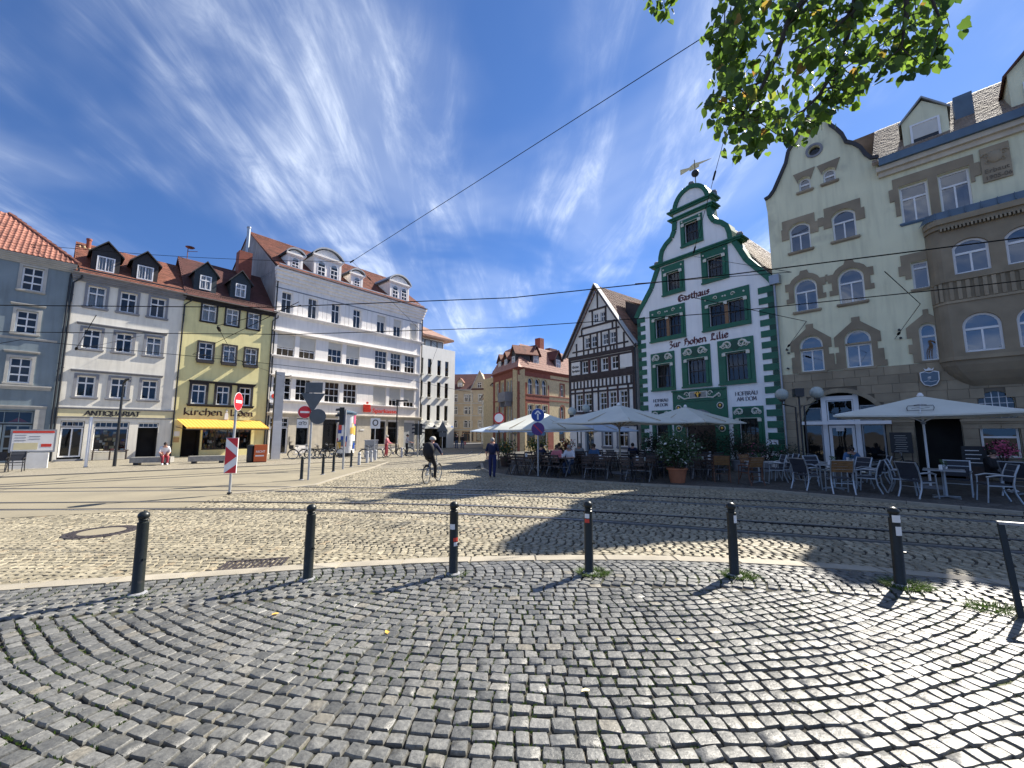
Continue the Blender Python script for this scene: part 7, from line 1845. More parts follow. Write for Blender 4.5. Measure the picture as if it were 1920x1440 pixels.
# ------------------------------------------------------------------ plants
def leafy(b, c, rx, rz, n, size, rg, m=0, flow=0):
    for k in range(n):
        a, ph = rg.random() * 6.28, math.acos(rg.uniform(-1, 1)); d = rg.random() ** .45
        lump = 1 + .22 * math.sin(3 * a + 2.0 * ph) + .12 * math.sin(7 * a)
        x, y, z = c[0] + rx * lump * d * math.sin(ph) * math.cos(a), c[1] + rx * lump * d * math.sin(ph) * math.sin(a), c[2] + rz * lump * d * math.cos(ph)
        u = Vector((rg.gauss(0, 1), rg.gauss(0, 1), rg.gauss(.2, 1))).normalized(); v = u.orthogonal().normalized(); s = size * rg.uniform(.6, 1.2)
        p = Vector((x, y, z)); q = p + u * s; w = v * s * .28; nn = u.cross(v) * s * .08
        b.add([p, p + u * s * .5 + w + nn, q, p + u * s * .5 - w + nn], [(0, 1, 2), (0, 2, 3)], 1 if flow and rg.random() < flow else m)
def potted(label, loc, rx, rz, zc, n, size, pot='terracotta', pr=.36, ph=.55, leaf='leaf_plant', flower='flower_white', flow=0, cat='potted plant', seed=1):
    t = thing('potted_shrub', label, cat, loc); rg = random.Random(seed)
    B().lathe([(pr * .72, 0), (pr * .95, ph * .86), (pr * 1.08, ph * .88), (pr * 1.08, ph), (pr * .92, ph), (pr * .9, ph * .9), (0, ph * .9)], 14).out('pot', pot, t, smooth=True)
    b = B()
    for k in range(7): a = k * .9; b.tube([(0.05 * math.cos(a), .05 * math.sin(a), ph * .9), (rx * .3 * math.cos(a), rx * .3 * math.sin(a), zc - rz * .4), (rx * .6 * math.cos(a), rx * .6 * math.sin(a), zc + rz * .4)], [.025, .018, .008], 5)
    b.out('stems', 'bark', t); b = B(); leafy(b, (0, 0, zc), rx, rz, n, size, rg, 0, flow); tag(b.out('foliage', [leaf, flower], t), kind='stuff')
potted('oleander with glossy pale leaves in a terracotta pot at the terrace edge', (6.32, 16.0, Z), .78, .70, 1.25, 1500, .14, flow=.05, seed=3)  # white flecks: blossom, plus sun glints on glossy leaves put in as colour
potted('dark bushy shrub left of the inn door', (8.1, 23.6, Z), .8, .8, 1.2, 900, .13, 'stone_grey', leaf='leaf_dark', seed=4); potted('dark bushy shrub right of the inn door', (11.35, 20.9, Z), .85, .85, 1.25, 1000, .13, 'stone_grey', leaf='leaf_dark', seed=5); potted('low dark shrub before the right inn window', (12.3, 20.3, Z), .75, .6, .95, 800, .12, 'stone_grey', leaf='leaf_dark', flower='flower_pink', flow=.03, seed=6)
potted('dark shrub before the inn doorway', (10.1, 21.3, Z), .8, .9, 1.3, 900, .13, 'stone_grey', leaf='leaf_dark', seed=10); potted('low dark shrub beside the downpipe of the inn', (13.3, 20.0, Z), .6, .5, .85, 600, .11, 'stone_grey', leaf='leaf_dark', flower='flower_white', flow=.02, seed=11)
potted('green shrub at the left corner of the terrace', (-.35, 23.6, Z), .6, .6, .95, 700, .12, 'wood_dark', leaf='leaf_plant', flower='awning_yellow', flow=.05, seed=7); potted('yellow-green shrub behind the left terrace tables', (1.5, 25.2, Z), .7, .5, 1.1, 700, .13, 'wood_dark', leaf='grass', flower='awning_yellow', flow=.15, seed=8); potted('red flowering shrub behind the terrace by the globe lamp', (3.3, 25.2, Z), .5, .4, 1.15, 500, .12, 'wood_dark', leaf='leaf_plant', flower='flower_red', flow=.4, seed=9)
potted('pink flowers on a stand at the restaurant door', (*Wp(7.3, -.7), Z), .45, .38, 1.22, 600, .10, 'stone_grey', .26, .8, 'flower_pink', 'leaf_plant', .25, seed=12)
Lp = lambda u, y: (8.773 + .6157 * u + .788 * y, 28.824 - .788 * u + .6157 * y)
for u, l, fl in ((7.3, 'flower box with pink blossom under the right ground-floor inn window', 'flower_pink'), (1.9, 'flower box with white blossom under the left ground-floor inn window', 'flower_white')):
    t = thing('flower_box', l, 'flower box', (*Lp(u, -.24), 1.02), R_(-52)); B().box(-.55, .55, -.12, .1, -.14, .08).out('box', 'wood_dark', t); b = B(); rg = random.Random(int(u * 10))
    for k in range(5): leafy(b, (-.44 + .22 * k, 0, .18), .2, .18, 90, .08, rg, 0, .45)
    tag(b.out('foliage', ['leaf_plant', fl], t), kind='stuff')
# ------------------------------------------------------------------ bicycles
def bicycle(label, loc, rz, fm='metal_dark', lean=0, extra=None, group=None, child_seat=False):
    t = thing('bicycle', label, 'bicycle', loc, rz, group); t.rotation_euler = (0, lean, rz)
    for y, nm in ((0, 'rear_wheel'), (1.08, 'front_wheel')):
        c = (0, y, .345)
        w = B().tube([(0, y + .33 * math.cos(a), .345 + .33 * math.sin(a)) for a in (2 * PI * i / 24 for i in range(25))], .019, 6, caps=False).out(nm, 'rubber', t, smooth=True)
        b = B().tube([(0, y + .305 * math.cos(a), .345 + .305 * math.sin(a)) for a in (2 * PI * i / 24 for i in range(25))], .010, 5, caps=False)
        for k in range(14): a = 2 * PI * k / 14; b.bar((.01 * (-1) ** k, y, .345), (0, y + .30 * math.cos(a), .345 + .30 * math.sin(a)), .004)
        b.cyl((-.04, y, .345), (.04, y, .345), .025, 8).out('rim_and_spokes', 'metal_alu', w)
        b = B().tube([(0, y + .365 * math.cos(a), .345 + .365 * math.sin(a)) for a in (R_(20 + (20 if y else 0)) + R_(170) * i / 10 for i in range(11))], .022, 5).out('mudguard', 'metal_dark', t)
    bb = (0, .46, .29)
    B().tube([bb, (0, .26, .82)], .018, 7).tube([bb, (0, .90, .78)], .020, 7).tube([(0, .30, .70), (0, .88, .84)], .016, 7).tube([(0, .87, .92), (0, .92, .70)], .022, 7).tube([(.04, 0, .345), (.02, .44, .29)], .012, 6).tube([(-.04, 0, .345), (-.02, .44, .29)], .012, 6).tube([(.04, 0, .345), (.01, .28, .76)], .010, 6).tube([(-.04, 0, .345), (-.01, .28, .76)], .010, 6).out('frame', fm, t, smooth=True)
    B().tube([(.04, .92, .70), (.045, .98, .5), (.04, 1.08, .345)], .013, 6).tube([(-.04, .92, .70), (-.045, .98, .5), (-.04, 1.08, .345)], .013, 6).out('fork', fm, t, smooth=True)
    B().tube([(-.30, .72, 1.05), (-.18, .84, 1.06), (0, .86, 1.03), (.18, .84, 1.06), (.30, .72, 1.05)], .013, 6).tube([(0, .87, .9), (0, .86, 1.03)], .015, 6).out('handlebar', 'metal_grey', t, smooth=True)
    B().ball((0, .20, .93), .12, 10, 6, 0, (.75, 1.15, .32)).cyl((0, .25, .80), (0, .23, .92), .014, 6).out('saddle', 'plastic_black', t, smooth=True)
    B().cyl((.03, .46, .29), (.05, .46, .29), .09, 14).bar((.06, .46, .29), (.06, .58, .17), .018).bar((-.06, .46, .29), (-.06, .34, .41), .018).box(.06, .16, .54, .62, .155, .175).box(-.16, -.06, .30, .38, .40, .42).out('crankset', 'metal_grey', t)
    B().box(-.07, .07, -.28, .14, .72, .735).bar((.05, -.2, .72), (.03, 0, .345), .010).bar((-.05, -.2, .72), (-.03, 0, .345), .010).out('rack', 'metal_dark', t)
    if child_seat: B().box(-.16, .16, -.30, -.22, .80, 1.25).box(-.16, .16, -.26, .02, .76, .82).box(-.17, -.14, -.28, 0, .80, 1.0).box(.14, .17, -.28, 0, .80, 1.0).out('child_seat', 'plastic_black', t)
    if extra == 'basket': B().prism([(-.16, .82), (.16, .82), (.2, 1.05), (-.2, 1.05)], 1.0, 1.25).out('basket', 'metal_dark', t)
    return t
for i, (u, m, l) in enumerate(((2.0, 'frame_white', 'white bicycle with black child seat parked by the tram mast'), (2.75, 'metal_dark', 'dark bicycle second in the parked row'), (3.5, 'metal_dark', 'dark bicycle third in the parked row'), (4.3, 'metal_grey', 'grey bicycle last in the parked row'))):
    bicycle(l, (-17.35 + .80 * u, 29.05 + .62 * u * .72, .045), R_(-62 + 5 * (i % 2)), m, .06 * (-1) ** i, 'basket' if i == 2 else None, 'bicycles parked by the bank', child_seat=i == 0)
bicycle('pale bicycle parked against the bank behind the short bollards', (-10.9, 30.6, .045), R_(-75), 'stone_pale', .05, None, 'bicycles parked by the bank'); bicycle('dark bicycle standing behind the woman in pink', (-9.9, 32.9, .045), R_(-78), 'metal_dark', 0)
bicycle('bicycle with dark basket pushed by the person in grey', (-8.2, 33.3, .045), R_(-75), 'metal_grey', 0, 'basket'); bicycle('dark bicycle leaning by the chalk board at the restaurant', (*Wp(3.6, -1.25), Z), R_(-118), 'metal_dark', .10)
cyc = bicycle('grey city bicycle ridden away by the helmeted cyclist', (-3.26, 15.95, .004), R_(-14), 'metal_alu')
# ------------------------------------------------------------------ people
def person(label, loc, rz, J, cols, hair=None, bald=False, helmet=None, extra=None, sc=1.0):
    """one continuous body grown from a posed skeleton; J gives the joints, facing +Y"""
    names = ['pelvis', 'spine', 'chest', 'neck', 'head', 'crown']
    rad = dict(pelvis=(.18, .14), spine=(.175, .135), chest=(.195, .14), neck=(.055, .058), head=(.078, .095), crown=(.055, .07), shoulder=(.088, .082), elbow=(.058, .056), wrist=(.032, .026), palm=(.036, .018), hip=(.11, .11), knee=(.078, .078), ankle=(.056, .058), toe=(.042, .028))
    vs = []; rs = []; ed = []; part = {}
    def add(n, p, base): vs.append(p); rs.append(rad[base]); part[n] = len(vs) - 1
    for n in names: add(n, J[n], n)
    for s in 'LR':
        for n in ('shoulder', 'elbow', 'wrist', 'palm', 'hip', 'knee', 'ankle', 'toe'): add(n + s, J[n + s], n)
    E = [('pelvis', 'spine'), ('spine', 'chest'), ('chest', 'neck'), ('neck', 'head'), ('head', 'crown')]
    for s in 'LR': E += [('chest', 'shoulder' + s), ('shoulder' + s, 'elbow' + s), ('elbow' + s, 'wrist' + s), ('wrist' + s, 'palm' + s), ('pelvis', 'hip' + s), ('hip' + s, 'knee' + s), ('knee' + s, 'ankle' + s), ('ankle' + s, 'toe' + s)]
    me = bpy.data.meshes.new('body'); me.from_pydata(vs, [(part[a], part[b]) for a, b in E], [])
    o = bpy.data.objects.new('b', me); COL.objects.link(o); o.modifiers.new('s', 'SKIN')
    for i, r in enumerate(rs): d = me.skin_vertices[0].data[i]; d.radius = r; d.use_root = i == 0
    ss = o.modifiers.new('u', 'SUBSURF'); ss.levels = 2; ss.render_levels = 2
    dg = bpy.context.evaluated_depsgraph_get(); m2 = bpy.data.meshes.new_from_object(o.evaluated_get(dg)); bpy.data.objects.remove(o); bpy.data.meshes.remove(me)
    t = thing('person', label, 'person', loc, rz); t.scale = (sc, sc, sc)
    m2.materials.clear()
    for k in ('skin', 'shirt', 'sleeve', 'trousers', 'shin', 'shoes'): m2.materials.append(MATS[cols.get(k, 'skin')])
    zone = dict(neck=0, head=0, crown=0, spine=1, chest=1, shoulder=1, elbow=2 if cols.get('sleeve') else 0, wrist=2 if cols.get('long') else 0, palm=0, pelvis=3, hip=3, knee=3, ankle=4, toe=5)
    segs = []
    for a, b in E:
        n = b[:-1] if b[-1] in 'LR' else b
        segs.append((Vector(J[a]), Vector(J[b]), {'spine': 1, 'chest': 1, 'neck': 0, 'head': 0, 'crown': 0, 'shoulder': 1, 'elbow': 1, 'wrist': 2 if cols.get('long') else 0, 'palm': 0, 'hip': 3, 'knee': 3, 'ankle': 4, 'toe': 5}[n], n))
    for p in m2.polygons:
        c = p.center; best = None
        for a, b, z, n in segs:
            d = b - a; k = max(0, min(1, (c - a).dot(d) / d.length_squared)); dist = (c - a - d * k).length
            if n in ('head', 'crown', 'neck'): dist *= .9
            if best is None or dist < best[0]: best = (dist, z, n, k)
        z = best[1]
        if best[2] == 'neck' and best[3] < .55: z = 1
        if best[2] == 'spine' and best[3] < .35: z = 3
        p.material_index = z; p.use_smooth = True
    m2.name = 'body'; ob('body', m2, t)
    hd = Vector(J['head']); f = (Vector(J.get('look', (0, 1, 0)))).normalized(); side = f.cross(Vector((0, 0, 1))).normalized()
    b = B().ball(hd + f * .100 + Vector((0, 0, -.005)), .018, 6, 5, 0, (1, 1, 1.5))
    for s in (-1, 1): b.ball(hd + side * s * .082, .022, 6, 5, 0, (.6, 1, 1.4))
    for s in 'LR':            # fingers: four and a thumb, gently curled
        w, p = Vector(J['wrist' + s]), Vector(J['palm' + s]); d = (p - w).normalized(); x = d.orthogonal().normalized(); y = d.cross(x)
        for k in range(4): q = p + x * (.024 - .016 * k); l = (.06, .07, .065, .05)[k]; b.tube([q, q + d * l * .6 - y * .008, q + d * l - y * .03], [.009, .008, .006], 5)
        b.tube([w + d * .03 + x * .03, w + d * .06 + x * .055 - y * .01, w + d * .09 + x * .055 - y * .02], [.010, .009, .007], 5)
    b.out('face_and_fingers', 'skin', t, smooth=True)
    B().ball(hd + side * .032 + f * .088 + Vector((0, 0, .022)), .010, 6, 4).ball(hd - side * .032 + f * .088 + Vector((0, 0, .022)), .010, 6, 4).out('eyes', 'plastic_black', t)
    B().tube([hd + f * .093 + side * .025 + Vector((0, 0, -.048)), hd + f * .098 + Vector((0, 0, -.05)), hd + f * .093 - side * .025 + Vector((0, 0, -.048))], .006, 5).out('mouth', 'letter_dark', t)
    if hair and not helmet: B().ball(hd - f * .018 + Vector((0, 0, .030)), .105, 12, 8, 0, (.88, .98, 1.0)).out('hair', hair, t, smooth=True)
    if helmet: B().lathe([(.125, 0), (.128, .03), (.115, .08), (.08, .125), (.03, .142), (0, .144)], 14, tuple(hd - f * .01 + Vector((0, 0, .02)))).out('helmet', helmet, t, smooth=True)
    if extra: extra(t)
    return t
mat('navy', (.010, .014, .050), .85, .15, 9); mat('navy_blue', (.010, .018, .085), .85, .15, 9); mat('black_cloth', (.012, .012, .014), .85, .15, 9); mat('grey_cloth', (.36, .37, .38), .85, .1, 9); mat('white_cloth', (.62, .63, .66), .85, .06, 9); mat('pink_cloth', (.55, .17, .19), .85, .1, 9); mat('red_cloth', (.30, .035, .05), .85, .1, 9); mat('denim', (.05, .085, .16), .85, .15, 9); mat('blue_cloth', (.08, .17, .32), .85, .1, 9); mat('hair_grey', (.30, .29, .27), .7, .2, 30); mat('hair_dark', (.02, .014, .010), .6, .2, 30); mat('hair_brown', (.07, .04, .022), .6, .2, 30)
def stand(arm=(.0, .0), step=.0, lean=0.0):
    J = dict(pelvis=(0, 0, .95), spine=(0, lean * .3, 1.13), chest=(0, lean * .8, 1.34), neck=(0, lean, 1.49), head=(0, lean + .02, 1.60), crown=(0, lean + .015, 1.69))
    for s, q in (('L', -1), ('R', 1)):
        J.update({'shoulder' + s: (q * .185, lean * .9, 1.415), 'elbow' + s: (q * .25, lean - .05 + step * q * .10, 1.13), 'wrist' + s: (q * .24, lean + .06 + step * q * .2, .90), 'palm' + s: (q * .235, lean + .09 + step * q * .22, .83), 'hip' + s: (q * .095, 0, .90), 'knee' + s: (q * .10, .03 - step * q * .16, .50), 'ankle' + s: (q * .105, -.02 - step * q * .30, .085), 'toe' + s: (q * .12, .12 - step * q * .30, .035)})
    return J
def sit(lean=.05, arms='table', h=.47):
    J = dict(pelvis=(0, 0, h + .09), spine=(0, lean * .3, h + .28), chest=(0, lean, h + .49), neck=(0, lean * 1.4, h + .64), head=(0, lean * 1.7 + .02, h + .75), crown=(0, lean * 1.7 + .01, h + .84))
    for s, q in (('L', -1), ('R', 1)):
        e, w, p = {'table': ((q * .26, lean + .12, h + .30), (q * .14, lean + .34, h + .31), (q * .08, lean + .42, h + .31)), 'lap': ((q * .25, lean + .02, h + .28), (q * .14, lean + .22, h + .16), (q * .10, lean + .30, h + .15)), 'face': ((q * .22, lean + .20, h + .34), (q * .10, lean + .22, h + .58), (q * .06, lean + .22, h + .65))}[arms]
        J.update({'shoulder' + s: (q * .185, lean, h + .56), 'elbow' + s: e, 'wrist' + s: w, 'palm' + s: p, 'hip' + s: (q * .095, .04, h + .07), 'knee' + s: (q * .12, .44, h + .05), 'ankle' + s: (q * .11, .40, .085), 'toe' + s: (q * .12, .55, .035)})
    return J
# the cyclist
J = dict(pelvis=(0, .22, 1.02), spine=(0, .28, 1.20), chest=(0, .40, 1.40), neck=(0, .47, 1.53), head=(0, .51, 1.64), crown=(0, .51, 1.73))
for s, q in (('L', -1), ('R', 1)):
    J.update({'shoulder' + s: (q * .20, .41, 1.46), 'elbow' + s: (q * .30, .55, 1.22), 'wrist' + s: (q * .29, .70, 1.09), 'palm' + s: (q * .28, .76, 1.075), 'hip' + s: (q * .10, .25, .98)})
J.update({'kneeL': (-.13, .62, .82), 'ankleL': (-.12, .38, .50), 'toeL': (-.12, .50, .44), 'kneeR': (.13, .52, .62), 'ankleR': (.12, .50, .25), 'toeR': (.12, .64, .20)})
def pack(t): B().ball((0, .13, 1.26), .27, 12, 8, 0, (.9, .6, 1.2)).out('backpack', 'black_cloth', t, smooth=True)
person('cyclist in dark jacket and pale helmet riding away along the lane', (-3.26, 15.95, .004), R_(-14), J, dict(shirt='navy', sleeve='navy', long=1, trousers='black_cloth', shin='black_cloth', shoes='plastic_black'), 'hair_dark', helmet='stone_pale', extra=pack)
def bag(t): B().ball((0, -.17, 1.22), .20, 12, 8, 0, (.8, .45, 1.1)).out('backpack', 'navy', t, smooth=True)
person('grey-haired man in navy blue clothes walking away beside the terrace', (-.86, 18.2, .004), R_(-8), stand(step=.35), dict(shirt='navy', sleeve='navy', trousers='navy_blue', shin='navy_blue', shoes='plastic_black'), 'hair_grey', extra=bag)
Jp = stand(step=.2, lean=.04)
for s, q in (('L', -1), ('R', 1)): Jp.update({'elbow' + s: (q * .24, .18, 1.14), 'wrist' + s: (q * .22, .42, 1.06), 'palm' + s: (q * .22, .50, 1.05)})
person('woman in pink with a pale cap pushing a bicycle past the bank', (-9.75, 32.2, .045), R_(-85), Jp, dict(shirt='pink_cloth', sleeve='pink_cloth', long=1, trousers='red_cloth', shin='red_cloth', shoes='plastic_black'), 'stone_pale', sc=1.0)
person('person in a grey shirt and black trousers pushing a bicycle', (-8.55, 33.7, .045), R_(-75), Jp, dict(shirt='grey_cloth', sleeve='grey_cloth', trousers='black_cloth', shin='black_cloth', shoes='plastic_black'), 'hair_dark', sc=1.03)
person('pedestrian in dark top and jeans, left of two in the narrow street', (-6.75, 50.3, .004), R_(10), stand(step=.3), dict(shirt='black_cloth', sleeve='black_cloth', long=1, trousers='denim', shin='denim', shoes='plastic_black'), 'hair_dark'); person('pedestrian in dark top with a pink bag, right of two', (-6.0, 50.0, .004), R_(-20), stand(step=-.3), dict(shirt='black_cloth', sleeve='black_cloth', long=1, trousers='denim', shin='denim', shoes='plastic_black'), 'hair_brown', extra=lambda t: B().box(.25, .42, .0, .2, .5, .85).out('bag', 'pink_cloth', t))
person('woman in white top and red trousers seated on the bench, head bowed', (-20.75, 24.8, .045), R_(-130), sit(.12, 'lap', .46), dict(shirt='white_cloth', sleeve='white_cloth', trousers='red_cloth', shin='red_cloth', shoes='white_sign'), 'hair_dark')
def seat_at(i, dy, lab, cols, hair, a=None, arms='table'):
    p, r, c = i; ang = ang0 if a is None else a
    X, Y = Vector((math.cos(ang), math.sin(ang), 0)), Vector((-math.sin(ang), math.cos(ang), 0))
    q = p + X * dy[0] + Y * dy[1] * .60
    person(lab, q, ang + (0 if dy[1] < 0 else PI), sit(.06, arms), cols, hair)
T = {(r, c): (p, r, c) for p, r, c in TAB}
def cl(s, t, sl=None, long=0): return dict(shirt=s, sleeve=sl or s, long=long, trousers=t, shin=t, shoes='plastic_black')
seated = [((0, 1), (.30, 1), 'man in a white shirt seated at the front of the terrace', cl('white_cloth', 'denim'), 'hair_grey'), ((0, 1), (-.30, 1), 'woman in pink seated beside the man in white', cl('pink_cloth', 'black_cloth', None, 1), 'hair_brown'),
          ((1, 0), (-.3, -1), 'guest in dark clothes at the left end of the second row', cl('navy', 'black_cloth', None, 1), 'hair_dark'), ((1, 1), (.3, 1), 'guest in a blue shirt in the second row of the terrace', cl('blue_cloth', 'black_cloth'), 'hair_brown'), ((1, 2), (-.3, 1), 'guest in a dark red top in the middle of the second row', cl('red_cloth', 'denim', None, 1), 'hair_dark'),
          ((2, 0), (.3, -1), 'guest in black at the left end of the third row', cl('black_cloth', 'denim', None, 1), 'hair_brown'), ((2, 1), (-.3, -1), 'guest in grey in the third row of the terrace', cl('grey_cloth', 'black_cloth'), 'hair_grey'), ((2, 3), (.3, -1), 'guest in white in the third row, right of the middle parasol', cl('white_cloth', 'denim'), 'hair_brown'), ((1, 3), (.3, 1), 'guest in black in the second row, right of the middle parasol', cl('black_cloth', 'black_cloth', None, 1), 'hair_dark'), ((3, 2), (-.3, -1), 'guest in navy in the back row of the terrace', cl('navy', 'denim', None, 1), 'hair_dark')]
for k, dy, l, c, h in seated:
    if k in T: seat_at(T[k], dy, l, c, h)
person('guest in a light blue shirt bending at the shop front table', (13.55, 16.65, Z), R_(150), sit(.16, 'table'), cl('blue_cloth', 'black_cloth'), 'hair_dark'); person('woman in black with white shoes seated at the right edge', (15.75, 13.75, Z), R_(-170), sit(.05, 'table'), dict(shirt='black_cloth', sleeve='black_cloth', long=1, trousers='black_cloth', shin='black_cloth', shoes='white_sign'), 'hair_dark')
# ------------------------------------------------------------------ linden overhanging from the right
TIPS = [(3.72, 3.76, 6.14), (3.1, 3.33, 5.17), (3.18, 3.91, 6.11), (3.06, 3.43, 5.51), (2.97, 3.52, 5.85), (4.26, 3.76, 5.69), (2.35, 3.4, 6.28), (2.54, 4.23, 6.19), (4.04, 4.04, 6.73), (4.48, 4.17, 6.49), (3.06, 3.68, 5.61), (4.49, 4.07, 6.38), (4.29, 3.75, 5.81), (2.97, 3.44, 5.95), (4.74, 4.08, 6.58), (3.3, 3.82, 5.49), (2.69, 3.64, 6.2), (2.2, 4.0, 5.31), (4.53, 3.88, 6.52), (2.86, 4.03, 6.62), (3.74, 3.33, 5.77), (3.58, 3.45, 6.32), (2.03, 3.27, 4.95), (2.28, 3.38, 4.8), (3.28, 4.11, 7.13), (2.16, 3.43, 6.28), (1.86, 3.15, 5.41), (3.25, 4.01, 5.43), (2.36, 4.08, 6.18), (2.13, 3.59, 5.41), (3.64, 4.1, 6.89), (2.48, 3.62, 5.4), (2.12, 3.73, 5.44), (3.1, 3.73, 6.22), (3.63, 3.56, 6.01), (2.8, 3.1, 5.92), (3.12, 3.84, 6.65), (2.26, 3.27, 5.97), (2.48, 3.65, 6.2), (3.78, 3.69, 5.8), (3.3, 3.51, 6.36), (3.17, 4.15, 6.09), (3.95, 4.16, 6.62), (3.44, 3.4, 6.13), (2.68, 3.37, 5.38), (2.94, 4.13, 6.4), (1.88, 3.4, 4.92), (3.32, 3.63, 5.82), (1.91, 3.17, 5.8), (3.12, 3.61, 5.87), (3.98, 3.67, 6.11), (2.29, 3.43, 5.43), (3.34, 4.18, 5.77), (2.39, 4.31, 5.4), (3.34, 3.4, 6.07), (2.6, 3.92, 5.55), (3.3, 3.55, 6.23), (3.11, 3.58, 5.6), (4.69, 3.92, 6.26), (3.65, 3.85, 6.03), (4.14, 3.88, 6.51), (4.09, 3.73, 6.46), (2.1, 3.31, 4.48), (4.03, 3.87, 5.89), (2.74, 3.64, 6.09), (2.68, 3.65, 6.62), (2.85, 3.55, 4.84), (3.6, 3.73, 5.74), (4.65, 3.94, 6.84), (2.89, 4.04, 5.71), (4.22, 3.74, 6.57), (2.8, 4.13, 6.62), (2.7, 3.47, 5.7), (2.16, 3.45, 5.54), (1.93, 3.3, 5.75), (3.48, 3.51, 5.73), (2.77, 3.58, 4.95), (3.35, 3.58, 5.24), (3.28, 4.11, 6.82), (3.0, 3.79, 6.22), (2.07, 3.36, 5.89), (2.96, 3.95, 6.21), (4.42, 3.97, 6.11), (2.28, 3.21, 4.68), (2.43, 3.79, 6.51), (3.97, 4.01, 7.0), (2.89, 3.28, 6.05), (4.14, 3.6, 6.3), (3.15, 4.1, 5.82), (2.27, 3.45, 5.65), (3.5, 3.86, 5.54), (2.64, 3.85, 5.02), (2.55, 4.1, 5.86), (2.26, 3.54, 4.89), (2.25, 3.46, 5.79), (2.41, 3.56, 5.12), (4.13, 3.67, 6.63), (2.28, 4.16, 5.95), (2.57, 4.14, 6.58), (3.3, 3.84, 5.25), (2.36, 3.22, 4.62), (2.29, 3.49, 6.42), (3.31, 3.8, 6.24), (3.3, 3.63, 5.58), (3.29, 3.57, 6.04), (1.95, 3.45, 5.72), (2.01, 3.44, 5.51), (1.89, 3.35, 5.24), (1.9, 3.33, 5.05), (2.07, 3.74, 5.27), (2.06, 3.9, 5.28), (2.14, 3.81, 5.09), (2.26, 3.68, 4.9), (2.05, 3.25, 4.49), (2.41, 3.45, 4.65), (2.92, 3.83, 5.11), (3.17, 3.92, 5.22), (3.07, 3.59, 5.09), (3.27, 3.6, 5.19), (3.55, 3.67, 5.43), (3.31, 3.32, 5.33), (3.81, 3.66, 5.63), (3.76, 3.42, 5.33), (4.3, 3.76, 5.74), (3.89, 3.46, 5.63), (1.43, 3.53, 6.18), (1.52, 3.63, 6.2), (1.53, 3.52, 6.24), (1.41, 3.6, 6.4)]
LIMBS = [[(4.06, 3.77, 9.25), (3.54, 3.77, 7.57), (3.11, 3.69, 6.51), (2.76, 3.65, 6.03), (2.57, 3.6, 5.57), (2.33, 3.55, 5.12), (2.06, 3.49, 4.79)], [(4.06, 3.77, 9.25), (3.74, 3.7, 7.28), (3.49, 3.72, 6.24), (3.29, 3.69, 5.66), (2.99, 3.64, 5.21), (2.68, 3.58, 4.9)], [(4.06, 3.77, 9.25), (3.98, 3.61, 7.16), (3.84, 3.54, 6.03), (3.7, 3.5, 5.58)], [(3.98, 3.61, 7.16), (3.95, 3.43, 6.13), (3.97, 3.38, 5.73)], [(3.49, 3.72, 6.24), (3.04, 3.48, 5.73), (2.66, 3.41, 5.44)], [(3.54, 3.77, 7.57), (2.51, 3.65, 6.83), (2.24, 3.63, 6.13), (2.03, 3.58, 5.72)], [(2.51, 3.65, 6.83), (1.81, 3.58, 6.56), (1.45, 3.53, 6.16)]]
def leaf_mat():
    m = bpy.data.materials.new('linden_leaf'); m.use_nodes = True; N, L = m.node_tree.nodes, m.node_tree.links; b = N['Principled BSDF']; b.inputs['Roughness'].default_value = .5
    g = N.new('ShaderNodeNewGeometry'); oi = N.new('ShaderNodeObjectInfo'); ad = N.new('ShaderNodeMath'); ad.operation = 'ADD'; fr = N.new('ShaderNodeMath'); fr.operation = 'FRACT'
    L.new(g.outputs['Random Per Island'], ad.inputs[0]); L.new(oi.outputs['Random'], ad.inputs[1]); L.new(ad.outputs[0], fr.inputs[0])
    cr = N.new('ShaderNodeValToRGB'); e = cr.color_ramp.elements; e[0].color = (.020, .042, .008, 1); e[1].position = .955; e[1].color = (.090, .140, .018, 1); x = cr.color_ramp.elements.new(1); x.color = (.15, .085, .018, 1); L.new(fr.outputs[0], cr.inputs[0])
    L.new(cr.outputs[0], b.inputs['Base Color']); t = N.new('ShaderNodeBsdfTranslucent'); hs = N.new('ShaderNodeHueSaturation'); hs.inputs['Value'].default_value = 3.0; L.new(cr.outputs[0], hs.inputs['Color']); L.new(hs.outputs[0], t.inputs[0])
    ms = N.new('ShaderNodeMixShader'); ms.inputs[0].default_value = .5; L.new(b.outputs[0], ms.inputs[1]); L.new(t.outputs[0], ms.inputs[2]); L.new(ms.outputs[0], N['Material Output'].inputs['Surface']); MATS['linden_leaf'] = m
leaf_mat()
tree = thing('linden_tree', 'leafy linden branch hanging into the top right of the sky', 'tree', (6.4, -1.6, .03))
O = Vector((6.4, -1.6, .03))
tp = [Vector((0, 0, 0)), Vector((.02, .05, 1.2)), Vector((-.05, .1, 2.6)), Vector((-.2, .3, 4.2)), Vector((-.5, .8, 6.0)), Vector((-.6, 1.0, 7.6))]
B().tube(tp, [.30, .24, .21, .18, .13, .07], 12).out('trunk', 'bark', tree, smooth=True)
root = Vector(LIMBS[0][0]) - O
B().tube([tp[3], (tp[3] + root) / 2 + Vector((0, 0, .3)), root], [.12, .09, .06], 8).out('limb', 'bark', tree, smooth=True)
limb_pts = []
for k, l in enumerate(LIMBS):
    pts = [Vector(p) - O for p in l]; r0 = .045 if k < 3 else .022
    B().tube(pts, [r0 + (.008 - r0) * i / (len(pts) - 1) for i in range(len(pts))], 7).out('limb', 'bark', tree, smooth=True)
    for a, b_ in zip(pts, pts[1:]):
        for i in range(5): limb_pts.append(a + (b_ - a) * (i / 5))
    limb_pts.append(pts[-1])
rg = random.Random(21); leaves = []
tw = B()
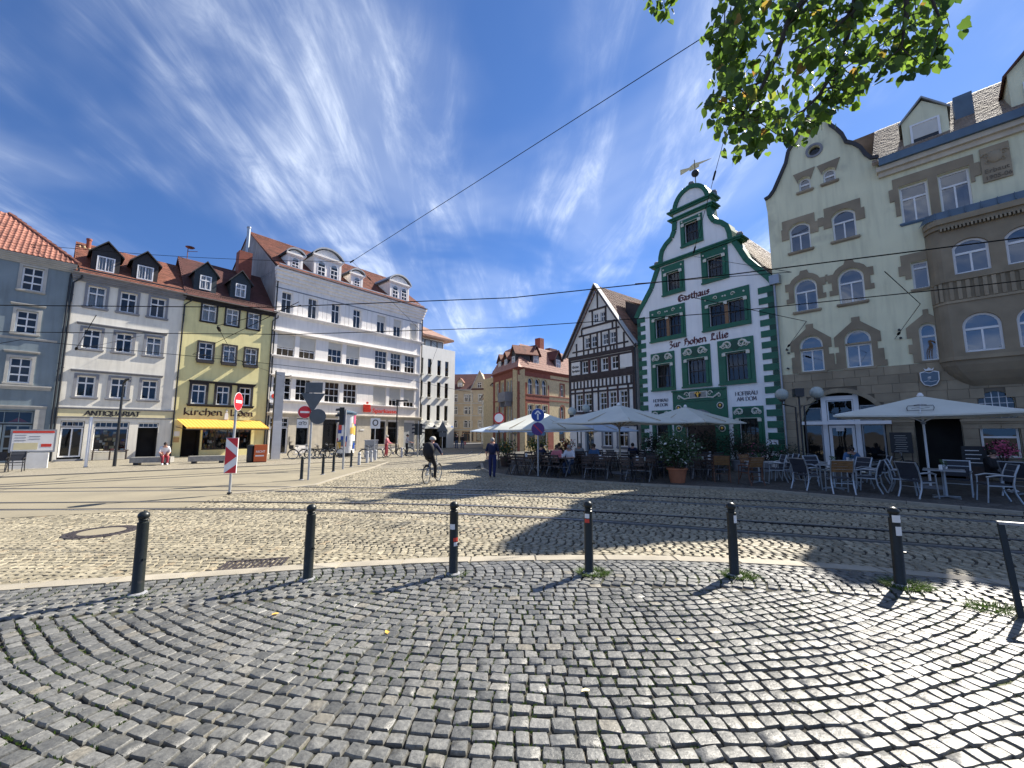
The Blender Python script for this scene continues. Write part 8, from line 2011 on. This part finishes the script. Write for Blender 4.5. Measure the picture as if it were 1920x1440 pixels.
extra_tips = [Vector((6.4, -1.6, 5.5)) + Vector((rg.uniform(-2.2, 2.4), rg.uniform(-2.4, 1.0), rg.uniform(-.5, 3.2))) for _ in range(70)]
extra_tips = [p for p in extra_tips if p.y < 1.0]
for i, t in enumerate([Vector(t) for t in TIPS] + extra_tips):
    p = t - O
    cand = limb_pts if i < len(TIPS) else [tp[3], tp[4], tp[5], (tp[4] + tp[5]) / 2]
    a = min(cand, key=lambda q: (q - p).length + (.25 if q.z < p.z else 0))
    mid = (a + p) / 2 + Vector((rg.uniform(-.04, .04), rg.uniform(-.04, .04), .03))
    tw.tube([a, mid, p], [.007, .005, .003], 5)
    n = 14 if i < len(TIPS) else 26; sp = .14 if i < len(TIPS) else .5
    for k in range(n):
        f = rg.random() ** .6
        c = mid + (p - mid) * f + Vector((rg.gauss(0, sp * .55), rg.gauss(0, sp * .55), rg.gauss(-.02, sp * .5)))
        if (a - p).length < .5 and rg.random() < .3: c = p + Vector((rg.gauss(0, sp * .6), rg.gauss(0, sp * .6), rg.gauss(0, sp * .5)))
        leaves.append((c, rg.uniform(.055, .098)))
tag(tw.out('twigs', 'bark', tree), kind='stuff')
prof = [(0, 0), (.30, -.08), (.50, .15), (.52, .42), (.36, .72), (.12, .95), (0, 1.12), (-.12, .95), (-.36, .72), (-.52, .42), (-.50, .15), (-.30, -.08)]
def leaf_geo(c, s, rg):
    d = Vector((rg.gauss(0, .55), rg.gauss(0, .55), -1 + rg.gauss(0, .45))).normalized(); q = d.orthogonal().normalized(); q = (Matrix.Rotation(rg.random() * 6.28, 3, d) @ q); n = d.cross(q); fold = rg.uniform(.05, .35)
    return d, q, n, fold
lm = []
for k in range(10):
    fold = .05 + .03 * k; vs = [(x, abs(x) * fold - .10 * y * y * (k % 3) * .5, -y) for x, y in prof] + [(0, -.02, -.4)]
    lm.append(B().add(vs, [(i, (i + 1) % 12, 12) for i in range(12)]).mesh('leaf', 'linden_leaf', 'all'))
C_ = Vector((0, 0, 1.95))
def onscreen(c):
    w = c + O - C_; fwd = w.y * math.cos(R_(6.75)) + w.z * math.sin(R_(6.75)); up = -w.y * math.sin(R_(6.75)) + w.z * math.cos(R_(6.75))
    return fwd > .3 and abs(w.x / fwd) < 1.25 and abs(up / fwd) < .94
vis_l = sorted([l for l in leaves if onscreen(l[0])], key=lambda l: -l[1] / (l[0] + O - C_).length)[:300]
vid = {id(l) for l in vis_l}; b = B()
for l in leaves:
    c, s = l; d, q, n, fold = leaf_geo(c, s, rg)
    if id(l) in vid:
        o = ob('leaf', rg.choice(lm), tree, c); o.rotation_euler = Matrix((q, n, -d)).transposed().to_euler(); o.scale = (s, s, s)
    else: b.add([c + q * x * s + n * abs(x) * fold * s + d * y * s for x, y in prof] + [c + d * .4 * s - n * .02 * s], [(i, (i + 1) % 12, 12) for i in range(12)])
tag(b.out('foliage', 'linden_leaf', tree, smooth='all'), kind='stuff')
